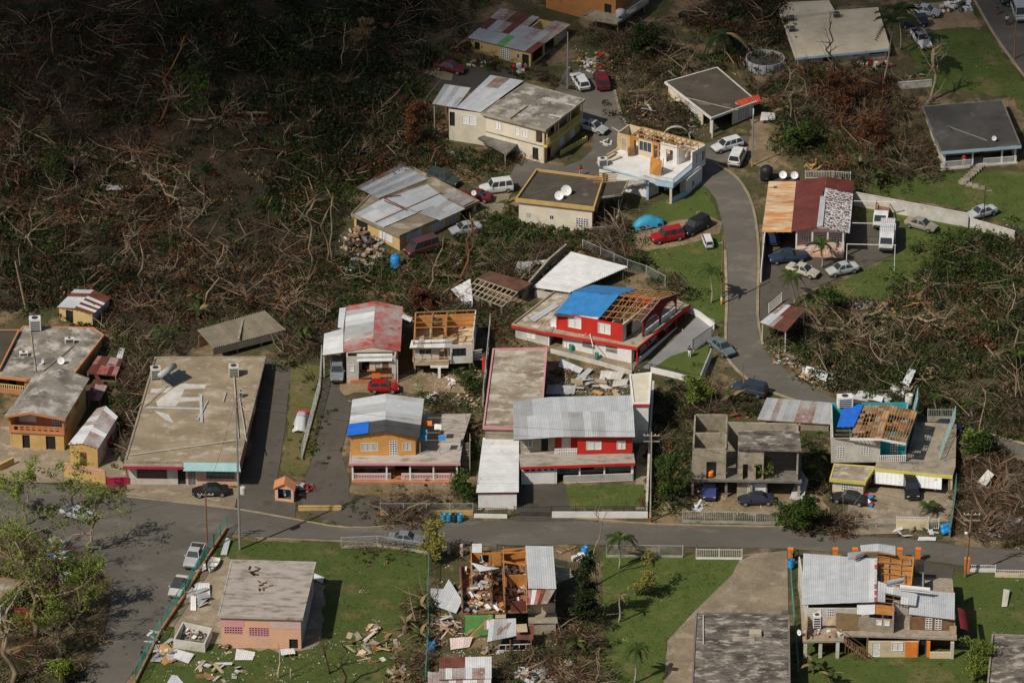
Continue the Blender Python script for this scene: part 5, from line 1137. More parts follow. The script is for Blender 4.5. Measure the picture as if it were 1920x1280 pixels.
h.wall(aq[3].lerp(aq[0], .1), aq[2].lerp(aq[1], .1), h.z-1, z0+.9, [], 'wood_brown', name='back_wall'); h.beam('loose_board', H(t(1330, 610), z0+1.3), H(t(1355, 500), z0+1.6), 'wood_grey', .3, .06)
# ---------------------------------------------------------------- houses, right and lower
# T: long dull sheet roof behind the shells
t = t12
h = Hs('shed', 'low grey building with dull sheet roof behind the unfinished concrete shell', t(420, 1110), 'shed')
z0 = zat(t(420, 1110), t(0, 1065)[1])
aq = [H(p, z0+d) for p, d in zip(Q(t, (415, 1062), (825, 1088), (850, 968), (470, 938)), (0, 0, .5, .5))]
h.sheets(aq, 12, ['zinc_dull', 'zinc_dull', 'zinc_rust'], ribs=4); q = inset([V((p.x, p.y, 0)) for p in aq], .25); h.walls(q, h.z-1, z0-.1, 'concrete', ([(.1, .2, .5, 1.6, 'D'), (.5, .6, 0, 2, 'D')], [], [], []))
# R: unfinished concrete shell
h = Hs('concrete_shell', 'roofless unfinished grey concrete house shell with empty window openings', t22(50, 250), 'building')
zf = zat(t22(50, 250), t22(0, 140)[1]); zt = Yat(t(62, 1225), H(t22(50, 140), zf).y).z
A = H(t22(52, 140), zf); B = H(t22(240, 140), zf); C_ = H(t22(655, 150), zf)
dep = V((.5, 9, 0)); dep2 = V((.3, 7, 0))
h.slab('floor', [A+V((-.1, -.2, 0)), C_+V((.2, -.2, 0)), C_+dep, A+dep], zf, .3, 'concrete_dark')
W_ = lambda a, b, ops, m='concrete', z=zt, **k: h.wall(a, b, zf, z, ops, m, zref=zf, th=.2, **k)
W_(A, B, [(.42, .72, .0, 2.4, 'x')]); W_(A+dep, A, [(.4, .55, .8, 2, 'x')]); W_(B+dep, A+dep, [(.25, .65, .8, 2, 'x')]); W_(B, B+dep, [(.1, .3, 0, 2, 'x'), (.6, .8, 0, 2, 'x')]);
W_(A+dep*.45, B+dep*.45, [(.3, .7, 0, 2, 'x')], name='partition')
M1 = A.lerp(C_, .42); M2 = A.lerp(C_, .98)
W_(C_+dep2, B+dep2+V((.2, 0, 0)), [(.15, .3, .8, 2, 'x'), (.62, .8, .8, 2, 'x')]); W_(M1, A.lerp(C_, .66), [(.2, .4, 0, 2.2, 'x'), (.7, .95, 0, 2.2, 'x')]); W_(M2, M2+dep2, [(.3, .6, .8, 2, 'x')])
W_(M1+dep2*.6, M1, [(.3, .6, 0, 2, 'x')], name='partition'); W_(A.lerp(C_, .66), A.lerp(C_, .66)+dep2*.5, [(.3, .6, .8, 2, 'x')], name='partition')
sl = h.slab('roof', [M1+V((0, -.2, 0)), M2+V((.3, -.3, 0)), M2+V((.3, 4.6, 0)), M1+V((.2, 4.6, 0))], zt+.22, .22, 'roof_stain')
h.posts([A+V((.1, .3, 0)), B+V((.1, .3, 0)), A.lerp(C_, .55)+V((0, .3, 0)), C_+V((-.1, .3, 0))], h.z-.5, zf-.3, 'concrete', .3)
h.wall(A.lerp(C_, .42)+V((0, .5, 0)), A.lerp(C_, .7)+V((0, .5, 0)), h.z-.5, zf-.3, [(.35, .95, .6, 2, 's')], 'concrete', name='lower_wall'); h.wall(A+V((0, 5, 0)), C_+V((0, 5, 0)), h.z-.5, zf-.3, [(.2, .3, 0, 2, 'D'), (.75, .9, .5, 2, 'D')], 'concrete_dark', name='lower_wall')
for k in range(7): 
    p = A.lerp(B, .3+.08*k)+dep*(.6+.04*k); h.beam('loose_board', p+V((0, 0, .1)), p+V((1.0-.2*k, -1.6, 1.2)), random.choice(['wood_pale', 'zinc_dull', 'zinc']), .5, .05)
for c, lb in (((118, 128), 'left of two orange barrels in the concrete shell'), ((156, 128), 'right of two orange barrels in the concrete shell'), ((370, 110), 'orange buoy-like ball inside the concrete shell')):
    p = H(t22(*c), zf); o = MB(); o.lathe(p, [(.02, 0), (.38, 0), (.42, .25), (.38, .5), (.42, .75), (.3, .85), (.02, .86)], 14); o.obj('barrel', 'orange_bright', None, p, smooth=True, label=lb, cat='barrel', group='orange barrels in the shell')
# S: teal and grey house with bare brown roof boards
t = zS
h = Hs('house', 'grey and teal house with bare brown roof boards and a blue tarp strip', t(150, 890))
zl = zat(t(150, 890), t(0, 760)[1])
lo = h.slab('lower_roof', Q(t, (120, 752), (440, 782), (530, 640), (160, 615)), zl, .3, 'roof_wash', .1, 'olive_yellow'); lq = inset(lo, .35)
h.walls(lq, h.z-1, zl-.29, 'cream_pale', ([(.28, .68, .5, 1.9, 'b')], [(.1, .9, 0, 2.1, 'dwood_orange')], [], []))
dk = h.slab('deck', Q(t, (520, 655), (1215, 720), (1240, 640), (1250, 260), (890, 240), (800, 560), (540, 585)), zl+.1, .35, 'concrete')
h.beam('fascia', dk[0]+V((0, -.08, -.15)), dk[1]+V((0, -.08, -.15)), 'olive_yellow', .14, .45)
cg = [p-V((0, 0, .5)) for p in (dk[0]+V((0, -.1, 0)), dk[0].lerp(dk[1], .86)+V((0, -.1, 0)))]
h.sheets([cg[0]+V((-.1, -1.3, -.8)), cg[1]+V((-.1, -1.3, -.8)), cg[1]+V((0, 0, .15)), cg[0]+V((0, 0, .15))], 8, ['zinc_white'], ribs=2, amp=.02, name='awning_sheet')
h.posts([dk[0].lerp(dk[1], .35)+V((0, .2, 0)), dk[0].lerp(dk[1], .78)+V((0, -.4, 0)), dk[0].lerp(dk[1], .99)+V((0, .2, 0))], None, zl-.3, 'cream', .26)
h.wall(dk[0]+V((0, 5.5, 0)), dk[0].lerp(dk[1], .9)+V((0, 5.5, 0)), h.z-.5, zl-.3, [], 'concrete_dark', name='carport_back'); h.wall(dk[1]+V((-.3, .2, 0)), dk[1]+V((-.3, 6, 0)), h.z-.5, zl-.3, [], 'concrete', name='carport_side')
U0, U1 = H(t(135, 600), zl+.1), H(t(800, 592), zl+.1); zf = zl+.1
ze = Yat(t(140, 388), U0.y).z; zm = Yat(t(540, 385), U0.y).z
bk = V((.35, 9.2, 0)); q = [U0, U1, U1+bk+V((.4, 0, 0)), U0+bk]
s1 = U0.lerp(U1, .63)
h.wall(U0, s1, zf, ze, [(.12, .28, .6, 2.2, 'b'), (.62, .84, 1, 2.2, 'b')], 'white_dirty', zref=zf)
h.wall(s1+V((0, 1.6, 0)), U1+V((0, 1.6, 0)), zf, ze-.1, [(.45, .72, .3, 2.1, 'b')], 'teal', zref=zf, name='porch_wall'); h.rail(s1, U1, zf, .9, 'white', .24, .12); h.posts([U1+V((-.1, .1, 0)), s1+V((.1, .1, 0))], zf, ze-.1, 'white_dirty')
h.wall(s1, s1+V((0, 1.6, 0)), zf, ze-.1, [], 'teal', zref=zf); h.wall(U1+V((0, 1.6, 0)), q[2], zf, ze-.1, [(.3, .5, .8, 1.9, 's')], 'aqua_pale', zref=zf); h.wall(q[2], q[3], zf, ze, [], 'teal', zref=zf); h.wall(q[3], q[0], zf, ze, [(.3, .5, .8, 2, 'w')], 'white_dirty', zref=zf)
for s in (.25, .5, .75): h.wall(q[3].lerp(q[2], s), q[0].lerp(q[1], s)+V((0, 1.8, 0)), zf, ze-.2, [(.4, .6, 0, 2, 'x')], 'teal' if s != .5 else 'cream', th=.1, zref=zf, name='partition')
h.slab('upper_floor', q, zf+.02, .1, 'wood_grey')
E0, E1, E2 = H(t(150, 385), ze), H(t(575, 390), ze+.55), H(t(800, 432), ze)
B0, B1, B2 = H(t(260, 92), ze), H(t(672, 88), ze+.55), H(t(905, 148), ze)
LP = lambda s, v: E0.lerp(E1, s).lerp(B0.lerp(B1, s), v); RP = lambda s, v: E1.lerp(E2, s).lerp(B1.lerp(B2, s), v)
for k in range(9): h.beam('rafter', LP(.0, k/8)-V((0, 0, .1)), LP(1, k/8)-V((0, 0, .1)), 'wood_brown', .08, .13); h.beam('rafter', RP(0, k/8)-V((0, 0, .1)), RP(1, k/8)-V((0, 0, .1)), 'wood_brown', .08, .13)
for k in range(10): h.beam('batten', LP(.36+.07*k, 0), LP(.36+.07*k, 1), 'wood', .07, .05); h.beam('batten', RP(.02+.107*k, 0), RP(.02+.107*k, 1), 'wood', .07, .05)
rd = random.Random(9)
for i in range(12):
    for j in range(9):
        f = LP if j < 5 else RP; s0 = .36+.128*j if j < 5 else .0+.25*(j-5)
        w = .125 if j < 5 else .245
        hole = (i in (6, 7, 8) and j in (0, 1, 2, 3) and rd.random() < .75) or (j > 4 and i in (2, 3, 4, 7, 8) and rd.random() < .6) or (i < 2 and j in (0, 1, 2, 5, 6)) or rd.random() < .06
        if hole: continue
        mb = MB(); a = [f(s0, i/12), f(s0+w, i/12), f(s0+w, (i+.93)/12), f(s0, (i+.93)/12)]; mb.prism([p-V((0, 0, .045)) for p in a], (0, 0, .025)); mb.obj('roof_board', rd.choice(['wood_brown', 'wood', 'wood_brown', 'wood_grey']), h.o)
for a, b in ((E0.lerp(E1, .36), E1), (E1, E2)): h.beam('bargeboard', a+V((0, -.1, -.05)), b+V((0, -.1, -.05)), 'white', .08, .3)
up = V((0, 0, .1)); h.tarp([LP(0, .3)+up, LP(.36, .3)+up, LP(.4, 1)+up, LP(-.02, 1.02)+up], 'tarp_bright', 9, 9, .12)
h.gable(V((s1.x, s1.y, ze-.1)), V((U1.x, U1.y, ze-.12)), V((E1.x, U1.y, ze+.4)), 'white')
h.wall(dk[5]+V((0, 1, 0)), dk[4]+V((-.6, 0, 0)), zf, zf+.6, [], 'aqua_pale', name='parapet')
ac = acbox(t(255, 105), ze, 'white metal tank box behind the bare brown roof', (1.9, 1.2, 1.5), .1, 'white')
wd = [H(p, zf) for p in Q(t, (1100, 690), (1235, 280))]
# U: big silver house lower right
t = zU
h = Hs('house', 'large two storey wooden house with silver sheet roof and torn orange corner', t(1550, 1150))
zf = zat(t(1600, 1130), t(0, 960)[1]); zfl = zf
A, B = H(t(130, 980), zf), H(t(1610, 955), zf)
A2 = H(t(520, 975), zf)
fl = h.slab('floor', [A, A2, A2+V((.2, 1.3, 0)), B+V((0, .0, 0)), B+V((.4, 14, 0)), A+V((.2, 16, 0))], zf, .25, 'wood_grey')
ze = Yat(t(130, 640), H(t(165, 800), zf).y).z
k0 = H(t(165, 815), zf)
e = lambda z, *c: [H(t(x, y), z) for x, y in c]
main = [H(t(118, 632), ze), H(t(835, 605), ze+.5), H(t(838, 190), ze+.5), H(t(135, 138), ze)]
n_ = 10
sk = lambda i, r: 'zinc'
h.sheets(main, n_, ['zinc'], rows=2, ribs=4, pick=lambda i, r: 'zinc_white' if i == 9 else 'zinc')
h.sheets([H(t(560, 190), ze+.45), H(t(698, 185), ze+.5), H(t(698, 120), ze+.55), H(t(560, 130), ze+.45)], 2, ['zinc_dull'], deck=None)
for i in range(7): p, q_ = main[1].lerp(main[2], .0+i*.15)+V((-.1, 0, .08)), main[1].lerp(main[2], .1+i*.15)+V((-.1, 0, .08)); h.beam('ridge_cap', p, q_, 'rust_red' if i in (0, 1, 2, 5) else 'zinc', .32, .05)
rp = [H(t(845, 600), ze+.5), H(t(1215, 640), ze+.1), H(t(1230, 530), ze+.12), H(t(850, 405), ze+.5)]
h.sheets([rp[0], rp[1], rp[2], rp[3]], 5, ['zinc', 'zinc_white', 'zinc'], rows=2, skip={(1, 0), (2, 0)}, deck='wood_brown')
hz2 = Yat(t(1590, 775), H(t(1600, 900), zf).y).z
ext = [H(t(1148, 722), hz2+.2), H(t(1585, 776), hz2), H(t(1588, 520), hz2), H(t(1165, 480), hz2+.3)]
h.sheets(ext, 6, ['zinc'], rows=2, ribs=4); h.beam('fascia', ext[3]+V((0, .1, -.1)), ext[2]+V((0, .1, -.1)), 'wood_orange', .1, .25)
def curl(p, L, w, rz, m='zinc', n=6, r=.5):
    u = V((math.cos(rz), math.sin(rz), 0)); v = V((-u.y, u.x, 0)); mb = MB(); pr = []
    for i in range(n+1): a = i/n*2.2; pr.append(p+v*(w*.5-r*math.sin(a)-(w*.4 if i == 0 else 0))+V((0, 0, r*(1-math.cos(a))+.05)))
    for i in range(n): mb.quad(pr[i], pr[i]+u*L, pr[i+1]+u*L, pr[i+1]); mb.quad(pr[i+1]-V((0, 0, .02)), pr[i+1]+u*L-V((0, 0, .02)), pr[i]+u*L-V((0, 0, .02)), pr[i]-V((0, 0, .02)))
    return mb.obj('curled_sheet', m, h.o, smooth=True)
curl(H(t(940, 465), ze+.5), 2.2, 1.2, .35); curl(H(t(1060, 500), ze+.4), 3.6, 1, -.2, 'zinc_white'); curl(H(t(640, 215), ze+.6), 1.4, 1, .7, 'zinc_dull')
# torn orange corner: walls lined with orange boards, open to the sky
oq = [H(p, ze-.1) for p in Q(t, (845, 440), (1170, 470), (1200, 165), (850, 140))]; oz = zf+.3
of = [V((p.x, p.y, zf)) for p in oq]
h.walls(of, zf-.1, ze-.15, 'wood_orange', ([], [(.3, .55, .8, 1.9, 'x')], [(.2, .5, .8, 1.9, 'x')], []), which='rb', zref=zf)
for i in range(16):
    a, b = of[0].lerp(of[3], i/16), of[1].lerp(of[2], i/16); d = (of[3]-of[0])/16
    mb = MB(); z_ = ze-.7+(.03 if i % 2 else 0); mb.prism([V((p.x, p.y, z_)) for p in (a+d*.03, b+d*.03, b+d*.97, a+d*.97)], (0, 0, .03)); mb.obj('ceiling_board', 'wood_orange', h.o)
for s in (0, .33, .66, 1): h.beam('rafter', V((*of[0].lerp(of[1], s).xy, ze-.55)), V((*of[3].lerp(of[2], s).xy, ze-.55)), 'wood', .07, .12)
for v in (.15, .45, .62, .8, .97): h.beam('purlin', V((*of[0].lerp(of[3], v).xy, ze-.35)), V((*of[1].lerp(of[2], v).xy, ze-.5)), 'wood', .08, .1)
for a, b in (((950, 250), (950, 320)), ((950, 250), (1160, 250)), ((1105, 330), (1105, 420)), ((885, 330), (885, 395)), ((1160, 190), (1165, 250))): h.beam('conduit', H(t(*a), ze-.35), H(t(*b), ze-.35), 'steel', .1, .06)
bkq = [H(t(690, 122), ze+.3), H(t(855, 118), ze+.7), H(t(855, 45), ze+.7), H(t(680, 60), ze+.3)]; h.sheets(bkq, 3, ['zinc'], deck='wood_orange'); h.sheets([bkq[1], H(t(1020, 155), ze+.3), H(t(1018, 68), ze+.3), bkq[2]], 3, ['zinc'], deck='wood_orange')
sd = H(t(1200, 380), zf); h.wall(H(t(1170, 470), ze-.6), H(t(1290, 470), ze-.6), zf-3, ze-.6, [], 'grey_pad', name='side_wall'); h.wall(H(t(1290, 470), ze-.6), H(t(1290, 320), ze-.6), zf-3, ze-.6, [], 'grey_pad', name='side_wall')
tk = H(t(1250, 290), ze-.5); h.box('roof_tank', tk+V((0, 0, .5)), (1.0, 1.2, 1.1), 'dark_metal')
# front walls under the eaves
F0, F1, F2, F3 = [H(p, zf) for p in Q(t, (165, 815), (660, 880), (1000, 905), (1045, 760))]
h.wall(F0, H(t(650, 815), zf), zf, ze-.15, [(.16, .28, 1.6, 2.3, 's'), (.4, .54, .4, 2.3, 'b')], 'white_dirty', zref=zf)
h.wall(F1, F2, zf, ze-.45, [(.5, .66, 1, 1.7, 's'), (.72, .88, 1, 1.7, 's')], 'wood_grey', zref=zf)
aw = [H(t(650, 735), ze-.5), H(t(820, 720), ze-.25), H(t(825, 615), ze), H(t(650, 625), ze-.1)]; h.sheets(aw, 3, ['zinc_white'], deck=None)
aw2 = [H(t(825, 718), ze-.25), H(t(1005, 735), ze-.6), H(t(1012, 650), ze-.35), H(t(830, 615), ze)]; mb = MB(); mb.prism([p-V((0, 0, .03)) for p in aw2], (0, 0, .05)); mb.obj('plywood_panel', 'wood_orange', h.o)
h.wall(F2, F2+V((.2, 4, 0)), zf, ze-.5, [], 'wood_grey'); h.wall(F2+V((.2, 4, 0)), H(t(1165, 760), zf)+V((0, 1, 0)), zf, ze-.3, [(.3, .7, .8, 2, 'j')], 'white_dirty', zref=zf)
g0, g1 = H(t(1155, 872), zf), H(t(1590, 880), zf)
h.wall(g0, g1, zf, hz2-.05, [(.34, .49, .15, 1.9, 'b'), (.55, .7, .15, 1.9, 'b')], 'wood_brown', zref=zf); h.wall(g1, g1+V((.3, 9, 0)), zf-3, hz2-.05, [], 'wood_grey'); h.wall(g0+V((0, 4, 0)), g0, zf, hz2-.05, [], 'wood_grey')
h.wall(A+V((.2, 16, 0)), F0, zf-3, ze-.1, [], 'white_dirty', zref=zf); h.wall(F0+V((0, -.1, 0)), A+V((.3, .3, 0)), zf, zf+.0+1.2, [], 'wood', name='side_board', zref=zf)
b_ = H(t(1600, 905), zf); mb = MB(); mb.box(b_+V((-.4, -.2, .6)), (.8, 0, 0), (0, .05, 0), (0, 0, 1.1)); mb.obj('hung_sheet', 'wood_pale', h.o)
for i, (x, m_, w_) in enumerate(((345, 'cloth_pink', .9), (398, 'cloth_yellow', .8), (450, 'cloth_pink', .9))):
    p = H(t(x, 800), zf)+V((0, -1.6, 1.2)); tarp_obj('hung_cloth', [p+V((-w_/2, 0, -.7)), p+V((w_/2, .05, -.75)), p+V((w_/2, 0, .6)), p+V((-w_/2, 0, .6))], m_, h.o, 4, 4, .1)
p = H(t(565, 870), zf)+V((0, 0, 1.2)); tarp_obj('hung_cloth', [p+V((-1.5, -.2, -1.0)), p+V((1.4, -.2, -1.2)), p+V((1.5, 0, 1.0)), p+V((-1.5, 0, 1.2))], 'leaf_straw', h.o, 10, 5, .15)
acbox(t(262, 855), zf, 'white refrigerator standing on the open deck of wooden house', (.9, .8, 1.8), 0, 'white', 'refrigerator', 'refrigerator', 'refrigerators')
rd = random.Random(5)
for i in range(26):
    p = H(t(rd.uniform(150, 500), rd.uniform(880, 965)), zf); mb = MB(); s = rd.uniform(.15, .45); a = rd.uniform(0, 3); u = V((math.cos(a), math.sin(a), 0))*s; mb.box(p+V((0, 0, .12)), u, V((-u.y, u.x, 0))*rd.uniform(.4, 1), V((0, 0, rd.uniform(.1, .35))))
    mm = rd.choice(['wood', 'white', 'orange', 'white_dirty', 'wood_brown', 'terracotta', 'steel']); mb.obj('household_item', mm, None, p, label='small %s household item among the clutter on the open deck' % {'white_dirty': 'off-white', 'wood_brown': 'dark brown wooden', 'wood': 'wooden'}.get(mm, mm), cat='household item', group='clutter on the open deck')
# lower storey
l0, l1 = H(t(740, 955), zf), H(t(1345, 955), zf)
gy = G(t(900, 1135)).y; zg = G(t(900, 1135)).z
def lw(x0, x1): return Yat(t(x0, 1135), gy), Yat(t(x1, 1135), gy)
a, b = lw(740, 1235); h.wall(a, b, zg-1, zf-.25, [(.1, .26, .1, 2.1, 'dwhite'), (.48, .7, .9, 2.1, 's'), (.745, .8, 1.0, 2.2, 'x')], 'cream', zref=zg, name='lower_wall')
a, b = lw(1110, 1228); h.wall(a+V((0, -.06, 0)), b+V((0, -.06, 0)), zg-.5, zf-.3, [], 'orange_bright', name='orange_panel', th=.05)
a, b = lw(1235, 1320); h.wall(a+V((0, .5, 0)), b+V((0, .5, 0)), zg-.5, zf-.25, [(.1, .9, 0, 2.3, 'D')], 'wood_brown', name='lower_wall', zref=zg)
a, b = lw(1318, 1348); h.wall(a, b, zg-.5, zf-.25, [], 'orange_bright', name='orange_panel')
a, b = lw(1345, 1558); h.wall(a+V((0, -.3, 0)), b+V((0, -.3, 0)), zg-.5, zg+.9, [], 'cream', name='parapet'); h.wall(a+V((0, 2.5, 0)), b+V((0, 2.5, 0)), zg-.5, zf-.25, [], 'wood_brown', name='lower_wall')
h.posts([b+V((0, -.2, 0)), *(V((H(t(x, 990), zf-.3).x, A.y+.3, 0)) for x in (155, 465)), V((H(t(300, 990), zf-.3).x, A.y+.4, 0))], None, zf-.25, 'white_dirty', .4)
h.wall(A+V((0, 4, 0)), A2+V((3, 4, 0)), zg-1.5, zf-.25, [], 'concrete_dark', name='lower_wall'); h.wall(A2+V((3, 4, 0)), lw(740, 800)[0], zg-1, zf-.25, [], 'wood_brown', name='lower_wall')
s0, s1 = H(t(535, 960), zf), G(t(770, 1130))
for k in range(12): p = s0.lerp(s1, k/12); h.box('stair_step', p-V((0, .3, .1)), (.4, 1, .06), 'wood_brown')
for dy in (-.8, .2): h.beam('stair_string', s0+V((0, dy, -.2)), s1+V((0, dy, -.1)), 'wood_brown', .06, .25); h.beam('handrail', s0+V((0, dy, .8)), s1+V((0, dy, .8)), 'wood_brown', .06, .08)
for k in range(8): p = s0.lerp(s1, k/8); h.beam('stair_post', p+V((0, -.8, -1.5)), p+V((0, -.8, .8)), 'wood_brown', .06, .06)
h.box('red_scooter_cover', G(t(380, 1085))+V((0, 1.6, .6)), (1.4, .8, .9), 'red', .1)
satellite(t(100, 930), zf, 'white dish on the left edge of the wooden deck', .6, (-.8, -.6, .2))
mr = empty('awning_hood', H(t(1660, 840), hz2-1.2), 'dark red curved awning on right side of large silver-roofed house', 'awning')
c = H(t(1640, 840), hz2-1.6)
for k in range(6):
    mb = MB(); y0 = -2.4+k*.8
    for j in range(5):
        a0, a1 = j/5*1.5, (j+1)/5*1.5; mb.quad(*[c+V((1.25*math.sin(a_)-.2, y_, 1.2*math.cos(a_))) for a_, y_ in ((a0, y0), (a0, y0+.78), (a1, y0+.78), (a1, y0))])
    mb.obj('hood_panel', 'red_dark', mr, smooth=True)
# V: stained dark slab roof
t = t22
h = flat_house('house', 'house with black-stained grey slab roof at the bottom of the drive', [(1296, 1300), (1482, 1300), (1480, 1150), (1304, 1148)], (1296, 1345), 0, 'concrete', 'roof_stain', lip=.12, lipm='concrete_dark', ins=.3)
z = h.zr; hV = h
mb = MB(); p = H(t(405, 1010), z); h.box('roof_hatch', p+V((0, 0, .2)), (1.4, 1.1, .45), 'concrete'); h.beam('roof_pipe', H(t(115, 900), z+.1), H(t(115, 1060), z+.1), 'white_dirty', .14, .12); h.box('hatch_base', H(t(340, 1035), z)+V((0, 0, .05)), (2.6, .9, .1), 'roof_pale'); h.box('sill_block', H(t(570, 895), z)+V((0, 0, .25)), (.8, .5, .5), 'concrete_dark')
# W: corner slab
h = flat_house('house', 'house with blotchy white and black slab roof in the bottom right corner', [(1848, 1310), (1990, 1310), (1990, 1195), (1860, 1190)], (1848, 1360), 0, 'concrete', 'roof_stain', lip=.2, lipm='concrete', ins=.3)
# X: wrecked house
t = zX
h = Hs('wrecked_house', 'wrecked wooden house torn open with rooms full of rubble', t(600, 925), 'house')
zf = zat(t(390, 850), t(0, 668)[1]); q = [H(p, zf) for p in Q(t, (368, 660), (940, 640), (930, 240), (345, 250))]
h.slab('floor', inset(q, -.1), zf, .2, 'wood_brown')
Wx = lambda a, b, top, m, ops=[]: h.wall(a, b, zf, zf+top, ops, m, th=.09, zref=zf)
f = lambda s, v: q[0].lerp(q[1], s).lerp(q[3].lerp(q[2], s), v)
Wx(f(0, 1), f(0, 0), 1.2, 'rust_brown'); Wx(f(.16, 1), f(.16, .55), 2.3, 'wood_orange', [(.3, .6, 0, 2, 'x')]); Wx(f(.62, 1), f(0.16, 1), 2.0, 'wood_orange', [(.4, .7, .6, 1.7, 'x')])
Wx(f(.46, .9), f(.46, .1), 2.4, 'rust_brown', [(.3, .45, 0, 2, 'x')]); Wx(f(.65, 1.05), f(.65, 0), 2.5, 'wood_orange', [(.4, .55, 0, 2, 'x')]); Wx(f(.65, .5), f(1, .5), 1.9, 'wood_orange'); Wx(f(1, 1), f(.65, 1), 2.5, 'wood_orange'); Wx(f(1, 0), f(1, 1.05), 2.3, 'wood_orange', [(.5, .7, .6, 1.8, 'x')])
Wx(f(.75, .0), f(.98, .0), 1.4, 'rust', [])
zt = zf+2.5
rf = [H(p, z) for p, z in zip(Q(t, (950, 440), (1200, 445), (1172, 66), (925, 60)), (zt, zt, zt+.4, zt+.4))]; h.sheets(rf, 4, ['zinc'], rows=2, deck='wood_orange')
h.sheets([H(p, z) for p, z in zip(Q(t, (940, 585), (1120, 575), (1190, 450), (945, 450)), (zt-.9, zt-.9, zt-.1, zt-.1))], 6, ['rust', 'zinc_rust', 'rust_red', 'zinc_white'], ribs=3, deck=None)
h.sheets([H(p, z) for p, z in zip(Q(t, (520, 290), (700, 260), (560, 235), (440, 210)), (zt-.3, zt-.1, zt+.3, zt+.2))], 4, ['zinc'], deck=None); h.sheets([H(p, z) for p, z in zip(Q(t, (735, 250), (800, 450), (810, 330), (760, 225)), (zt, zf+.4, zf+1, zt))], 2, ['zinc_dull'], deck=None)
for a, b in (((710, 110), (930, 80)), ((720, 125), (925, 115)), ((720, 195), (930, 235)), ((725, 205), (925, 225)), ((600, 290), (620, 560)), ((720, 260), (740, 600))): h.beam('loose_rafter', H(t(*a), zt), H(t(*b), zt), 'wood_orange' if a[1] < 250 else 'wood_brown', .12, .16)
for a, b in (((1190, 200), (1300, 220)), ((1190, 270), (1330, 280)), ((1190, 330), (1320, 300)), ((1200, 370), (1330, 320))): h.beam('loose_panel', H(t(*a), zf+.4), H(t(*b), zf+.2), random.choice(['wood_orange', 'wood_pale', 'wood_grey']), 1.0, .06)
rd = random.Random(11)
for i in range(230):
    s, v = rd.uniform(.01, .98), rd.uniform(0.01, .97); p = f(s, v); L = rd.uniform(.25, 1.7); a = rd.uniform(0, 3.1); u = V((math.cos(a), math.sin(a), 0)); mb = MB(); mb.box(p+V((0, 0, rd.uniform(.1, .5))), u*L, V((-u.y, u.x, rd.uniform(-.4, .4)))*rd.uniform(.08, .4), V((0, 0, rd.uniform(.04, .25))))
    mb.obj('rubble_piece', rd.choice(['wood', 'wood_brown', 'white_dirty', 'wood_pale', 'steel', 'rust_brown', 'wood_orange', 'white', 'zinc_dull', 'terracotta', 'wood_grey']), h.o)
g0 = zat(t(395, 860), 0) if False else hz(q[0].x, q[0].y-3)
h.wall(H(t(390, 672), zf), H(t(640, 668), zf), h.z-1, zf-.2, [], 'green_wall', name='lower_wall'); h.beam('stair_string', H(t(640, 650), zf), G(t(395, 835))+V((0, -.6, 0)), 'wood_pale', .1, .25); h.beam('stair_string', H(t(625, 660), zf)+V((0, -.9, 0)), G(t(400, 850))+V((0, -1.3, 0)), 'wood', .1, .25)
h.wall(H(t(950, 590), zf), H(t(1190, 580), zf), h.z-.5, zf+.2, [], 'wood_pale', name='lower_wall'); h.wall(H(t(1000, 740), zf-1.2), H(t(1195, 745), zf-1.2), h.z-1.0, zf-1.2, [], 'wood_grey', name='lower_wall'); h.wall(H(t(1190, 580), zf), H(t(1200, 240), zf), h.z-1, zf, [], 'wood_grey', name='lower_wall')
h.slab('lower_deck', Q(t, (950, 745), (1215, 745), (1190, 590), (950, 600)), zf-1.15, .1, 'wood_grey')
zk = zat(t(600, 1030), t(0, 915)[1]); lr = [H(p, z) for p, z in zip(Q(t, (585, 915), (845, 860), (840, 705), (610, 712)), (zk, zk, zk+.9, zk+.9))]
h.sheets(lr, 6, ['zinc_dull', 'zinc'], rows=1); h.sheets([H(p, z) for p, z in zip(Q(t, (845, 895), (995, 898), (1000, 765), (850, 770)), (zk, zk, zk+.5, zk+.5))], 4, ['rust_brown', 'rust'], deck=None); mb = MB(); mb.prism([H(p, zk+.75) for p in Q(t, (850, 830), (945, 825), (935, 755), (840, 760))], (0, 0, .05)); mb.obj('plywood_panel', 'wood_pale', h.o)
h.sheets([H(p, z) for p, z in zip(Q(t, (555, 810), (605, 800), (605, 725), (560, 722)), (zk+.4, zk+.4, zk+.9, zk+.9))], 2, ['rust_red', 'zinc_white'], deck=None)
h.posts([H(t(600, 905), zk), H(t(975, 895), zk), H(t(790, 900), zk)], None, zk, 'wood_brown', .14); h.rail(G(t(690, 1010)), G(t(965, 1000)), h.z+.1, .9, 'white', .8, .06)
h.box('black_drum', G(t(850, 1010))+V((0, 1, .8)), (.9, .9, 1.3), 'plastic_black'); h.slab('upper_wall_panel', Q(t, (655, 700), (750, 700), (752, 645), (660, 645)), zf-.3, .08, 'wood_pale')
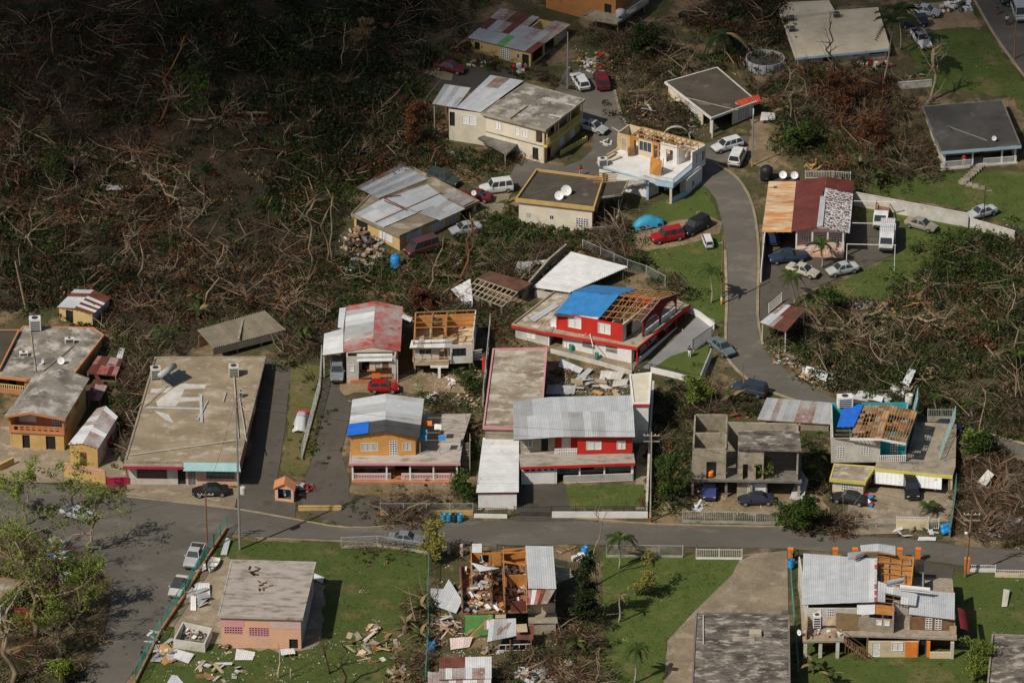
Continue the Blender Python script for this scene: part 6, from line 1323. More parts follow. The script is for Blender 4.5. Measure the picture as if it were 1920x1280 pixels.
# Y: striped roof bottom
t = t21
h = Hs('shed', 'low shed with white and rust-red striped sheet roof at the bottom edge', t(560, 1340), 'shed')
z0 = h.z+2.2
a = [H(p, z) for p, z in zip(Q(t, (545, 1260), (838, 1255), (838, 1132), (545, 1138)), (z0, z0, z0+.4, z0+.4))]
h.sheets(a, 8, [], rows=2, ribs=3, pick=lambda i, r: 'rust' if (r == 1 and i < 4) else ('zinc_white' if r == 1 else ['zinc_rust', 'zinc_white', 'zinc_rust'][i % 3]))
b = [H(p, z) for p, z in zip(Q(t, (482, 1330), (835, 1330), (835, 1258), (482, 1215)), (z0-.5, z0-.5, z0-.1, z0-.1))]; h.sheets(b, 9, ['zinc_white', 'zinc_rust', 'zinc_white'], ribs=3)
q = inset([V((p.x, p.y, 0)) for p in (b[0], b[1], a[2], a[3])], .3); h.walls(q, h.z-1.5, z0-.5, 'white_dirty')
# Z: pink house with pale slab
t = t20
h = flat_house('house', 'pink and salmon house with pale stained slab roof', Q(t, (1215, 905), (1690, 918), (1765, 605), (1290, 592)), t(1680, 1100), 1, 'salmon', 'roof_pale', ([(.04, .27, 1.9, 2.9, 'b'), (.35, .6, 1.7, 2.9, 'b'), (.85, .96, -.1, 1.4, 'D')], [(.3, .36, 1.9, 2.6, 's'), (.75, .81, 1.9, 2.6, 's')], [], []), lip=.05, ins=.3, mats={'r': 'white_dirty', 'l': 'white_dirty'}, cm='pink')
# pink band on the front
a, b = h.q[0], h.q[1]; zt = h.zr-.26; mb = MB(); mb.prism([a+V((.02, -.03, 0)), a.lerp(b, .28)+V((0, -.03, 0)), a.lerp(b, .28)+V((0, -.005, 0)), a+V((.02, -.005, 0))], (0, 0, .0001)); 
h.wall(a+V((0, -.03, 0)), a.lerp(b, .29)+V((0, -.03, 0)), h.zr-1.5, zt, [(.12, .92, 1.9, 2.9, 'x')], 'pink', th=.025, name='painted_band'); h.wall(a.lerp(b, .62)+V((0, -.03, 0)), b+V((0, -.03, 0)), h.zr-1.7, zt, [], 'pink_pale', th=.025, name='painted_band')
for c, w_ in (((1420, 660), 1.2), ((1480, 745), .9)):
    for k in range(7):
        p = H(t(c[0]+random.uniform(-35, 35), c[1]+random.uniform(-25, 25)), h.zr); a = random.uniform(0, 3); h.beam('roof_debris', p+V((0, 0, .05)), p+V((w_*.6*math.cos(a), w_*.6*math.sin(a), .1)), random.choice(['wood_brown', 'bark_dark', 'leaf_brown']), .2, .08)
# AH: maroon house behind the trees
t = zW
h = Hs('house', 'dark red walled house ruin behind the leafy trees at bottom left', t(60, 950))
zr = zat(t(45, 950), t(0, 800)[1])
h.slab('roof', Q(t, (-120, 860), (0, 800), (145, 672), (-20, 640)), zr, .2, 'roof_tan', .12, 'wood_brown')
a, b, c = H(t(0, 815), zr), H(t(135, 690), zr), None
h.wall(a, b, h.z-1, zr-.2, [(.55, .9, .2, 2.0, 'D')], 'white_dirty')
a, b = G(t(88, 940)), G(t(200, 945)); h.wall(a, b, h.z-1.5, h.z+2.6, [], 'red_dark'); b2 = G(t(355, 780)); h.wall(b, b2, h.z-1, h.z+2.8, [(.55, .62, .8, 1.8, 'D')], 'red_dark'); 
# AI: small orange shrine / doghouse
t = t20
h = Hs('wayside_shrine', 'tiny orange gabled shrine hut with blue niche beside the driveway', t(1640, 275), 'shrine')
A, B = G(t(1535, 262)), G(t(1640, 275)); dp = V((.1, 1.6, 0)); q = [A, B, B+dp, A+dp]; hh = 1.9
h.wall(A, B, h.z-.3, h.z+hh, [(.16, .86, .35, 1.8, 'x')], 'salmon', zref=h.z); h.wall(B, B+dp, h.z-.3, h.z+hh, [], 'salmon'); h.wall(A+dp, A, h.z-.3, h.z+hh, [], 'terracotta'); h.wall(B+dp, A+dp, h.z-.3, h.z+hh, [], 'plastic_blue')
ap = (A+B)/2; r0 = V((ap.x, ap.y, h.z+hh+.7)); 
for s_ in (A, B):
    mb = MB(); e0 = V((s_.x, s_.y, h.z+hh))+(s_-ap)*.15+V((0, -.25, -.1)); mb.prism([e0, r0+V((0, -.25, 0)), r0+dp+V((0, .2, 0)), e0+dp+V((0, .45, 0))], (0, 0, .1)); mb.obj('roof', 'terracotta', h.o)
h.gable(V((A.x, A.y+.01, h.z+hh)), V((B.x, B.y+.01, h.z+hh)), r0, 'salmon')
h.box('figure_block', (A+B)/2+V((0, 1, .8)), (.3, .3, .9), 'white')
# small sheds and covers near the lower street
# ---------------------------------------------------------------- vehicles
CARS = {  # L, W, H, belt, hood z, deck z, (windscreen base, roof front, roof rear, rear base), roof half width
 'sedan': (4.5, 1.74, 1.42, .92, .86, .93, (1.0, .3, -.75, -1.4), .6), 'hatch': (4.0, 1.7, 1.46, .93, .9, .95, (.95, .25, -1.35, -1.85), .6),
 'wagon': (4.6, 1.74, 1.5, .93, .88, .96, (1.0, .35, -1.85, -2.2), .62), 'suv': (4.6, 1.82, 1.78, 1.05, 1.03, 1.08, (.95, .5, -2.0, -2.2), .68),
 'pickup': (5.1, 1.82, 1.62, 1.0, .98, .95, (.95, .45, -.55, -.75), .66), 'van': (4.8, 1.85, 1.95, 1.1, 1.05, 1.15, (1.75, 1.05, -2.2, -2.33), .74)}
MC = {}
def carmeshes(k):
    if k in MC: return MC[k]
    L, W, Hh, belt, hood, deck, (x0, x1, x2, x3), rw = CARS[k]; w = W/2; P = {}
    st = [(-L/2, .8, .5, deck-.16), (-L/2+.06, .92, .34, deck-.05), (-L/2+.35, .98, .24, deck), (x3, 1, .22, belt if k != 'pickup' else deck), ((x0+x3)/2, 1, .2, belt), (x0, 1, .22, belt), (x0+.3, .99, .22, hood+.01), (L/2-.4, .96, .24, hood-.1), (L/2-.08, .88, .32, hood-.2), (L/2, .74, .45, hood-.34)]
    mb = MB(); n = 10
    for x, f, zb, zt in st:
        a = w*f; sec = [(-a*.6, zb), (-a*.94, zb+.06), (-a, zb+.28), (-a, zt-.18), (-a*.93, zt-.02), (a*.93, zt-.02), (a, zt-.18), (a, zb+.28), (a*.94, zb+.06), (a*.6, zb)]
        mb.v += [(x, y, z) for y, z in sec]
    for i in range(len(st)-1):
        for j in range(n): mb.f.append((i*n+j, (i+1)*n+j, (i+1)*n+(j+1) % n, i*n+(j+1) % n))
    mb.f.append(tuple(range(n))); mb.f.append(tuple((len(st)-1)*n+j for j in range(n-1, -1, -1)))
    if k == 'pickup':
        b0, b1 = x3-.05, -L/2+.1
        for y in (-w*.9, w*.9): mb.bx(b1, b0, y-.05, y+.05, deck-.03, deck+.12)
        mb.bx(b1-.05, b1+.03, -w*.9, w*.9, deck-.03, deck+.12)
    P['body'] = (mb.mesh('body'), 0)
    bw = w*.93; B = [V((x0, -bw, belt-.03)), V((x0, bw, belt-.03)), V((x3, bw, belt-.03)), V((x3, -bw, belt-.03))]; T = [V((x1, -rw, Hh)), V((x1, rw, Hh)), V((x2, rw, Hh)), V((x2, -rw, Hh))]
    mb = MB(); mb.add(B+T, [(0, 1, 5, 4), (1, 2, 6, 5), (2, 3, 7, 6), (3, 0, 4, 7), (4, 5, 6, 7)]); P['cabin'] = (mb.mesh('cabin'), 0)
    def glass(nm, a, b, c, d, m=.1):
        cen = (a+b+c+d)/4; mb = MB(); nn = (b-a).cross(d-a).normalized()
        if nn.dot(cen-V(((x0+x3)/2, 0, belt))) < 0: nn = -nn
        mb.prism([p.lerp(cen, m)+nn*.004 for p in (a, b, c, d)], nn*.012); P[nm] = (mb.mesh(nm), 'glass')
    glass('windscreen', B[0], B[1], T[1], T[0]); glass('rear_window', B[3], B[2], T[2], T[3], .14)
    for s, (p, q, r, u) in enumerate(((B[0], B[3], T[3], T[0]), (B[1], B[2], T[2], T[1]))):
        nw = 1 if k == 'pickup' else (3 if k in ('suv', 'van', 'wagon') else 2)
        for i in range(nw): glass('side_window' if s == 0 and i == 0 else 'side_window.%d%d' % (s, i), p.lerp(q, i/nw), p.lerp(q, (i+1)/nw), u.lerp(r, (i+1)/nw), u.lerp(r, i/nw), .14)
    if k == 'pickup': mb = MB(); mb.bx(-L/2+.14, x3-.08, -w*.82, w*.82, deck-.02, deck+.01); P['load_bed'] = (mb.mesh('load_bed'), 'dark_metal')
    mb = MB()
    for x in (-L/2-.04, L/2-.1): mb.bx(x, x+.14, -w*.82, w*.82, .38, .54)
    P['bumper'] = (mb.mesh('bumper'), 'dark_metal')
    for s in (-1, 1):
        mb = MB(); mb.bx(L/2-.16, L/2-.03, min(s*w*.5, s*w*.84), max(s*w*.5, s*w*.84), hood-.36, hood-.22); P['headlight.%d' % s] = (mb.mesh('headlight'), 'lamp_clear')
        mb = MB(); mb.bx(-L/2-.015, -L/2+.1, min(s*w*.55, s*w*.86), max(s*w*.55, s*w*.86), deck-.3, deck-.14); P['taillight.%d' % s] = (mb.mesh('taillight'), 'lamp_red')
        mb = MB(); mb.bx(x0-.25, x0-.1, min(s*w*.96, s*(w+.14)), max(s*w*.96, s*(w+.14)), belt, belt+.13); P['mirror.%d' % s] = (mb.mesh('mirror'), 0)
    mb = MB(); mb.lathe((0, 0, 0), [(.19, -.1), (.31, -.11), (.33, -.07), (.33, .07), (.31, .11), (.19, .1)], 14, (0, 1, 0)); tyre = mb.mesh('wheel')
    mb = MB(); mb.lathe((0, 0, 0), [(.2, -.105), (.05, -.085), (.005, -.085)], 10, (0, 1, 0)); mb.lathe((0, 0, 0), [(.2, .105), (.05, .085), (.005, .085)], 10, (0, 1, 0)); rim = mb.mesh('rim')
    P['_w'] = (tyre, rim, [(x, s*(w-.06)) for x in (L/2-.82, -L/2+.85) for s in (-1, 1)])
    for m in P.values():
        for me in m[:1]: me.materials.append(MATS['tyre'])
    rim.materials.append(MATS['rim']); MC[k] = P; return P
def car(k, col, a, b, label, cat=None, dz=0, sc=1.0, group='cars and trucks parked about', top=None, drop=()):
    """a = rear, b = front, picture points near ground level"""
    pa, pb = G(a), G(b); c = (pa+pb)/2; d = pb-pa; c.z = hz(c.x, c.y)+.06+dz; P = carmeshes(k)
    nm = {'pickup': 'pickup_truck', 'van': 'van', 'suv': 'suv_car'}.get(k, 'car')
    o = empty('parked_'+nm, c, label, cat or {'pickup': 'pickup', 'van': 'van'}.get(k, 'car'), group)
    sl = math.atan2(d.z, V((d.x, d.y, 0)).length); o.rotation_euler = (0, -sl, math.atan2(d.y, d.x)); o.scale = (sc, sc, sc)
    cm = paint('paint_%s' % '_'.join('%d' % (x*100) for x in col), col)
    def part(nm, me, m, par):
        x = bpy.data.objects.new(nm, me); COL.objects.link(x); x.parent = par; x.material_slots[0].link = 'OBJECT'; x.material_slots[0].material = m if m else cm; return x
    for kk, v in P.items():
        if kk == '_w':
            for x, y in v[2]: wl = part('wheel', v[0], MATS['tyre'], o); wl.location = (x, y, .33); part('rim', v[1], MATS['rim'], wl)
        elif kk.split('.')[0] not in drop: part(kk.split('.')[0], v[0], MATS[v[1]] if v[1] else (MATS[top] if top and kk == 'cabin' else None), o)
    return o
WH, SI, GY, BK, NV, RD, DR, BG = (.68, .68, .66), (.42, .43, .43), (.2, .21, .22), (.018, .018, .02), (.02, .028, .06), (.36, .012, .014), (.14, .012, .015), (.5, .46, .36)
def c_(k, col, t, x0, y0, x1, y1, label, **kw): return car(k, col, t(x0, y0), t(x1, y1), label, **kw)
c_('sedan', DR, t01, 535, 378, 680, 412, 'dark red sedan on the pale slab under the dark trees')
c_('wagon', WH, t01, 1358, 515, 1305, 435, 'white wagon parked beside the maroon SUV near the light pole'); c_('suv', DR, t01, 1470, 520, 1435, 425, 'maroon SUV parked on the road end beside white wagon')
c_('sedan', SI, t01, 1355, 715, 1450, 745, 'silver sedan behind the two storey yellow house'); c_('suv', WH, t01, 945, 1060, 785, 1080, 'large white SUV with dark windows above the cream house')
c_('suv', (.05, .07, .05), t01, 528, 1010, 612, 1035, 'dark green jeep-like car half hidden behind silver roof'); c_('sedan', DR, t01, 790, 1120, 710, 1110, 'maroon car half hidden behind the torn silver roof')
c_('sedan', SI, pp, 893, 432, 852, 440, 'silver car at the right end of the torn silver roof'); c_('van', (.12, .045, .04), t11, 520, 105, 380, 150, 'old rust-brown minivan beside the yellow house and blue tank')
c_('suv', RD, pp, 1280, 445, 1222, 456, 'bright red jeep on the lawn beside the blue-covered boat'); c_('suv', BK, pp, 1318, 425, 1290, 440, 'black SUV beside the red jeep on the lawn')
c_('van', WH, pp, 1330, 468, 1322, 448, 'small white vehicle at road edge beside the palm', sc=.62); c_('wagon', WH, t02, 310, 815, 185, 850, 'white wagon turned across the road beside dirt bank')
c_('suv', WH, t02, 290, 930, 325, 860, 'white SUV seen from behind at top of the bend'); c_('sedan', SI, t02, 1285, 70, 1425, 95, 'silver sedan at the top right beside white bags')
c_('van', NV, t02, 1325, 145, 1250, 150, 'dark blue van behind the coconut palm trunk', sc=.85); c_('pickup', WH, t02, 1305, 205, 1355, 275, 'white pickup on the grass beside the cream-roofed house')
c_('suv', BK, t02, 1900, 20, 1825, 25, 'black SUV with white stripe cut by top edge at right'); c_('van', SI, t02, 1860, 40, 1895, 140, 'silver van at the right edge of the ridge road')
c_('sedan', SI, t02, 1710, 1195, 1625, 1220, 'grey car half hidden behind the long white wall'); c_('sedan', (.3, .27, .2), t12, 1240, -30, 1420, 20, 'wrecked rust-beige sedan on the lawn by the white wall')
c_('pickup', (.03, .05, .09), zJ, 680, 960, 215, 1010, 'long dark blue pickup with white lower side and ladder rack'); c_('sedan', (.02, .035, .09), zJ, 290, 690, 295, 800, 'dark blue car inside the rusty orange carport')
c_('sedan', BG, zJ, 430, 1080, 790, 1180, 'beige sedan in front of the pink porch house'); c_('sedan', SI, zJ, 1190, 1085, 890, 1150, 'silver coupe with spoiler and sunroof on the driveway')
c_('sedan', (.13, .17, .17), t12, 170, 640, 265, 715, 'grey-green sedan parked at gate of the red house'); c_('suv', (.03, .045, .07), t12, 440, 930, 310, 900, 'dark teal SUV below the road bend behind a mesh fence')
c_('sedan', NV, t12, 1375, 1105, 1555, 1135, 'navy blue car behind the grey deck railing on the road'); c_('suv', GY, zN, 240, 720, 232, 880, 'grey SUV backed into the dark carport')
c_('hatch', RD, zN, 560, 960, 880, 965, 'bright red hatchback behind the orange house'); c_('sedan', BK, t20, 1265, 225, 1085, 235, 'black sedan in front of the salmon shopfront')
c_('sedan', SI, t20, 340, 330, 530, 385, 'silver-white sedan on the street behind the leafy branches'); c_('pickup', SI, t20, 1105, 555, 1065, 640, 'wrecked silver pickup without bonnet beside the green fence')
c_('sedan', (.55, .53, .48), t20, 1020, 720, 975, 810, 'white car with black roof and orange bonnet patch by fence', top='black_sheet'); c_('sedan', GY, t21, 295, 495, 425, 505, 'blue-grey sedan on the street behind chain-link fence')
c_('van', WH, t21, 757, 575, 757, 640, 'white van parked behind the wrecked wooden house', sc=.8); c_('pickup', (.05, .06, .2), t22, 148, 180, 148, 250, 'blue truck nose under the concrete shell')
c_('sedan', (.03, .035, .05), t22, 500, 275, 320, 280, 'dark navy old sedan in front of the concrete shell'); c_('sedan', BK, zS, 430, 975, 165, 935, 'black sedan in front of the cream wall with branches on it')
c_('suv', BK, zS, 830, 830, 850, 905, 'black SUV nosing out of carport under the grey deck')
# trucks
def truck(a, b, label, cab=WH, bed='box'):
    pa, pb = G(a), G(b); c = (pa+pb)/2; d = pb-pa; o = empty('parked_truck', V((c.x, c.y, hz(c.x, c.y)+.05)), label, 'truck', 'cars and trucks parked about'); o.rotation_euler.z = math.atan2(d.y, d.x); ORG[o.name] = V((0, 0, 0))
    pm = paint('paint_truck', cab).name
    mb = MB(); mb.prism([(1.3, -.95, .5), (2.9, -.95, .5), (2.9, -.95, 1.4), (2.55, -.9, 2.3), (1.3, -.9, 2.3)], (0, 1.9, 0)); mb.obj('cab', pm, o)
    mb = MB(); mb.prism([(2.91, -.8, 1.42), (2.91, .8, 1.42), (2.6, .75, 2.2), (2.6, -.75, 2.2)], (.02, 0, .01)); mb.obj('windscreen', 'glass', o)
    for y in (-.96, .95): mb = MB(); mb.bx(1.55, 2.5, y-.005, y+.015, 1.4, 2.1); mb.obj('side_window', 'glass', o)
    mb = MB(); mb.bx(2.88, 2.98, -.9, .9, .5, .8); mb.obj('bumper', 'dark_metal', o)
    for y in (-.7, .7): mb = MB(); mb.bx(2.9, 2.95, y-.15, y+.15, .85, 1.05); mb.obj('headlight', 'lamp_clear', o)
    mb = MB(); mb.bx(-2.9, 1.2, -.95, .95, .75, .95); mb.obj('load_bed', 'wood_brown' if bed != 'box' else 'white_dirty', o)
    if bed == 'box':
        mb = MB(); mb.bx(-2.9, 1.2, -.97, .97, .96, 2.4); mb.obj('cargo_box', pm, o)
        for k in range(8): mb = MB(); mb.bx(-2.85, 1.15, -.93+.25*k, -.83+.25*k, 2.4, 2.45); mb.obj('roof_rib', 'zinc', o)
    else:
        for y in (-.95, .9):
            for x in (-2.8, -1.4, 0, 1.1): mb = MB(); mb.bx(x, x+.08, y, y+.05, .95, 1.8); mb.obj('stake', 'wood', o)
            mb = MB(); mb.bx(-2.9, 1.2, y+.01, y+.04, 1.4, 1.6); mb.obj('side_board', 'wood_orange', o)
    for x in (2.0, -1.9):
        for y in (-.85, .85): mb = MB(); mb.lathe((x, y, .42), [(.2, -.14), (.42, -.13), (.42, .13), (.2, .14), (.01, .12)], 14, (0, 1, 0)); mb.obj('wheel', 'tyre', o)
truck(zJ(1540, 680), zJ(1515, 920), 'white box truck with ribbed roof in the open parking'); truck(zJ(1480, 470), zJ(1455, 640), 'flatbed truck with wooden stakes and orange nose behind box truck', (.6, .57, .52), 'flat')
# covered car, covered boat, dinghy
def covered(t, x0, y0, x1, y1, label, mat, L=4.2, name='covered_car', cat='covered car', nose=None, cr=.04):
    pa, pb = G(t(x0, y0)), G(t(x1, y1)); c = (pa+pb)/2; c.z = hz(c.x, c.y); d = (pb-pa); d.z = 0; d.normalize(); s = V((-d.y, d.x, 0)); o = empty(name, c, label, cat); mb = MB(); rd = random.Random(3); prof = [(-.5, .3, .75), (-.46, .75, .9), (-.3, 1.3, .9), (-.1, 1.42, .92), (.12, 1.38, .92), (.26, .95, .92), (.45, .8, .88), (.5, .3, .75)]; n = 9
    for x, z, w in prof:
        for j in range(n):
            a = j/(n-1)*2-1; y = a*w*(1 if abs(a) < .7 else 1.05); zz = z*(1-.9*max(0, abs(a)-.55)/.45)+rd.uniform(-cr, cr); mb.v.append(tuple(c+d*(x*L)+s*y+V((0, 0, max(.05, zz)))))
    mb.f = [(i*n+j, i*n+j+1, (i+1)*n+j+1, (i+1)*n+j) for i in range(len(prof)-1) for j in range(n-1)]; mb.obj('cover', mat, o, smooth=True)
    if nose: mb = MB(); mb.box(c-d*L*.52+V((0, 0, .6)), d*.5, s*1.6, V((0, 0, .6))); mb.obj('boot', nose, o)
    for sx in (-.3, .3):
        for sy in (-.8, .8): mb = MB(); mb.lathe(c+d*(sx*L)+s*sy+V((0, 0, .3)), [(.15, -.1), (.3, -.1), (.3, .1), (.15, .1)], 12, tuple(s)); mb.obj('wheel', 'tyre', o)
covered(t10, 1690, 1050, 1672, 1130, 'red car under a silver cover on the grass verge', 'zinc', nose='red')
covered(t01, 1640, 1275, 1790, 1250, 'boat on trailer under a bright cyan-blue cover', 'tarp_cyan', 4.2, 'covered_boat', 'covered boat', cr=.22)
def boat(t, x0, y0, x1, y1, label):
    pa, pb = G(t(x0, y0)), G(t(x1, y1)); c = (pa+pb)/2; d = pb-pa; d.z = 0; L = d.length; d.normalize(); s = V((-d.y, d.x, 0)); o = empty('dinghy', c, label, 'boat'); mb = MB(); m2 = MB(); st = [(-.5, .6), (-.2, .7), (.15, .62), (.38, .35), (.5, .03)]
    for x, w in st:
        for y, z in ((-w, .6), (-w*.6, .1), (w*.6, .1), (w, .6)): mb.v.append(tuple(c+d*x*L+s*y+V((0, 0, z))))
    mb.f = [(i*4+j, i*4+j+1, i*4+5+j, i*4+4+j) for i in range(4) for j in range(3)]+[(0, 1, 2, 3)]; mb.obj('hull', 'white', o)
    for x in (-.3, .1): m2.box(c+d*x*L+V((0, 0, .45)), d*.25, s*1.15, V((0, 0, .05)))
    m2.obj('bench', 'white_dirty', o)
boat(t20, 1205, 600, 1172, 670, 'small white dinghy on the yard behind the green fence')
# ---------------------------------------------------------------- poles, fences, bins, people
def pole(px, vtop, label, mat='wood_grey', r=.14, arm=True, band=None, lean=0, name='utility_pole'):
    g = G(px); z = Yat((px[0], vtop), g.y).z; o = empty(name, g, label, 'pole', 'utility poles'); top = V((g.x+lean, g.y, z)); mb = MB(); mb.tube([g-V((0, 0, .3)), top], [r, r*.7], 8); mb.obj('shaft', mat, o)
    if arm:
        for k, dz in enumerate((.5, 1.3)): mb = MB(); mb.beam(top+V((-1, 0, -dz)), top+V((1, 0, -dz)), .1, .12); mb.obj('crossarm', 'wood_grey', o)
        for x in (-.9, -.45, .45, .9): mb = MB(); mb.lathe(top+V((x, 0, -.44)), [(.05, 0), (.07, .06), (.03, .16), (.01, .17)], 6); mb.obj('insulator', 'white', o)
    if band:
        for i, m in enumerate(band): mb = MB(); mb.tube([g+V((0, 0, .1+.55*i)), g+V((0, 0, .6+.55*i))], r*1.12, 8); mb.obj('painted_band', m, o)
    return top
p1 = pole((450, 1030), 745, 'tall grey utility pole at the street junction with transformer bucket', 'steel', .16)
b = p1+V((.5, -.1, -9.5)); mb = MB(); mb.lathe(V((G((450, 1030)).x+.55, G((450, 1030)).y, Yat((460, 925), G((450, 1030)).y).z)), [(.02, 0), (.35, 0), (.35, .9), (.2, 1), (.02, 1)], 12); mb.obj('transformer', 'white_dirty', None, G((450, 1030))+V((.55, 0, 7)), label='grey pole transformer can hanging on tall junction pole', cat='transformer')
p2 = pole(t20(1157, 550), t20(0, 210)[1], 'thin dark utility pole with red and yellow base by green fence', 'wood_brown', .13, band=['yellow_deep', 'red'])
p3 = pole(t01(1262, 500), t01(0, 180)[1], 'grey lamp pole beside the white wagon at the road end', 'steel', .12, False, band=['terracotta']); p4 = pole(t02(388, 930), t02(0, 640)[1], 'thin grey pole beside the white SUV at the bend', 'steel', .11, False, band=['orange_bright'])
p5 = pole(t21(1725, 380), t21(0, -120)[1], 'slim pole with red and yellow base at end of the white wall', 'concrete', .12, band=['red', 'yellow_deep']); p6 = pole(t22(1575, 690), t22(0, 320)[1], 'leaning dark wooden pole with street lamp beside orange posts', 'wood_brown', .15, lean=.5)
p7 = pole(t12(217, 420), t12(0, 60)[1], 'brown pole with orange white base beside the road palm', 'wood_brown', .13, False, band=['orange_bright', 'white']); p8 = pole(t02(1680, 1235), t02(0, 1040)[1], 'thin dark pole behind the long white wall', 'dark_metal', .08, False)
p9 = pole(t02(1850, 330), t02(0, 120)[1], 'brown pole on the verge of the ridge road', 'wood_brown', .12, False); p10 = pole(t10(150, 460), t10(0, 180)[1], 'pale leaning trunk-like pole at left in the dark wood', 'bark_pale', .16, False, lean=-1.2)
def wire(a, b, sag=1.2, label=''):
    mb = MB(); mb.tube([a.lerp(b, i/12)-V((0, 0, 4*sag*(i/12)*(1-i/12))) for i in range(13)], .018, 3); mb.obj('power_line', 'dark', None, a, label=label, cat='power line', group='power lines over the lower street')
for k, (a, b) in enumerate(((p1, p2), (p1, p5), (p5, p6), (p1+V((0, 0, -1.2)), p5+V((0, 0, -1.2))), (p5+V((0, 0, -1.2)), p6+V((0, 0, -1.2))), (p2, p2+V((-30, -12, 0))))): wire(a, b, 1.0, 'thin dark power line sagging between the poles of the lower street')
lp = empty('street_lamp', p6, 'small street lamp head on the leaning dark wooden pole', 'street lamp'); mb = MB(); mb.tube([p6+V((0, 0, -3)), p6+V((-.5, -.3, -2.8))], .05, 5); mb.obj('arm', 'steel', lp); mb = MB(); mb.lathe(p6+V((-.6, -.35, -3)), [(.02, 0), (.2, .05), (.22, .2), (.05, .35)], 10); mb.obj('lamp_head', 'white', lp)
def fence(pts, h, label, kind='mesh', mat='fence_steel', base=0, bmat='concrete', name='fence', post=None, gap=3.0, cat='fence', pm=None):
    P = [G(p) for p in pts]; o = empty(name, P[0], label, cat); uz = V((0, 0, 1))
    for a, b in zip(P, P[1:]):
        d = b-a; L = d.length; n = max(1, round(L/gap)); dh = V((d.x, d.y, 0)).normalized(); nn = V((dh.y, -dh.x, 0))
        if base: mb = MB(); mb.prism([a-uz*.6, b-uz*.6, b+uz*base, a+uz*base], -nn*.2); mb.obj('base_wall', bmat, o)
        for i in range(n+1): mb = MB(); p = a.lerp(b, i/n)-nn*.1; r = .16 if kind == 'pillar' else .045; mb.box(p+uz*(base+h)/2, dh*r*2, nn*r*2, uz*(base+h+.1)); mb.obj('post', post or pm or mat, o)
        m2 = MB()
        if kind == 'mesh':
            m2.beam(a+uz*(base+h)-nn*.1, b+uz*(base+h)-nn*.1, .05, .05); k = int(L/.28); rows = max(2, int(h/.3))
            for i in range(k):
                p, q = a.lerp(b, i/k)-nn*.1+uz*base, a.lerp(b, min(1, (i+h/.28)/k))-nn*.1+uz*(base+h*min(1, (k-i)*.28/h)); m2.beam(p, q, .014, .014); p, q = a.lerp(b, (i+1)/k)-nn*.1+uz*base, a.lerp(b, max(0, (i+1-h/.28)/k))-nn*.1+uz*(base+h*min(1, (i+1)*.28/h)); m2.beam(p, q, .014, .014)
        else:
            for z in (.12, h-.1): m2.beam(a+uz*(base+z)-nn*.1, b+uz*(base+z)-nn*.1, .05, .05)
            k = max(2, int(L/.22))
            for i in range(k+1): p = a.lerp(b, i/k)-nn*.1+uz*base; m2.box(p+uz*h/2, dh*.04, nn*.04, uz*h)
        m2.obj('netting' if kind == 'mesh' else 'picket', mat, o, kind='stuff')
    return o
fence([(424, 992), (400, 1028), (345, 1118), (300, 1185), (252, 1282)], 1.6, 'long green mesh fence on a rust-brown wall beside the side street', 'mesh', 'fence_green', .45, 'terracotta')
fence(Q(t21, (0, 530), (200, 520), (480, 560)), 1.2, 'chain-link fence along the lawn behind the parked sedan', 'mesh', 'fence_steel', .3)
fence(Q(t21, (487, 575), (478, 820), (482, 1050), (465, 1280)), 2.0, 'tall green mesh fence between lawn and wrecked house', 'mesh', 'fence_green')
fence(Q(t21, (600, 560), (670, 575)), 1.6, 'short rusty gate between pinkish pillars behind wrecked house', 'pillar', 'rust_brown', gap=2.6, post='pink_pale', name='gate', cat='gate')
fence(Q(t21, (870, 570), (1030, 580)), 1.6, 'dark picket fence behind the wrecked house', 'bars', 'dark_metal'); fence(Q(t21, (1480, 580), (1640, 578), (1905, 582)), 1.4, 'chain-link fence with dry creepers along the palm lawn', 'mesh', 'fence_steel', .25)
fence(Q(t22, (75, 590), (330, 592)), 1.3, 'white picket fence at the end of the palm lawn', 'bars', 'white', .15, 'white'); fence(Q(t22, (0, 385), (120, 390), (285, 390), (405, 395), (525, 395)), 1.5, 'grey steel bar fence on a low kerb before the concrete shell', 'bars', 'fence_steel', .2)
fence(Q(t21, (1175, 360), (1710, 360)), .8, 'black bar fence on a white wall before the small lawn', 'bars', 'dark_metal', .9, 'white'); fence(Q(t21, (740, 358), (925, 362)), .9, 'black bar fence on a white wall before the ribbed carport', 'bars', 'dark_metal', .55, 'white')
fence(Q(t21, (965, 350), (1172, 352)), 1.4, 'black bar gate across the dark driveway', 'bars', 'dark_metal', name='gate', cat='gate'); fence(Q(t21, (218, 345), (735, 345)), 1.0, 'mesh fence on a low yellow wall behind the branch pile', 'mesh', 'fence_steel', .65, 'yellow_deep')
blockwall('garden_wall', 'low yellow garden wall at the end of dark driveway', Q(t20, (1665, 320), (1905, 320)), .6, 'yellow_deep'); fence(Q(t10, (1690, 1280), (1790, 900), (1800, 720)), 1.6, 'grey mesh fence between the driveway and the grass verge', 'mesh', 'fence_steel', .3)
fence(Q(t11, (795, 985), (835, 560)), 1.8, 'mesh fence on a wall along the long tan wing roof', 'mesh', 'fence_steel', .5); fence(Q(t11, (1345, 120), (1445, 165), (1595, 230), (1700, 265), (1805, 320)), 1.6, 'steel mesh fence above the white ribbed carport roof', 'mesh', 'fence_steel')
fence(Q(zL, (1280, 1130), (1500, 1180), (1720, 1245)), .5, 'low white wall with dark rail round the small garden', 'bars', 'dark_metal', .8, 'white'); fence(Q(zL, (1725, 1245), (1820, 1010)), .3, 'white slanting end wall of the small garden', 'bars', 'white', 1.2, 'white')
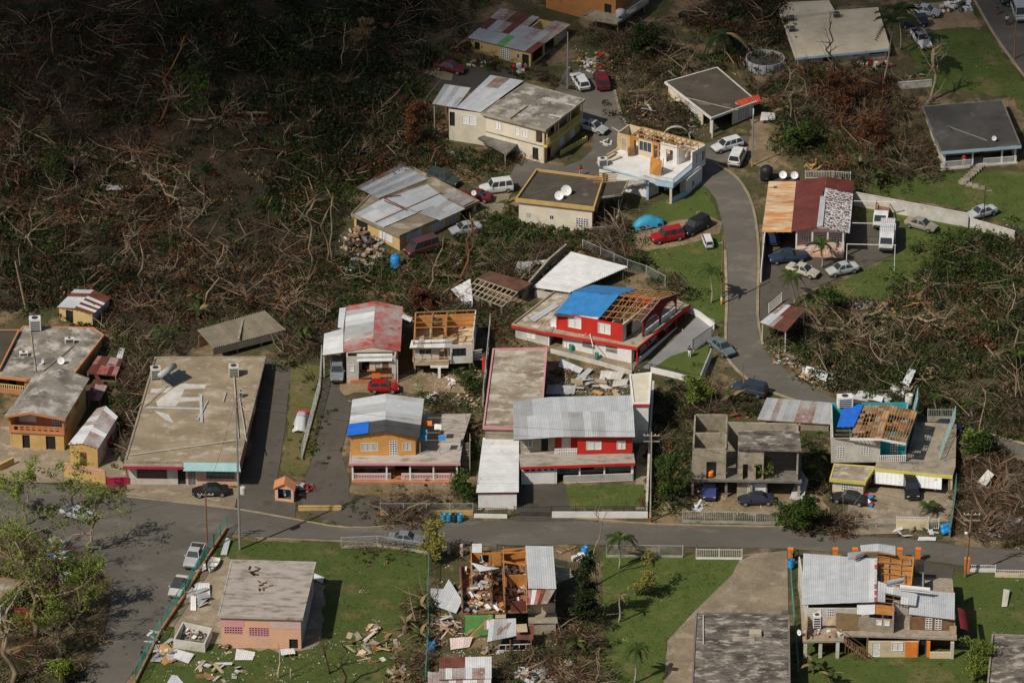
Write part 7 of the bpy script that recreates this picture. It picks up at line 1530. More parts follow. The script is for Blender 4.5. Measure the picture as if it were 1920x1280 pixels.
fence(Q(zL, (1660, 950), (1830, 830)), 1.6, 'black bar gate of the red house beside grey-green sedan', 'bars', 'dark_metal', .3, 'white', name='gate', cat='gate'); blockwall('boundary_wall', 'white boundary wall right of the red house terrace', Q(zL, (1590, 590), (1700, 640), (1840, 750)), .8, 'white')
fence(Q(zL, (1120, 1130), (1270, 1130)), 1.3, 'black bar gate before the red house porch', 'bars', 'dark_metal', name='gate', cat='gate')
w = blockwall('boundary_wall', 'long white boundary wall stepping down beside the wrecked sedan', [(1600, 386), (1700, 405), (1815, 427)], 2.0, 'white_dirty'); blockwall('boundary_wall', 'lower white end of the long boundary wall', [(1818, 428), (1902, 452)], 1.4, 'white_dirty')
fence([(1428, 530), (1437, 440)], .1, 'narrow white side wall of the rusty carport', 'bars', 'white', 1.7, 'white_dirty'); fence(Q(t12, (485, 470), (555, 412)), 1.5, 'short white picket panel behind the small carport', 'bars', 'white')
fence(Q(zS, (1100, 700), (1240, 300)), 1.6, 'aqua mesh fence along the grey deck edge', 'mesh', 'aqua_pale', 1.6, 'concrete'); fence(Q(zS, (1195, 1270), (1250, 860)), 1.7, 'green mesh fence on concrete wall at right of the driveway', 'mesh', 'fence_green', .8, 'concrete')
fence(Q(zS, (990, 300), (1210, 300)), 1.2, 'grey bar railing at back of the grey deck', 'bars', 'fence_steel', 1.6, 'concrete'); fence(Q(zS, (800, 590), (905, 180)), 1.3, 'teal mesh screen on right side of brown-board roof', 'mesh', 'aqua_pale', 2.6, 'aqua_pale')
fence(Q(zS, (715, 1195), (1000, 1200)), .5, 'cream wall topped with white bars beside the street', 'bars', 'white', 1.3, 'cream'); fence(Q(zS, (1005, 1195), (1090, 1195)), 1.5, 'short white bar gate beside the cream street wall', 'bars', 'white', name='gate', cat='gate'); fence(Q(zS, (350, 1180), (720, 1190)), 1.3, 'mesh gate across the concrete driveway', 'mesh', 'fence_steel', name='gate', cat='gate')
fence(Q(t22, (1600, 660), (1745, 662)), .6, 'white picket panel beside the leaning dark pole', 'bars', 'white', .4, 'white'); fence(Q(t22, (1745, 690), (1930, 695)), .6, 'white picket panel on a cream base at right edge', 'bars', 'white', .5, 'cream')
fence(Q(t22, (590, 560), (605, 800), (640, 1230)), 1.6, 'thin teal mesh fence left of the silver-roofed wooden house', 'mesh', 'fence_green'); fence(Q(zJ, (640, 90), (940, 90), (1130, 105)), 1.2, 'white bar fence behind the maroon roof', 'bars', 'white')
for x, lb in ((600, 'first'), (850, 'second'), (960, 'third'), (1210, 'fourth'), (1312, 'fifth'), (1585, 'sixth')):
    g = G(t22(x, 600 if x < 1500 else 655)); o = MB(); o.bx(g.x-.28, g.x+.28, g.y-.28, g.y+.28, g.z-.2, g.z+1.7); o.prism([g+V((-.33, -.33, 1.7)), g+V((.33, -.33, 1.7)), g+V((.33, .33, 1.7)), g+V((-.33, .33, 1.7))], (0, 0, .1)); o.obj('gate_pillar', 'orange_bright', None, g, label=lb+' orange gate pillar from left along the street behind silver roof', cat='pillar', group='orange gate pillars')
def bin_(px, label, mat='plastic_blue', r=.32, h=.95, z=None, name='barrel', cat='barrel', tip=False):
    g = G(px) if z is None else H(px, z); o = empty(name, g, label, cat, 'barrels and bins'); mb = MB(); ax = (1, .2, .25) if tip else None
    mb.lathe(g+(V((0, 0, r)) if tip else V()), [(.01, 0), (r, 0), (r*1.05, h*.33), (r, h*.36), (r*1.05, h*.66), (r, h*.7), (r*1.02, h), (r*.85, h), (r*.85, h*.8), (.01, h*.8)], 14, ax); mb.obj('drum', mat, o, smooth=True)
    mb = MB(); mb.lathe(g+(V((0, 0, r)) if tip else V()), [(r*1.06, h*.96), (r*1.1, h), (r*1.06, h*1.03)], 14, ax); mb.obj('rim', mat, o); return o
for i, x in enumerate((570, 600, 632, 661)): bin_(t21(x, 380), ['leftmost blue barrel of the row by the yellow wall', 'second blue barrel of the row by the yellow wall', 'dark barrel in the row by the yellow wall', 'rightmost blue barrel of the row by the yellow wall'][i], 'plastic_black' if i == 2 else 'plastic_teal', .36, 1.1)
bin_(t21(1358, 568), 'tall bright blue barrel beside white bags near the palm', 'plastic_blue', .4, 1.2); bin_(t21(507, 1095), 'blue barrel beside the tall green mesh fence', 'plastic_blue', .4, 1.0); bin_(t22(605, 640), 'blue barrel left of the silver-roofed house by orange pillar', 'plastic_blue', .42, 1.2); bin_(t22(605, 595), 'black barrel at foot of the leftmost orange pillar', 'plastic_black', .4, .9)
bin_(t22(1440, 430), 'upper blue barrel lying beside the mesh wall', 'plastic_blue', .4, 1.1, tip=True); bin_(t22(1445, 455), 'lower bright blue barrel lying beside the mesh wall', 'plastic_blue', .4, 1.1, tip=True); bin_(t12(1262, 985), 'pale drum standing by the road behind the bare roof', 'white_dirty', .5, 1.6); bin_(t20(800, 1140), 'small black bin at the side street fence', 'plastic_black', .3, .8); bin_(t11(1282, 680), 'green bin by the red house terrace', 'fence_green', .28, .9); bin_(t11(1425, 725), 'second green bin by the red house terrace', 'fence_green', .28, .9)
bt = empty('water_tank', G(t11(302, 215)), 'large bright blue water tank beside the rubbish heap', 'water tank'); g = G(t11(302, 215)); mb = MB(); mb.lathe(g, [(.01, 0), (.68, 0), (.7, .4), (.66, .45), (.7, .9), (.66, .95), (.7, 1.5), (.6, 1.75), (.25, 1.9), (.01, 1.9)], 18); mb.obj('drum', 'plastic_blue', bt, smooth=True); mb = MB(); mb.lathe(g+V((0, 0, 1.9)), [(.26, 0), (.26, .1), (.01, .12)], 12); mb.obj('lid', 'plastic_blue', bt)
pt = empty('round_pool', G(t02(460, 400)), 'round above-ground pool with grey corrugated rim by the cream house', 'pool'); g = G(t02(460, 365)); mb = MB(); mb.lathe(g, [(2.75, -.3), (2.75, 1.2), (2.65, 1.2), (2.65, .2)], 28); mb.obj('rim_wall', 'zinc_dull', pt); mb = MB(); mb.lathe(g, [(2.64, .55), (.01, .55)], 28); mb.obj('water', 'roof_black', pt)
for k in range(16): a = 2*math.pi*k/16; mb = MB(); mb.tube([g+V((2.8*math.cos(a), 2.8*math.sin(a), -.2)), g+V((2.8*math.cos(a), 2.8*math.sin(a), 1.25))], .05, 5); mb.obj('upright', 'steel', pt)
gp = G(t02(1205, 480)); 
blockwall('garden_wall', 'roofless low white concrete enclosure beside pale broken tree', Q(t02, (1205, 500), (1390, 485)), 1.0, 'white_dirty'); 
def person(px, label, shirt, pants, skin='skin', z=None, face=0, sc=1.0):
    """one continuous skinned body with hair and clothing as children"""
    g = G(px) if z is None else H(px, z); J = {'pel': (0, 0, .95), 'bel': (0, 0, 1.12), 'che': (0, 0, 1.34), 'nec': (0, 0, 1.5), 'hed': (0, -.02, 1.6), 'top': (0, -.02, 1.74), 'hl': (.1, 0, .92), 'kl': (.12, -.03, .5), 'al': (.13, .02, .08), 'tl': (.13, -.16, .03), 'hr': (-.1, 0, .92), 'kr': (-.12, .02, .5), 'ar': (-.14, .12, .08), 'tr': (-.14, -.06, .03), 'sl': (.18, 0, 1.42), 'el': (.27, .02, 1.14), 'wl': (.29, -.12, .92), 'fl': (.29, -.17, .82), 'sr': (-.18, 0, 1.42), 'er': (-.28, .03, 1.14), 'wr': (-.3, -.08, .9), 'fr': (-.3, -.12, .8)}
    E = 'pel-bel bel-che che-nec nec-hed hed-top pel-hl hl-kl kl-al al-tl pel-hr hr-kr kr-ar ar-tr che-sl sl-el el-wl wl-fl che-sr sr-er er-wr wr-fr'.split(); rr = {'pel': .15, 'bel': .14, 'che': .17, 'nec': .065, 'hed': .1, 'top': .085, 'hl': .1, 'kl': .065, 'al': .045, 'tl': .04, 'hr': .1, 'kr': .065, 'ar': .045, 'tr': .04, 'sl': .075, 'el': .05, 'wl': .035, 'fl': .03, 'sr': .075, 'er': .05, 'wr': .035, 'fr': .03}
    ks = list(J); o = empty('person', g, label, 'person'); o.rotation_euler.z = face; o.scale = (sc, sc, sc)
    def skinned(nm, keys, mat, grow=0):
        idx = {k: i for i, k in enumerate(keys)}; me = bpy.data.meshes.new(nm); me.from_pydata([J[k] for k in keys], [(idx[e.split('-')[0]], idx[e.split('-')[1]]) for e in E if all(k in idx for k in e.split('-'))], []); x = bpy.data.objects.new(nm, me); COL.objects.link(x); x.parent = o; m = x.modifiers.new('skin', 'SKIN'); me.materials.append(MATS[mat])
        for i, k in enumerate(keys): me.skin_vertices[0].data[i].radius = (rr[k]+grow, rr[k]*.85+grow); me.skin_vertices[0].data[i].use_root = i == 0
        x.modifiers.new('sub', 'SUBSURF').levels = 1; return x
    skinned('body', ks, skin); skinned('shirt', ['che', 'bel', 'pel', 'sl', 'sr', 'el', 'er'], shirt, .025); skinned('trousers', ['pel', 'hl', 'kl', 'al', 'hr', 'kr', 'ar'], pants, .022)
    mb = MB(); mb.lathe((0, 0, 1.64), [(.105, 0), (.11, .06), (.08, .13), (.01, .155)], 10); h_ = mb.mesh('hair'); h_.materials.append(MATS['hair']); x = bpy.data.objects.new('hair', h_); COL.objects.link(x); x.parent = o
person(t01(1335, 985), 'person in a red shirt walking on track behind the cream house', 'red', 'white_dirty', face=.5); person(t02(1570, 912), 'person in red sitting-height on the white porch of dark-roofed house', 'red', 'white', z=None if False else H(t02(1570, 912), 0).z+0, face=.2) if False else None
person(t02(1752, 85), 'person in dark clothes walking on the ridge road', 'roof_black', 'wood_brown', face=2.6); person(t02(1810, 145), 'person in pale shirt walking on the verge of the ridge road', 'cloth_pink', 'roof_black', face=.3); person(t12(38, 715), 'person in dark top and pale trousers standing in the small garden', 'roof_black', 'white', face=-.4)
person(t02(1568, 925), 'person in a red top on the lawn side of white porch', 'red', 'white_dirty', z=zat(t02(1463, 960), t02(0, 925)[1]), face=0)
blockwall('retaining_wall', 'grey concrete retaining wall behind the white ribbed carport roof', [(985, 560), (1030, 508), (1063, 480)], 1.7, 'concrete'); blockwall('boundary_wall', 'tall pale boundary wall along the right of the white annex', [(1214, 962), (1219, 850), (1226, 735)], 1.6, 'white_dirty')
drape('walkway', [(1192, 955), (1192, 860), (1225, 750), (1219, 850), (1213, 955)], 'concrete_pad', .05); drape('driveway', [(895, 350), (960, 330), (962, 360), (935, 405), (890, 420), (870, 400)], 'concrete_pad', .06, jag=.2)
# ---------------------------------------------------------------- vegetation
def pxin(poly, n, rd):
    xs = [p[0] for p in poly]; ys = [p[1] for p in poly]; out = []
    while len(out) < n:
        x, y = rd.uniform(min(xs), max(xs)), rd.uniform(min(ys), max(ys))
        if inpoly(x, y, poly): out.append((x, y))
    return out
NR = np.random.RandomState(5)
def leaves(centers, radii, k, size, flat=.75):
    """k leaf quads spread through each clump's volume"""
    c = np.repeat(np.asarray(centers, float), k, 0); r = np.repeat(np.asarray(radii, float), k); n = len(c)
    d = NR.normal(size=(n, 3)); d /= np.linalg.norm(d, axis=1)[:, None]; d[:, 2] = np.abs(d[:, 2])
    p = c+d*(r*NR.uniform(.25, 1, n)**.6)[:, None]*np.array([1, 1, flat])
    a = NR.normal(size=(n, 3)); a /= np.linalg.norm(a, axis=1)[:, None]; b = np.cross(a, NR.normal(size=(n, 3))+[0, 0, .6]); b /= np.linalg.norm(b, axis=1)[:, None]
    s = (size*NR.uniform(.6, 1.4, n))[:, None]; a *= s; b *= s*.55
    return np.stack([p-a, p-b*.9, p+a, p+b], 1).reshape(-1, 3)
def twigs(centers, radii, k, L, r=.02, comb=.6, up=.25):
    """thin tapering three-sided twigs, combed in one direction per clump"""
    m = len(centers); dirs = NR.normal(size=(m, 3))*[1, 1, .35]; dirs /= np.linalg.norm(dirs, axis=1)[:, None]
    c = np.repeat(np.asarray(centers, float), k, 0); rr = np.repeat(np.asarray(radii, float), k); n = len(c); D = np.repeat(dirs, k, 0)*comb+NR.normal(size=(n, 3))*[.6, .6, .4]; D[:, 2] = np.abs(D[:, 2])*.6+up*NR.uniform(0, 1, n); D /= np.linalg.norm(D, axis=1)[:, None]
    p = c+NR.normal(size=(n, 3))*rr[:, None]*[.5, .5, .25]; p[:, 2] = np.maximum(p[:, 2], c[:, 2])
    l = (L*NR.uniform(.35, 1.3, n))[:, None]; mid = p+D*l*.5+NR.normal(size=(n, 3))*l*.07; q = p+D*l+NR.normal(size=(n, 3))*l*.1
    s = np.cross(D, [0.3, .2, 1]); s /= np.linalg.norm(s, axis=1)[:, None]; u = np.cross(D, s); w = (r*NR.uniform(.5, 1.5, n))[:, None]
    tri = [s*w, (-.5*s+.87*u)*w, (-.5*s-.87*u)*w]; F = []
    for i in range(3):
        a, b = tri[i], tri[(i+1) % 3]; F += [np.stack([p+a, p+b, mid+b*.7], 1), np.stack([p+a, mid+b*.7, mid+a*.7], 1), np.stack([mid+a*.7, mid+b*.7, q], 1)]
    return np.concatenate(F, 0).reshape(-1, 3)
ACC = {}
def acc(key, arr): ACC.setdefault(key, []).append(arr)
def region(poly, seed, green=0, dark=0, brown=0, rust=0, straw=0, twig=0, wood=0, r=(.5, 1.5), k=16, ls=.2, hgt=.1, tl=1.6, fresh=0):
    rd = random.Random(seed)
    for nm, n in (('leaf_green', green), ('leaf_dark', dark), ('leaf_brown', brown), ('leaf_rust', rust), ('leaf_straw', straw), ('leaf_fresh', fresh)):
        if n:
            cs, rs = [], []
            seeds = pxin(poly, max(1, n//5), rd)
            for i in range(n):
                s = seeds[i % len(seeds)]; g = G((s[0]+rd.gauss(0, 18), s[1]+rd.gauss(0, 9)), rd.uniform(0, hgt)); cs.append(tuple(g)); rs.append(rd.uniform(*r))
            acc(nm, leaves(cs, rs, k, ls, .8))
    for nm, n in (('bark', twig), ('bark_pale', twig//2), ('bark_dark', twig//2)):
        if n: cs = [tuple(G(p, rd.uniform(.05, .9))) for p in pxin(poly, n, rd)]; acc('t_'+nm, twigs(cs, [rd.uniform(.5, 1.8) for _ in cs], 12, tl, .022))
    if wood: cs = [tuple(G(p, rd.uniform(.1, 1.2))) for p in pxin(poly, wood, rd)]; acc('t_bark_pale', twigs(cs, [1]*len(cs), 3, 4.5, .07, .9, .15)); acc('t_bark_red', twigs(cs[::3], [1]*len(cs[::3]), 2, 3.5, .06, .9, .1))
FO = forest
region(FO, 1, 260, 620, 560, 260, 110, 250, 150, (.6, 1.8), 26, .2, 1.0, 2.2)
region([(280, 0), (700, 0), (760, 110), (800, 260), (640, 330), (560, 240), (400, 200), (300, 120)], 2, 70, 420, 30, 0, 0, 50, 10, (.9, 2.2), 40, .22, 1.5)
region([(520, 260), (660, 300), (650, 400), (600, 470), (520, 420)], 3, 240, 100, 30, 20, 0, 30, 10, (.6, 1.3), 30, .18, .3)
region([(0, 430), (120, 440), (200, 540), (100, 570), (0, 600)], 4, 50, 130, 40, 10, 0, 30, 8, (.7, 1.6), 34, .2, .4); region([(690, -10), (900, -10), (870, 100), (790, 150), (740, 110)], 5, 10, 120, 40, 10, 0, 60, 20, (.8, 1.8), 30, .22, .8)
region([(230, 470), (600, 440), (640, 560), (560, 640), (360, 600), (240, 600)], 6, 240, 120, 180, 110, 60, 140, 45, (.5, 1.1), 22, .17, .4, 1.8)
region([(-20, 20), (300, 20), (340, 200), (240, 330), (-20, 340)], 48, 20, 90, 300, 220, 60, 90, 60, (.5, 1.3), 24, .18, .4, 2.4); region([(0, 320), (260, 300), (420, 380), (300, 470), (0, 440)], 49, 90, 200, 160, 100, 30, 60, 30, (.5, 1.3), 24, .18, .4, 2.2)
MID = [(620, 480), (760, 490), (900, 445), (1000, 470), (970, 500), (900, 520), (850, 560), (780, 590), (740, 570), (600, 600)]
region(MID, 7, 360, 170, 50, 40, 30, 60, 10, (.4, 1.1), 26, .17, .3); region([(900, 400), (975, 412), (1100, 452), (1110, 465), (1000, 480), (890, 470)], 8, 230, 60, 12, 0, 8, 15, 2, (.4, .9), 26, .17, .3)
RT = [(1440, 650), (1500, 590), (1660, 560), (1760, 490), (1920, 450), (2030, 470), (2030, 860), (1920, 815), (1720, 765), (1570, 735), (1500, 700)]
region(RT, 9, 420, 520, 150, 80, 50, 150, 60, (.5, 1.7), 28, .19, .9, 2.2); region([(1700, 470), (1800, 440), (1930, 440), (1930, 600), (1800, 560), (1760, 520)], 10, 170, 60, 10, 0, 0, 20, 4, (.7, 1.5), 32, .2, .4)
region([(1560, 690), (1720, 660), (1720, 755), (1600, 735)], 11, 120, 80, 10, 0, 0, 20, 0, (.6, 1.3), 30, .18, .4); region([(1660, 750), (1920, 740), (1920, 830), (1740, 785)], 12, 170, 30, 30, 0, 20, 40, 4, (.4, 1.1), 24, .17, .3)
TR = [(1420, 150), (1490, 120), (1660, 130), (1745, 190), (1735, 330), (1640, 345), (1560, 335), (1490, 290), (1440, 240)]
region(TR, 13, 130, 130, 130, 120, 20, 150, 30, (.5, 1.3), 24, .18, .5); region([(1470, 235), (1560, 235), (1580, 290), (1480, 285)], 14, 70, 40, 0, 0, 0, 5, 0, (.7, 1.4), 36, .18, .8); region([(1540, 170), (1640, 160), (1660, 250), (1560, 270)], 15, 0, 0, 60, 110, 0, 40, 8, (.7, 1.5), 36, .18, 1.2)
region([(720, 190), (815, 215), (830, 290), (960, 290), (1000, 305), (900, 325), (800, 320), (700, 320), (650, 345), (660, 260)], 16, 170, 170, 90, 110, 10, 70, 8, (.5, 1.3), 28, .18, .5)
region([(1790, 810), (1920, 880), (1920, 1030), (1810, 1010), (1800, 900)], 17, 30, 10, 120, 160, 40, 170, 40, (.4, 1.0), 24, .15, .3); region([(1225, 735), (1330, 705), (1385, 760), (1300, 785), (1290, 950), (1228, 950)], 18, 220, 90, 60, 20, 10, 50, 4, (.4, 1.1), 26, .17, .3)
region([(-10, 990), (100, 1010), (200, 1090), (205, 1180), (140, 1290), (-10, 1290)], 19, 50, 80, 90, 70, 10, 130, 15, (.4, 1.2), 22, .17, .3); region([(800, 750), (895, 770), (890, 860), (835, 850), (820, 800)], 20, 70, 50, 20, 0, 10, 20, 3, (.4, 1.0), 26, .16, .3)
region([(1045, 1170), (1130, 1140), (1150, 1290), (920, 1290), (925, 1240), (1000, 1230)], 21, 80, 20, 40, 20, 60, 80, 12, (.4, 1.0), 22, .17, .3); region([(760, 1150), (800, 1100), (805, 1290), (740, 1290)], 22, 20, 0, 20, 0, 60, 40, 4, (.3, .8), 20, .2, .4)
region([(1100, 70), (1240, 50), (1330, 120), (1245, 165), (1240, 240), (1180, 225), (1160, 150)], 23, 20, 110, 50, 20, 10, 110, 15, (.6, 1.3), 30, .18, .5); region([(1330, 20), (1450, 10), (1490, 120), (1420, 150), (1340, 130)], 24, 20, 90, 30, 20, 5, 40, 4, (.6, 1.4), 28, .2, .6)
region([(1260, 20), (1460, -10), (1470, 60), (1300, 60)], 25, 0, 60, 80, 10, 0, 40, 4, (.6, 1.3), 28, .2, .6); region([(1570, 330), (1660, 340), (1620, 365), (1590, 360)], 26, 20, 5, 5, 0, 10, 8, 0, (.5, 1), 24, .18, .3)
region([(230, 700), (260, 680), (245, 800), (225, 880)], 27, 20, 40, 30, 10, 0, 20, 2, (.3, .8), 20, .16); region([(1470, 965), (1600, 975), (1610, 1000), (1500, 1000)], 28, 30, 10, 40, 60, 10, 40, 3, (.3, .7), 22, .15); region([(660, 860), (860, 885), (860, 905), (660, 905)], 29, 20, 10, 0, 0, 2, 0, 0, (.2, .5), 22, .14)
region([(720, 955), (800, 955), (815, 985), (730, 985)], 30, 0, 0, 20, 5, 20, 70, 8, (.3, .7), 20, .15, .5, 1.4); region([(1550, 780), (1510, 850), (1520, 930), (1560, 940)], 31, 50, 20, 5, 0, 3, 10, 1, (.4, .8), 26, .17, .4); region([(1500, 595), (1560, 575), (1600, 600), (1540, 640)], 32, 40, 10, 0, 0, 10, 15, 1, (.4, .8), 24, .15, .3)
region([(640, 1020), (800, 1030), (790, 1060), (600, 1040)], 33, 15, 0, 6, 0, 10, 6, 0, (.2, .5), 16, .14); region([(1100, 340), (1180, 400), (1150, 430), (1120, 400)], 34, 12, 6, 6, 0, 0, 6, 0, (.3, .6), 20, .15); region([(880, 100), (1060, 150), (1060, 175), (960, 140), (880, 118)], 35, 20, 30, 20, 0, 0, 15, 1, (.3, .7), 20, .16)
region([(575, 700), (606, 690), (598, 850), (575, 900), (565, 880)], 36, 40, 10, 0, 0, 8, 5, 0, (.2, .5), 20, .13); region([(1300, 760), (1420, 735), (1420, 775), (1310, 785)], 37, 50, 15, 10, 10, 5, 20, 1, (.3, .7), 22, .15); region([(1800, 780), (1860, 800), (1850, 870), (1805, 860)], 38, 50, 15, 0, 0, 5, 5, 0, (.4, .9), 24, .15)
region([(1640, 250), (1745, 260), (1775, 335), (1650, 345)], 39, 50, 50, 20, 10, 0, 40, 5, (.4, 1), 24, .16); region([(650, 960), (720, 985), (720, 945), (890, 950), (885, 938), (660, 935)], 40, 24, 8, 4, 0, 6, 6, 0, (.2, .5), 20, .12); region([(730, 930), (890, 935), (885, 945), (730, 945)], 46, 40, 10, 6, 0, 8, 10, 0, (.2, .5), 20, .12); region([(1190, 1120), (1235, 1050), (1245, 1090), (1210, 1130)], 47, 0, 0, 0, 0, 2, 0, 0, (.2, .4), 10, .1)
for i, pl in enumerate(([(100, 565), (215, 558), (245, 640), (350, 655), (350, 672), (262, 690), (232, 720), (205, 640)], [(530, 610), (610, 560), (608, 670), (545, 690), (510, 665)], [(745, 570), (870, 560), (965, 590), (935, 650), (912, 600), (780, 596)], [(990, 470), (1060, 470), (1000, 520), (950, 540), (930, 510)], [(1090, 400), (1160, 430), (1180, 480), (1100, 470)], [(230, 690), (275, 690), (240, 850), (225, 870)], [(1320, 180), (1250, 200), (1190, 240), (1240, 260), (1310, 235)], [(1100, 470), (1200, 500), (1290, 560), (1270, 550), (1180, 485)])): region(pl, 60+i, 60, 60, 30, 25, 5, 40, 6, (.4, 1.1), 24, .16, .6, 1.8)
# leaf litter and weeds
def litter(poly, n, mat, seed, r=(.5, 1.2), k=14, ls=.15, flat=.35):
    rd = random.Random(seed); cs = [tuple(G(p, .02)) for p in pxin(poly, n, rd) if not any(inpoly(p[0], p[1], q) for q in PADS)]; acc(mat, leaves(cs, [rd.uniform(*r) for _ in cs], k, ls, flat))
for m, n in (('leaf_brown', 1500), ('leaf_dark', 700), ('leaf_rust', 350), ('leaf_straw', 260)): litter(FO, n, m, n)
ALL = [(-120, 560), (640, 560), (640, 330), (960, -60), (2040, -60), (2040, 1350), (-120, 1350)]
litter(ALL, 1200, 'leaf_green', 41, (.2, .7), 12, .1); litter(ALL, 900, 'leaf_straw', 42, (.2, .7), 10, .1, .2); litter(ALL, 600, 'leaf_brown', 43, (.2, .7), 10, .1, .2); litter(RT, 500, 'leaf_brown', 44); litter(RT, 400, 'leaf_dark', 45)
for m, ls in (('white_dirty', .1), ('wood_pale', .13), ('zinc_dull', .11)):
    for pl, n in (([(310, 1180), (620, 1200), (800, 1180), (800, 1290), (260, 1290)], 60), ([(800, 1080), (1050, 1150), (1040, 1285), (800, 1285)], 70), ([(640, 440), (760, 490), (700, 520), (630, 500)], 40), ([(760, 700), (900, 690), (900, 780), (800, 790)], 50), ([(1020, 690), (1200, 690), (1200, 745), (1030, 745)], 40), ([(1060, 90), (1190, 100), (1180, 150), (1070, 170)], 40), ([(1160, 180), (1330, 200), (1320, 260), (1200, 260)], 40), ([(1230, 900), (1560, 900), (1560, 980), (1240, 965)], 50), ([(1800, 880), (1920, 900), (1920, 1030), (1800, 1000)], 60), ([(1430, 650), (1600, 700), (1720, 760), (1560, 740)], 40), (ALL, 130)):
        litter(pl, n, m, n+int(ls*100), (.3, 1.1), 6, ls, .2)
# lawn tufts
for poly, n in (([(470, 1015), (800, 1035), (800, 1285), (330, 1285), (600, 1215), (615, 1100), (450, 1045)], 1500), ([(1130, 1040), (1385, 1048), (1300, 1145), (1245, 1285), (1130, 1285)], 1100), ([(1490, 1050), (1505, 1240), (1490, 1285), (1920, 1285), (1920, 1085), (1800, 1080)], 900), ([(1110, 460), (1355, 410), (1358, 590), (1290, 560)], 800), ([(1500, 560), (1690, 470), (1830, 405), (1890, 450), (1740, 520), (1700, 590)], 900), ([(1640, 335), (1920, 330), (1920, 430), (1620, 362)], 700), ([(1700, 95), (1850, 65), (1920, 180), (1740, 165)], 600), ([(1063, 912), (1206, 910), (1208, 945), (1072, 950)], 300), ([(0, 600), (1920, 480), (1920, 1280), (0, 1280)], 0)):
    rd = random.Random(n); cs = [tuple(G(p, .02)) for p in pxin(poly, n, rd)]
    if cs: acc('grass_blade', leaves(cs, [rd.uniform(.2, .6) for _ in cs], 8, .055, .2))
NAMES = {'white_dirty': 'pale_litter', 'wood_pale': 'wood_splinters', 'zinc_dull': 'metal_shreds', 'leaf_green': 'undergrowth', 'leaf_dark': 'dark_undergrowth', 'leaf_brown': 'dead_foliage', 'leaf_rust': 'rusty_foliage', 'leaf_straw': 'dry_straw', 'leaf_fresh': 'fresh_sprouts', 'grass_blade': 'grass_tufts', 't_bark': 'brushwood', 't_bark_pale': 'pale_brushwood', 't_bark_dark': 'dark_brushwood', 't_bark_red': 'split_brushwood'}
LBL = {'leaf_green': 'low green undergrowth across the slope', 'leaf_dark': 'dark green undergrowth with shade in its colour', 'leaf_brown': 'brown dead leaves hanging in the brush', 'leaf_rust': 'rust-red withered foliage heaps', 'leaf_straw': 'straw-coloured dry stalks and leaves', 'grass_blade': 'short grass tufts on the lawns', 't_bark': 'tangle of grey-brown broken twigs', 't_bark_pale': 'tangle of pale stripped branches', 't_bark_dark': 'tangle of twigs coloured dark for shade', 't_bark_red': 'freshly split reddish limbs'}
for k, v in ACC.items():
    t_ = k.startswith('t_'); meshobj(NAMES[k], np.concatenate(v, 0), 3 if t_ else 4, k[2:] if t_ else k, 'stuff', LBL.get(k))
# --- single trees
def grow(mb, p, d, L, r, lvl, rd, tips, bend=.22, up=.05, nch=4, sides=6):
    n = 4; pts = [p]; dd = d.normalized()
    for i in range(n): dd = (dd+V((rd.gauss(0, bend), rd.gauss(0, bend), rd.gauss(0, bend)+up))).normalized(); pts.append(pts[-1]+dd*L/n)
    mb.tube(pts, [r*(1-.2*i) for i in range(n+1)], sides, False)
    if lvl > 0:
        for c in range(nch):
            t = rd.uniform(.35, 1)*n; i = min(n-1, int(t)); b = pts[i].lerp(pts[i+1], t-i); cd = (dd+V((rd.gauss(0, .8), rd.gauss(0, .8), rd.gauss(0, .5)+up*2))).normalized(); grow(mb, b, cd, L*rd.uniform(.4, .75), r*(1-.16*t)*.5, lvl-1, rd, tips, bend*1.15, up, nch, max(3, sides-2))
    else: tips += [tuple(pts[-1]), tuple(pts[2])]
def tree(base, top, r, label, seed=0, mat='bark', nb=6, bl=3.0, lvl=1, leaf=None, lk=10, ls=.16, lr=.5, y=0, dz=0, group=None, name='broken_tree', up=.08, start=.4, bend=.22, fallen=False, tipmat=None):
    rd = random.Random(seed+int(base[0]*7+base[1])); A = G(base, dz)
    B = G(top, fallen) if fallen else Yat(top, A.y+y); o = empty(name, A, label, 'tree', group); mb = MB(); n = 6; Lw = (B-A).length*.04; pts = [A.lerp(B, i/n)+(V((rd.gauss(0, Lw), rd.gauss(0, Lw), 0)) if 0 < i < n else V()) for i in range(n+1)]; pts[0] = A-V((0, 0, .3))
    mb.tube(pts, [r*(1.25 if i == 0 else 1-.5*i/n) for i in range(n+1)], 8); mb.obj('trunk', mat, o, smooth=True); tips = []
    for k in range(nb):
        mb = MB(); t = rd.uniform(start, 1)*n; i = min(n-1, int(t)); b = pts[i].lerp(pts[i+1], t-i); ax = (pts[-1]-pts[0]).normalized(); d = (ax*.5+V((rd.gauss(0, .8), rd.gauss(0, .6), rd.gauss(.1, .4)))); grow(mb, b, d, bl*rd.uniform(.6, 1.2), r*(.55 if lvl else .35)*(1-.3*t/n), lvl, rd, tips, bend, up); mb.obj('branch', mat, o)
    if tipmat: m2 = MB(); m2.tube([pts[-1], pts[-1]+(pts[-1]-pts[-2]).normalized()*.9], [r*.5, .02], 6); m2.obj('split_end', tipmat, o)
    if leaf and tips:
        v = leaves([(p[0], p[1], p[2]) for p in tips], [lr*rd.uniform(.6, 1.3) for _ in tips], lk, ls, .8)-np.array(A); me = bpy.data.meshes.new('crown'); me.from_pydata(v.tolist(), [], [(i, i+1, i+2, i+3) for i in range(0, len(v), 4)]); me.materials.append(MATS[leaf]); c = bpy.data.objects.new('crown', me); COL.objects.link(c); c.parent = o
    return o
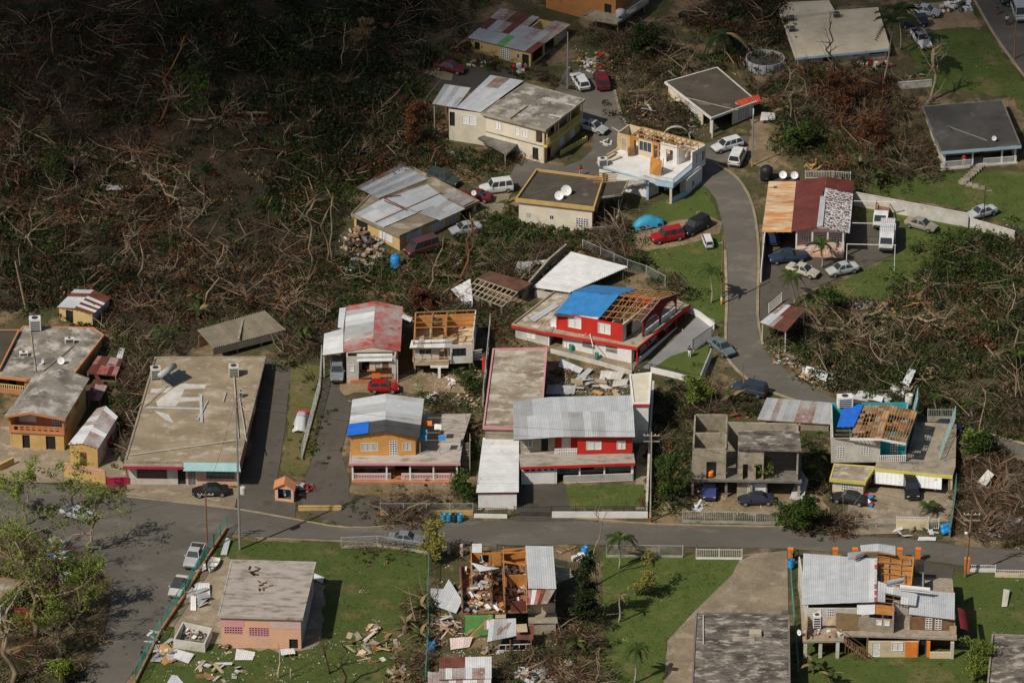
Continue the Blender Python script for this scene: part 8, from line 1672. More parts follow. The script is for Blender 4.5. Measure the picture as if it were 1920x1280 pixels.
# leafy trees at the lower left
LT = dict(mat='bark_pale', leaf='leaf_fresh', name='leafy_tree', lvl=2, up=.12, start=.35, bend=.24)
tree(zW(220, 1000), zW(170, 560), .38, 'tall grey-barked tree resprouting over the dark red ruin', 1, nb=9, bl=6.5, lk=5, lr=.5, **LT); tree(zW(75, 1290), zW(15, 880), .36, 'forked pale tree in the bottom left corner', 2, nb=7, bl=4.5, lk=6, lr=.45, **LT)
tree(zW(555, 500), zW(560, 250), .22, 'slim resprouting tree in front of the silver-white sedan', 3, nb=7, bl=4.2, lk=5, lr=.5, **LT); tree(zW(360, 1140), zW(350, 960), .2, 'low bent tree with branches leaning right over the side street', 4, nb=8, bl=4.5, lk=6, lr=.55, **LT); tree(zW(215, 760), zW(90, 430), .26, 'thin many-branched tree at the left above the junction', 5, nb=9, bl=4.0, lk=5, lr=.5, **LT)
tree(zW(420, 900), zW(560, 700), .16, 'leaning bough with fresh leaves beside the side street', 6, nb=8, bl=3.4, lk=9, lr=.6, **LT); tree(zW(150, 330), zW(170, 90), .16, 'sparse young tree at left before the street', 7, nb=7, bl=3, lk=8, lr=.5, **LT); tree(zW(440, 260), zW(420, 90), .14, 'crooked sapling in front of the yellow lattice wall', 8, nb=6, bl=2.6, lk=6, lr=.45, **LT)
# named broken trees
BT = [(t00, 880, 700, 1030, 200, .13, 'thin curved bare trunk arching up in the dark wood', 'bark_red', 4, 2.5), (t00, 365, 850, 385, 480, .13, 'slim upright snag at left of the dark wood', 'bark', 5, 1.8), (t00, 1500, 1290, 1503, 1130, .16, 'snapped stump left of the three pale snags', 'bark', 2, .8), (t00, 1742, 1500, 1745, 1140, .17, 'left of three tall pale snags above the rubbish heap', 'bark_pale', 0, 1), (t00, 1822, 1480, 1825, 1055, .15, 'middle of three tall pale snags above rubbish heap', 'bark_pale', 0, 1), (t00, 1855, 1480, 1855, 1110, .16, 'right of three tall pale snags above rubbish heap', 'bark_pale', 1, 1),
 (t00, 1540, 920, 1620, 690, .1, 'leaning bare sapling on the green patch of hillside', 'bark_pale', 5, 1.6), (t10, 785, 330, 790, 110, .2, 'split upright trunk above the open shed', 'bark_pale', 2, 1.2), (t10, 1130, 480, 1250, 90, .13, 'curved leaning trunk behind the open shed', 'bark_pale', 5, 1.6), (t10, 880, 700, 985, 430, .12, 'bare bent tree behind the tan flat roof', 'bark', 6, 2.2), (t10, 780, 190, 690, 20, .18, 'leaning snag crossing the fallen logs above the shed', 'bark_pale', 3, 1.4),
 (t11, 716, 310, 722, -60, .2, 'tall split trunk beside the rusty open shed', 'bark_red', 3, 1.6), (t11, 500, 400, 570, 40, .1, 'thin bare white sapling left of the rusty shed', 'bark_pale', 6, 1.8), (t11, 225, 280, 222, 160, .1, 'short thin post-like snag beside blue tank', 'bark', 2, .8), (t02, 835, 440, 830, 120, .17, 'bare tree with bent limbs before the cream-white roof', 'bark', 6, 2.6), (t02, 610, 690, 600, 400, .16, 'bare forked tree left of the rust-brown foliage', 'bark_pale', 8, 2.6),
 (t02, 1385, 560, 1405, 255, .26, 'pale drooping storm-stripped tree on the lawn', 'bark_pale', 12, 3.2), (t02, 720, 500, 670, 330, .1, 'thin bare sapling below the cream-white roof', 'bark', 5, 1.6), (t12, 1840, 690, 1845, 300, .14, 'tall pale snag at the right edge of the thicket', 'bark_pale', 4, 1.4), (t12, 1660, 1190, 1690, 900, .13, 'forked bare tree beside the lower road at right', 'bark_pale', 7, 2.4), (t21, 1430, 730, 1412, 330, .13, 'slim bare tree beside the palm in the lower garden', 'bark_pale', 6, 2.2), (t21, 1425, 1280, 1430, 1100, .12, 'white-stemmed broken tree at bottom beside dry banana', 'bark_pale', 5, 1.5),
 (t21, 10, 1290, 5, 1010, .13, 'thin grey snag at the lawn edge by the boards', 'bark', 4, 1.6), (t20, 1560, 1250, 1558, 1090, .11, 'pale upright post-like snag before pink house', 'wood_pale', 2, .8), (t20, 1625, 1255, 1628, 1140, .1, 'shorter post-like snag before the pink house', 'wood_pale', 1, .8), (t20, 1840, 1230, 1800, 1070, .15, 'branching grey snag at the right of pink house', 'bark', 8, 1.8), (t11, 745, 915, 735, 830, .08, 'small bare tree in the yard behind orange house', 'bark_pale', 5, 1.2), (t12, 1360, 380, 1380, 220, .1, 'young thin tree on the bank edge', 'bark', 4, 1.2)]
for t, x0, y0, x1, y1, r, lb, m, nb, bl in BT: tree(t(x0, y0), t(x1, y1), r, lb, 11, m, nb, bl, 1 if nb > 2 else 0, tipmat='wood' if nb < 4 else None)
FT = [(t00, 1520, 630, 1060, 700, .28, 'big pale fallen tree lying across the middle of hillside', 'bark_pale', 14, 3.4), (t00, 640, 850, 1000, 1150, .24, 'fallen tree with combed pale branches sweeping downhill', 'bark_pale', 16, 4), (t00, 500, 780, 900, 905, .2, 'fallen trunk with torn orange wood on hillside', 'bark_red', 8, 2), (t00, 620, 910, 560, 1080, .16, 'dead tree with splayed roots in the dark hillside', 'bark_pale', 9, 2.2), (t00, 10, 650, 330, 880, .16, 'long pale pole-like log at the left of the hillside', 'bark_pale', 5, 2), (t00, 1160, 1210, 1120, 1010, .15, 'forked fallen limb below the green patch', 'bark', 7, 2), (t00, 20, 1000, 110, 720, .15, 'pale broken limbs at the left edge of the hillside', 'bark_pale', 8, 2.2), (t10, 580, 240, 800, 30, .24, 'thick pale log leaning on the slope above the striped shed', 'bark_pale', 4, 2), (t10, 700, 170, 830, 60, .2, 'second thick log beside the first above striped shed', 'bark', 3, 2), (t10, 835, 230, 925, 440, .26, 'dark fallen trunk running down towards the tan roof', 'bark', 6, 2.4), (t10, 1580, 470, 1740, 290, .12, 'thin fallen limb right of the open shed', 'bark_pale', 8, 2),
 (t10, 1480, 210, 1570, 370, .1, 'fallen pale limb above the open shed ridge', 'bark_pale', 6, 1.6), (t12, 1060, 420, 990, 560, .42, 'huge uprooted tree stump tipped over the bank', 'bark_pale', 6, 3), (t12, 1080, 470, 1530, 580, .28, 'long limb of uprooted tree stretching right', 'bark_pale', 12, 4.2), (t12, 1010, 540, 760, 600, .24, 'limbs of the uprooted tree reaching to the small carport', 'bark_pale', 14, 4.4), (t12, 1090, 520, 1110, 780, .22, 'drooping limb of the uprooted tree down the thicket', 'bark_pale', 12, 3.8), (t12, 1240, 560, 1240, 700, .16, 'lower right limbs of the uprooted tree', 'bark_pale', 10, 3), (t12, 1330, 285, 1400, 340, .2, 'cut log on the brush heap at the lawn edge', 'bark_pale', 6, 2), (t12, 1560, 340, 1760, 600, .14, 'long fallen sapling in the right thicket', 'bark_pale', 5, 2),
 (t12, 1560, 560, 1860, 860, .12, 'second fallen sapling lower in the right thicket', 'bark_pale', 4, 2), (t22, 1640, 330, 1800, 150, .2, 'orange-brown split trunk leaning over right brush pile', 'bark_red', 5, 2.4), (t22, 1640, 290, 1900, 170, .16, 'grey arching limbs on the right brush pile', 'bark_pale', 14, 3), (t21, 1460, 1040, 1380, 1110, .22, 'thick fallen trunk below the dark shrub', 'bark', 6, 2), (t02, 960, 590, 1060, 700, .2, 'fallen tree with fanned limbs under rust-brown foliage', 'bark_pale', 12, 3), (t02, 1190, 790, 1300, 860, .1, 'pale fallen limb left of the dark-roofed house', 'bark_pale', 6, 1.8), (t01, 60, 950, 130, 850, .14, 'grey bare fallen tree above the torn silver roof', 'bark_pale', 10, 2.6), (t01, 80, 780, 240, 730, .12, 'bent grey bough left of the rust-red tree', 'bark_pale', 8, 2.4), (t02, 300, 270, 345, 400, .14, 'broken pale trunk beside the round pool', 'bark_pale', 3, 1.6)]
for t, x0, y0, x1, y1, r, lb, m, nb, bl in FT: tree(t(x0, y0), t(x1, y1), r, lb, 21, m, nb, bl, 2 if nb > 9 else 1, fallen=.9, dz=.35, name='fallen_tree', start=.2, up=.1)
# unnamed rest of the wood
rd = random.Random(77)
for i, p in enumerate(pxin([(0, 130), (300, 60), (640, 60), (720, 200), (640, 330), (600, 460), (620, 560), (400, 590), (230, 560), (180, 500), (0, 560)], 62, rd)):
    L = rd.uniform(30, 95); a = rd.uniform(-.9, .9); m = rd.choice(['bark', 'bark_pale', 'bark_dark', 'bark', 'bark_pale'])
    if rd.random() < .5: tree(p, (p[0]+L*math.sin(a), p[1]-L*math.cos(a)), rd.uniform(.07, .14), 'bare storm-broken tree standing in the wooded hillside', i, m, rd.randint(4, 8), rd.uniform(1.4, 2.8), 1, group='bare standing trees of the wooded hillside', leaf='leaf_dark' if i % 4 == 0 else None, lk=8, y=rd.uniform(-2, 2))
    else: tree(p, (p[0]+rd.uniform(-90, 90), p[1]+rd.uniform(-50, 50)), rd.uniform(.07, .16), 'bare storm-felled tree lying on the wooded hillside', i, m, rd.randint(6, 12), rd.uniform(1.6, 3), 1, fallen=rd.uniform(.3, 2), dz=.3, name='fallen_tree', group='felled trees of the wooded hillside')
# crowns with withered or green leaves
for t, x0, y0, x1, y1, lb, m, n_ in ((t01, 400, 820, 400, 600, 'rust-brown withered bush left of the two storey yellow house', 'leaf_rust', 12), (t02, 880, 640, 870, 440, 'tall rust-brown withered tree in the middle right', 'leaf_rust', 16), (t02, 1060, 820, 1060, 740, 'round rust-brown withered bush below the tall one', 'leaf_rust', 10), (t11, 440, 470, 440, 370, 'rust-brown withered bush behind the faded red roof', 'leaf_rust', 9), (t21, 1380, 960, 1370, 620, 'tall dark shrub beside the wrecked house', 'leaf_dark', 22), (t01, 150, 400, 140, 120, 'pale hanging dead tree at the edge of black wood', 'leaf_straw', 8), (t00, 1130, 640, 1100, 420, 'yellow-green sprouting tree in dark wood', 'leaf_green', 10), (t00, 300, 1020, 310, 900, 'olive leafy clump on the brown hillside', 'leaf_green', 8), (t21, 510, 600, 505, 460, 'yellow-leaved tree at the street behind green fence', 'leaf_yellow', 14), (t22, 1640, 1260, 1640, 1100, 'bright green round tree in the lower right yard', 'leaf_fresh', 16), (t22, 680, 440, 690, 320, 'dense green hedge bush at street edge', 'leaf_green', 18), (t22, 610, 420, 610, 330, 'left green hedge bush at the street edge', 'leaf_green', 14), (t21, 1840, 260, 1840, 90, 'green tree right of the white annex roof', 'leaf_green', 16), (t12, 70, 990, 70, 880, 'light green bush below the small garden wall', 'leaf_fresh', 12), (t22, 430, 230, 430, 100, 'feathery light green tree before the concrete shell', 'leaf_fresh', 9), (t21, 680, 250, 680, 170, 'green bush beside the ribbed carport', 'leaf_green', 12), (t12, 1640, 1270, 1650, 1180, 'yellow-green bush beside deck at the lower road', 'leaf_fresh', 12), (zS, 1480, 600, 1480, 430, 'leafy bush left of the lower road', 'leaf_green', 16), (t01, 1660, 330, 1700, 180, 'dark green bushy tree behind the two storey house road', 'leaf_dark', 18), (t11, 690, 900, 690, 840, 'green bush in the yard beside pink swing seat', 'leaf_green', 10), (t20, 350, 1270, 350, 1200, 'bright green bush at the bottom left of side street', 'leaf_fresh', 10), (t12, 830, 480, 830, 380, 'pale green bush on the bank', 'leaf_green', 10), (t02, 640, 850, 650, 740, 'dense green bush above the dirt bank', 'leaf_green', 20), (t21, 1700, 790, 1705, 690, 'small ornamental bush on the palm lawn', 'leaf_yellow', 8)):
    tree(t(x0, y0), t(x1, y1), .12, lb, 31, 'bark', n_, 1.7, 1, leaf=m, lk=34 if m in ('leaf_dark', 'leaf_rust') else 26, ls=.15, lr=.65, name='bush', start=.1)
# --- palms
def frondmesh(L=2.6, droop=1.0, n=12, w=.5):
    mb = MB(); pts = [V((L*i/n, 0, .55*L*math.sin(i/n*1.5)*(1-.25*droop)-droop*.75*L*(i/n)**2)) for i in range(n+1)]; mb.tube(pts, [.035*(1-.8*i/n) for i in range(n+1)], 4)
    for i in range(1, n+1):
        for s in (-1, 1):
            for e in (0, .5):
                p = pts[i-1].lerp(pts[i], e); l = w*(1-.5*abs(i/n*2-1)**2); q = p+V((.3*l, s*l, -.35*l)); mb.add([p, p+V((.2, 0, 0)), q], [(0, 1, 2)])
    return mb.mesh('frond')
FM = [frondmesh(2.3, .9), frondmesh(2.3, 1.3), frondmesh(2.0, 1.9), frondmesh(1.9, .5)]
for f in FM: f.materials.append(MATS['leaf_green'])
def palm(base, top, label, nf=11, sc=1.0, mat='leaf_green', r=.13, bark='palm_bark', droop=False, name='palm_tree', cat='palm tree', dead=2):
    A = G(base); B = Yat(top, A.y); o = empty(name, A, label, cat, 'palms'); rd = random.Random(int(base[0])); mb = MB(); pts = [A.lerp(B, i/6)+V((.12*math.sin(i), 0, 0)) for i in range(7)]; pts[6] = B; pts[0] = A-V((0, 0, .2)); mb.tube(pts, [r*(1.3 if i == 0 else 1-.3*i/6) for i in range(7)], 8); mb.obj('trunk', bark, o, smooth=True)
    for k in range(nf+dead):
        x = bpy.data.objects.new('frond', FM[2] if (k >= nf or droop) else FM[k % 2 if k % 5 else 3]); COL.objects.link(x); x.parent = o; x.location = B-A; x.rotation_euler = (0, rd.uniform(-.35, .25), 2*math.pi*k/nf+rd.uniform(-.25, .25)); s = sc*rd.uniform(.8, 1.15); x.scale = (s, s, s); x.material_slots[0].link = 'OBJECT'; x.material_slots[0].material = MATS['leaf_straw' if k >= nf else mat]
for t, x0, y0, x1, y1, lb, sc in ((t21, 1550, 640, 1555, 470, 'tallest green palm at the street edge of the lower lawn', 1.0), (t21, 1635, 1280, 1650, 1085, 'young palm at the bottom of the palm lawn', .8), (zJ, 820, 1060, 822, 800, 'palm in front of pink porch house', .9), (t12, 160, 410, 165, 230, 'white-trunked palm beside the upper road', .85), (t12, 625, 420, 605, 260, 'thin palm in front of the parked beige sedan', .8), (t02, 1112, 485, 1190, 110, 'tall leaning coconut palm at the cream-roofed house', 1.5), (t02, 230, 330, 235, 190, 'drooping damaged palm at the top of the hill', 1.5), (t02, 1215, 280, 1215, 50, 'upright palm trunk beside the white pickup', 1.3), (t12, 1408, 1020, 1410, 930, 'small dry palm by the lower road', .5), (t12, 1615, 1070, 1610, 970, 'slim young palm by the lower road', .5), (t22, 1370, 330, 1372, 290, 'low palm plant beside the concrete driveway', .7), (t11, 1650, 190, 1650, 150, 'low palm shrub behind steel mesh fence', .6)):
    palm(t(x0, y0), t(x1, y1), lb, sc=sc, droop='drooping' in lb, mat='leaf_dark' if t is t02 else 'leaf_green')
palm(t21(1548, 940), t21(1560, 790), 'broken palm trunk with dry orange crown on the lawn', 5, .45, 'leaf_straw')
# --- banana plants
bm = MB(); L_ = 1.9
for i in range(6):
    x0, x1 = L_*i/6, L_*(i+1)/6; z = lambda x: .9*x-.5*x*x; w = lambda x: .3*math.sin(math.pi*min(.98, x/L_)**.7)+.02; bm.quad((x0, -w(x0), z(x0)-.08), (x1, -w(x1), z(x1)-.08), (x1, 0, z(x1)), (x0, 0, z(x0))); bm.quad((x0, 0, z(x0)), (x1, 0, z(x1)), (x1, w(x1), z(x1)-.08), (x0, w(x0), z(x0)-.08))
BL_ = bm.mesh('leaf_blade'); BL_.materials.append(MATS['leaf_green'])
def banana(px, label, n=6, sc=1.0, mat='leaf_green', h=1.3):
    g = G(px); o = empty('banana_plant', g, label, 'banana plant', 'banana plants'); rd = random.Random(int(px[0]*3)); mb = MB(); mb.tube([g-V((0, 0, .1)), g+V((.1, 0, h))], [.13, .07], 6); mb.obj('stem', 'leaf_straw', o)
    for k in range(n): x = bpy.data.objects.new('leaf_blade', BL_); COL.objects.link(x); x.parent = o; x.location = (.1, 0, h*rd.uniform(.7, 1)); x.rotation_euler = (rd.uniform(-.3, .3), rd.uniform(-.9, .3), 2*math.pi*k/n+rd.uniform(-.4, .4)); s = sc*rd.uniform(.8, 1.2); x.scale = (s, s, s); x.material_slots[0].link = 'OBJECT'; x.material_slots[0].material = MATS['leaf_straw' if rd.random() < .3 else mat]
for t, x, y, lb in ((t22, 725, 1230, 'left banana plant at the bottom before wooden house'), (t22, 820, 1290, 'right banana plant at the bottom before wooden house'), (t21, 440, 900, 'banana plant leaning over the green mesh fence'), (t21, 440, 1060, 'withered banana plant beside the boards heap'), (t21, 360, 1000, 'brown withered banana clump on the lawn edge'), (t22, 740, 140, 'banana plant between shell and grey-teal house'), (t22, 760, 60, 'upper banana plant beside the grey-teal house'), (t02, 980, 960, 'banana plant standing in the right thicket top'), (t02, 1080, 1040, 'yellowing banana plant behind the maroon roof'), (t01, 930, 1180, 'banana plant left of the cream house wall'), (t10, 1085, 430, 'banana plant on the slope above the open shed'), (t10, 1110, 500, 'lower banana plant above the open shed'), (t12, 270, 990, 'small banana plant below the road bend'), (t12, 1860, 760, 'banana plant in the right thicket'), (t10, 1690, 640, 'banana plant left of faded red roof'), (t21, 1310, 1090, 'bright banana leaf below the dark shrub'), (t02, 565, 660, 'banana leaf above the dirt bank')): banana(t(x, y), lb)
# ---------------------------------------------------------------- storm debris
def heap(t, x, y, rx, ry, n, mats, label, lo=.3, hi=1.6, w=.35, z=0, name='wreckage_pile', hgt=.7, th=.05):
    c = t(x, y); o = empty(name, G(c), label, 'wreckage pile'); o['kind'] = 'thing'; rd = random.Random(int(x*3+y)); s = S3
    for k in range(n):
        a = rd.uniform(0, 6.28); q = rd.uniform(0, 1)**.5; p = G((c[0]+rx*s*q*math.cos(a), c[1]+ry*s*q*math.sin(a)), rd.uniform(.04, hgt*(1.1-q))+z); L = rd.uniform(lo, hi); b = rd.uniform(0, 3.14); u = V((math.cos(b), math.sin(b), rd.gauss(0, .22))).normalized(); v = u.cross(V((rd.gauss(0, .25), rd.gauss(0, .25), 1))).normalized(); wv = u.cross(v); ww = min(L, w*rd.uniform(.3, 1.4)); mb = MB(); mb.box(p, u*L, v*ww, wv*th*rd.uniform(.5, 2)); mb.obj('scrap_piece', rd.choice(mats), o)
MX = ['wood', 'wood_pale', 'white_dirty', 'zinc', 'zinc_rust', 'wood_brown', 'wood_grey', 'rust_brown', 'steel', 'roof_black']; SHT = ['zinc', 'zinc_white', 'zinc_dull', 'white_dirty']; BRD = ['wood', 'wood_pale', 'wood_grey', 'wood_brown', 'wood_pale']
heap(t11, 120, 95, 120, 110, 150, MX, 'big heap of household rubbish and boards beside the yellow house', .2, 1.1, .5, hgt=1.6, th=.2)
heap(t11, 20, 240, 60, 40, 18, SHT+BRD, 'small scatter of scrap left of the blue tank', .3, 1.2); heap(t21, 180, 1060, 170, 110, 46, BRD+['white_dirty', 'zinc_rust'], 'heap of broken boards on the lower lawn', .5, 2.2, .5); heap(t21, 330, 1240, 90, 40, 14, BRD, 'few boards at the bottom of lower lawn', .4, 1.6)
heap(t20, 1110, 800, 60, 60, 12, SHT, 'pile of white metal sheets beside the green fence wall', .8, 2.2, 1.4); heap(t20, 1085, 1010, 80, 40, 34, ['white_dirty', 'dark_metal', 'zinc_dull', 'wood', 'white', 'steel'], 'jumble of white scrap inside low block basin', .3, 1.2, .4, hgt=1.0)
heap(t20, 930, 1110, 70, 60, 22, SHT+['wood'], 'twisted silver sheets along the foot of the green fence', .7, 2.2, .9); heap(t20, 1230, 1210, 150, 60, 26, SHT+BRD, 'scattered metal strips and planks below the pink house', .5, 2.4, .5); heap(t20, 1290, 1090, 90, 30, 18, MX, 'dark scrap along the wall of the pink house', .3, 1.0, .3); heap(t20, 870, 1030, 50, 50, 14, SHT, 'white scrap strips beside the side street', .4, 1.8, .3)
heap(t21, 585, 960, 80, 60, 26, ['wood_pale', 'pink_pale', 'zinc_dull', 'wood', 'wood_grey'], 'pinkish planks heaped left of the green wall', .6, 2.4, .25); heap(t21, 1120, 1240, 200, 40, 40, SHT+MX, 'silver sheet scraps along the bottom edge', .3, 1.8, .8); heap(t21, 830, 1100, 60, 30, 14, MX, 'small wreckage under the wrecked house deck', .3, 1.0)
heap(t11, 1400, 880, 200, 60, 30, SHT+['wood', 'wood_pale'], 'grey roof sheet wreckage in yard behind the grey roof', .6, 2.0, .6); heap(t11, 1230, 800, 70, 25, 30, ['wood_brown', 'leaf_brown', 'bark_dark'], 'brown brush heap beside the long wing roof', .3, 1.0, .2); heap(t11, 700, 950, 70, 60, 26, BRD+['white_dirty', 'white'], 'scrap wood heap in the yard behind orange house', .2, 1.0, .3); heap(t11, 520, 950, 50, 40, 14, ['white_dirty', 'white', 'zinc_dull', 'roof_black'], 'white household scrap beside the silver house roof', .3, .9, .5)
heap(t11, 590, 860, 40, 30, 14, ['pink_pale', 'white', 'cloth_pink', 'wood_pale'], 'pink and white garden junk in the middle yard', .2, .8, .4, th=.3); heap(t22, 1760, 400, 150, 60, 34, SHT+['white_dirty', 'wood'], 'sheet scraps on the rust-brown brush at right', .4, 1.6, .7); heap(t22, 1680, 200, 60, 30, 8, SHT, 'white board scraps on the right brush pile', .7, 2, 1.2)
heap(t01, 1430, 350, 110, 60, 60, ['red', 'white_dirty', 'white_dirty', 'wood', 'zinc_dull', 'wood_grey', 'roof_black', 'leaf_green'], 'colourful rubbish heap behind the maroon SUV', .2, .9, .4, th=.2); heap(t01, 1000, 390, 60, 20, 14, ['white', 'red', 'white_dirty'], 'white and red household items before the patched roof house', .3, .8, .5, th=.4); heap(t01, 790, 360, 90, 25, 16, ['white_dirty', 'wood_pale', 'white'], 'pale scraps beside the dark red sedan', .2, .7)
heap(t01, 1700, 630, 100, 50, 30, ['wood_pale', 'wood', 'white_dirty', 'zinc_dull', 'wood_grey'], 'heap of long boards and pale sheets above the roofless floor', .8, 3.0, .22, hgt=1.3); heap(t02, 40, 690, 60, 40, 26, ['green_wall', 'white_dirty', 'white', 'zinc', 'wood_grey'], 'green and white scrap before the red-awning house', .3, 1.2, .5); heap(t02, 1530, 45, 100, 30, 30, ['white', 'white', 'wood_pale', 'plastic_white', 'roof_black'], 'row of white bags on the upper parking', .4, .8, .7, th=.5)
heap(t02, 1060, 370, 120, 25, 26, ['red_dark', 'white', 'white_dirty', 'roof_black', 'terracotta'], 'chairs and red household items under the cream roof eave', .3, .9, .5, th=.4); heap(t02, 560, 780, 80, 80, 36, ['wood', 'wood_orange', 'bark_red', 'wood_brown', 'wood_pale'], 'splintered wood on the dirt bank above the bend', .4, 1.8, .2); heap(t02, 770, 930, 90, 30, 30, ['wood', 'wood_pale', 'wood_orange'], 'splintered orange wood behind the bar fence', .4, 1.6, .2)
heap(t12, 1010, 450, 70, 50, 22, ['white', 'white_dirty', 'plastic_white', 'light_blue'], 'white plastic chairs thrown on the bank beside uprooted tree', .3, .8, .4, th=.25); heap(t12, 740, 820, 90, 30, 12, ['zinc_white', 'zinc', 'orange_rust'], 'dented silver sheets along road edge below the thicket', 1, 3, .8); heap(t12, 1060, 945, 100, 25, 10, ['zinc_white', 'zinc', 'white_dirty'], 'long white sheets at the road edge behind blue tarp', 1, 3, .5); heap(t12, 560, 730, 60, 30, 22, ['white_dirty', 'wood_grey', 'white', 'terracotta'], 'broken concrete and white scrap under the small carport', .3, 1, .4)
heap(t12, 1290, 460, 160, 100, 70, ['bark_pale', 'bark', 'bark_red', 'wood'], 'heap of cut logs and limbs at the lawn edge', .8, 2.4, .16, hgt=1.4, th=.16); heap(t12, 1730, 930, 50, 20, 14, ['white', 'white_dirty', 'plastic_teal', 'red'], 'litter caught in the thicket by lower road', .3, .8, .4); heap(t12, 1240, 900, 50, 40, 10, ['zinc_white', 'zinc_dull', 'wood_grey'], 'collapsed sheet hut by the lower road', 1, 2.4, 1.0, hgt=1.5)
heap(t22, 1300, 440, 120, 30, 12, ['zinc_white', 'zinc', 'wood_grey', 'roof_black'], 'sheets and boards leaning on the cream street wall', .8, 1.8, .5); heap(t22, 90, 300, 50, 15, 6, SHT, 'silver sheet scrap before the concrete shell', .7, 1.4, .8); heap(t20, 330, 530, 70, 60, 30, ['red_dark', 'plastic_teal', 'zinc', 'zinc_dull', 'white_dirty', 'wood_brown', 'tarp_bright'], 'coloured wreckage behind the dark red ruin', .4, 1.6, .6, hgt=1.2); heap(t20, 360, 690, 50, 30, 10, ['white_dirty', 'zinc'], 'white broken sheets beside the dark red wall', .6, 1.4, .6)
heap(t20, 1690, 200, 60, 40, 24, ['concrete', 'white_dirty', 'concrete_dark', 'red_dark', 'zinc_dull'], 'rubble and dark red scrap beside the tiny shrine', .3, 1.0, .5, th=.2); heap(t21, 1330, 590, 40, 15, 12, ['white', 'plastic_white', 'white_dirty'], 'white bags beside the tall blue barrel', .4, .8, .7, th=.5); heap(t21, 1260, 545, 60, 15, 10, BRD, 'thin boards on the lawn beside the street', .6, 1.8, .15); heap(t22, 1150, 1030, 30, 10, 5, ['cloth_purple', 'roof_black', 'white'], 'dark tubs on the porch of the wooden house', .5, .8, .6, z=2.9, th=.5, hgt=.3)
heap(zS, 480, 950, 40, 40, 12, ['red', 'white', 'tarp_blue', 'wood_orange'], 'bright red and blue bundle beside the black sedan', .4, .9, .6, hgt=1, th=.3); heap(t01, 1480, 800, 30, 15, 8, ['white_dirty', 'wood_grey', 'white'], 'white boards leaning by the track', .5, 1.4, .3); heap(t01, 700, 990, 90, 25, 40, ['rust_brown', 'bark_dark', 'wood_brown', 'bark_red'], 'rust-brown brush pile beside the green jeep', .4, 1.6, .12); heap(t12, 290, 1040, 90, 20, 16, ['wood_brown', 'red', 'terracotta', 'bark_red'], 'reddish scrap on the bank behind the shell', .3, 1, .2)
heap(t21, 370, 355, 110, 40, 70, ['bark_pale', 'bark', 'wood_pale', 'bark_red'], 'big pile of cut branches at the street edge', .6, 2.2, .1, hgt=1.4, th=.1); heap(t02, 1300, 430, 60, 15, 6, ['white_dirty', 'wood_pale'], 'pale rubble in the low white enclosure', .3, .9, .4); heap(t20, 1120, 640, 20, 20, 5, ['white', 'zinc_white'], 'white panels beside the wrecked pickup', .6, 1.2, .8)
def sheet(t, q, label, mat='zinc', dz=(.15, .15, .5, .5), n=3, name='fallen_sheet', deck=None):
    p = [G(t(*c), d) for c, d in zip(q, dz)]; o = empty(name, p[0], label, 'metal sheet'); h = Hs.__new__(Hs); h.o = o; h.z = p[0].z; h.sheets(p, n, [mat], ribs=3, deck=deck, name='sheet')
sheet(t11, ((610, 365), (725, 470), (735, 440), (720, 335)), 'pale crumpled roof sheet hanging off the rusty shed', 'zinc_white', (.8, .4, 1, 1.6)); sheet(t21, ((515, 860), (640, 900), (675, 850), (600, 740)), 'large grey roof sheet with rust stains left of wreck', 'zinc', (.3, .2, .8, 1.0), 4); sheet(t21, ((500, 800), (560, 870), (640, 780), (495, 770)), 'upper grey sheet beside the large one left of wreck', 'zinc_dull'); sheet(t21, ((610, 1100), (715, 1085), (735, 1040), (605, 1050)), 'pale flat sheet below the pink planks', 'cloth_pink'); sheet(t21, ((985, 1250), (1040, 1252), (1045, 1212), (985, 1208)), 'white louvred panel at the bottom edge', 'zinc_white'); sheet(t21, ((1060, 1270), (1160, 1250), (1165, 1215), (1065, 1225)), 'flat grey sheet at the bottom edge', 'zinc_dull'); sheet(t21, ((1190, 1200), (1290, 1185), (1285, 1160), (1270, 1160)), 'pale pointed sheet before dry banana heap', 'wood_pale')
sheet(t20, ((1080, 770), (1175, 820), (1170, 742), (1100, 740)), 'big white sheet leaning on the fence wall', 'zinc_white', n=2); sheet(t20, ((1062, 880), (1095, 882), (1095, 815), (1068, 812)), 'white fridge-like panel by the fence wall', 'white', n=1); sheet(t20, ((1230, 570), (1265, 572), (1288, 495), (1262, 488)), 'grey sheet scrap near the junction pole', 'zinc'); sheet(t20, ((1310, 1045), (1385, 1070), (1390, 1010), (1330, 985)), 'white sheet leaning on salmon wall', 'white_dirty', (.2, .2, 1.2, 1.2), 1); sheet(t20, ((1375, 1070), (1410, 1075), (1420, 1015), (1385, 1010)), 'second white sheet leaning on the salmon wall', 'white_dirty', (.2, .2, 1, 1), 1); sheet(t20, ((1310, 1155), (1410, 1155), (1425, 1115), (1320, 1095)), 'white sheet flat on the grass below pink house', 'zinc_white', (.1, .1, .2, .2)); sheet(t20, ((1570, 1145), (1650, 1135), (1640, 1110), (1565, 1115)), 'small white sheet on two posts below pink house', 'zinc_white', (.5, .5, .6, .6)); sheet(t20, ((960, 1140), (1050, 1175), (1085, 1130), (980, 1100)), 'ribbed white sheet on the grass by the green fence', 'zinc_white', (.1, .1, .3, .3), 4); sheet(t20, ((930, 1285), (1030, 1290), (990, 1250), (960, 1245)), 'silver sheet cut by the bottom edge', 'zinc', (.1, .1, .3, .3)); sheet(t20, ((1740, 700), (1800, 730), (1810, 710), (1750, 685)), 'grey sheet leaning behind the pink house', 'zinc')
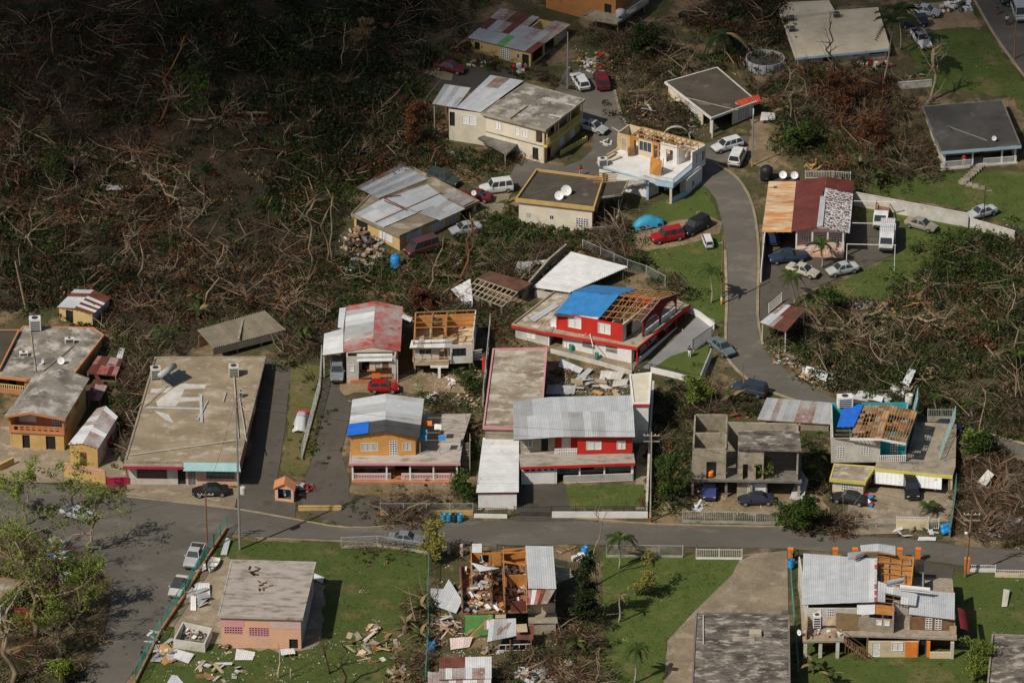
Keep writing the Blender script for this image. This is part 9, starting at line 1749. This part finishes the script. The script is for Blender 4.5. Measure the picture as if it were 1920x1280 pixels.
sheet(t11, ((1210, 770), (1330, 810), (1350, 795), (1225, 740)), 'long ribbed grey sheet stack in the yard', 'zinc', n=2); sheet(t11, ((1280, 860), (1330, 865), (1405, 800), (1380, 790)), 'crossed grey roof sheet in the yard', 'zinc', n=2); sheet(t11, ((1140, 925), (1300, 925), (1310, 890), (1150, 885)), 'flat silver sheets at the wing roof foot', 'zinc_dull', n=4); sheet(t11, ((1440, 840), (1560, 845), (1580, 815), (1450, 805)), 'pale cream panel in the yard', 'white_dirty', n=2); sheet(t11, ((1510, 885), (1590, 875), (1605, 850), (1520, 860)), 'second pale panel near the white annex', 'white_dirty', n=2); sheet(t11, ((1030, 220), (1140, 215), (1150, 200), (1030, 208)), 'white sheet edge on the retaining bank', 'zinc_white', (.6, .6, .8, .8)); sheet(t11, ((960, 260), (1050, 290), (1060, 225), (985, 225)), 'crumpled grey sheet behind the rusty roof', 'zinc_dull', (.3, .3, 1.2, 1.2)); sheet(t11, ((820, 120), (920, 110), (905, 75), (850, 90)), 'brown plywood sheet on the green slope', 'wood_pale', (.1, .1, .2, .2), 1); sheet(t11, ((615, 235), (640, 232), (680, 185), (655, 190)), 'grey sheet scrap on the weedy slope', 'zinc_dull')
sheet(t22, ((595, 255), (670, 275), (700, 210), (655, 165)), 'ribbed grey sheet leaning beside concrete shell', 'zinc_dull', (.1, .2, 1.6, 2), 4); sheet(t22, ((1310, 488), (1412, 490), (1415, 470), (1318, 468)), 'white sheet lying on the street edge', 'zinc_white', (.1, .1, .12, .12)); sheet(t22, ((1640, 195), (1690, 215), (1735, 180), (1700, 150)), 'white square board on the right brush pile', 'white_dirty', (.9, .9, 1.6, 1.6), 1); sheet(t22, ((1805, 425), (1880, 400), (1890, 380), (1810, 405)), 'long grey panel on the rust-brown brush', 'zinc', n=1); sheet(t22, ((1780, 860), (1810, 860), (1825, 780), (1790, 775)), 'crumpled pale sheet on the right lawn', 'white_dirty'); sheet(t02, ((430, 700), (515, 695), (515, 660), (440, 655)), 'white flat cover beside the red-awning house', 'white_dirty', (.7, .7, .8, .8), 1); sheet(t01, ((605, 870), (680, 910), (665, 890), (610, 855)), 'long grey sheet in the grass below canopy', 'zinc_dull', n=1); sheet(t12, ((680, 815), (800, 860), (810, 830), (690, 795)), 'long dented silver sheet by the road thicket', 'zinc_white', (.3, .3, .9, .9), 4); sheet(t12, ((965, 935), (1110, 972), (1120, 955), (985, 915)), 'white curved sheet by the road behind blue tarp', 'zinc_white', (.2, .2, .5, .5), 4); sheet(t12, ((1150, 900), (1230, 950), (1240, 935), (1170, 885)), 'grey sheet lying down the thicket edge', 'zinc_white', (.3, .3, .7, .7)); sheet(t12, ((1225, 890), (1260, 915), (1300, 855), (1260, 845)), 'roof sheets of the collapsed roadside hut', 'zinc', (1, 1, 1.8, 1.8)); sheet(t00, ((590, 1075), (720, 1075), (725, 1055), (600, 1058)), 'grey sheet caught in the dark hillside branches', 'zinc_dull', (.4, .4, .6, .6))
# low block basin by the pink house
bs = empty('block_basin', G(t20(970, 1090)), 'low white block basin filled with scrap before the pink house', 'basin'); bq = [G(p) for p in Q(t20, (968, 1085), (1145, 1110), (1185, 1020), (1020, 985))]
for a, b in zip(bq, bq[1:]+bq[:1]): mb = MB(); d = (b-a).normalized(); n = V((d.y, -d.x, 0)); mb.prism([a-V((0, 0, .3)), b-V((0, 0, .3)), b+V((0, 0, 1.2)), a+V((0, 0, 1.2))], -n*.18); mb.obj('basin_wall', 'white_dirty', bs)
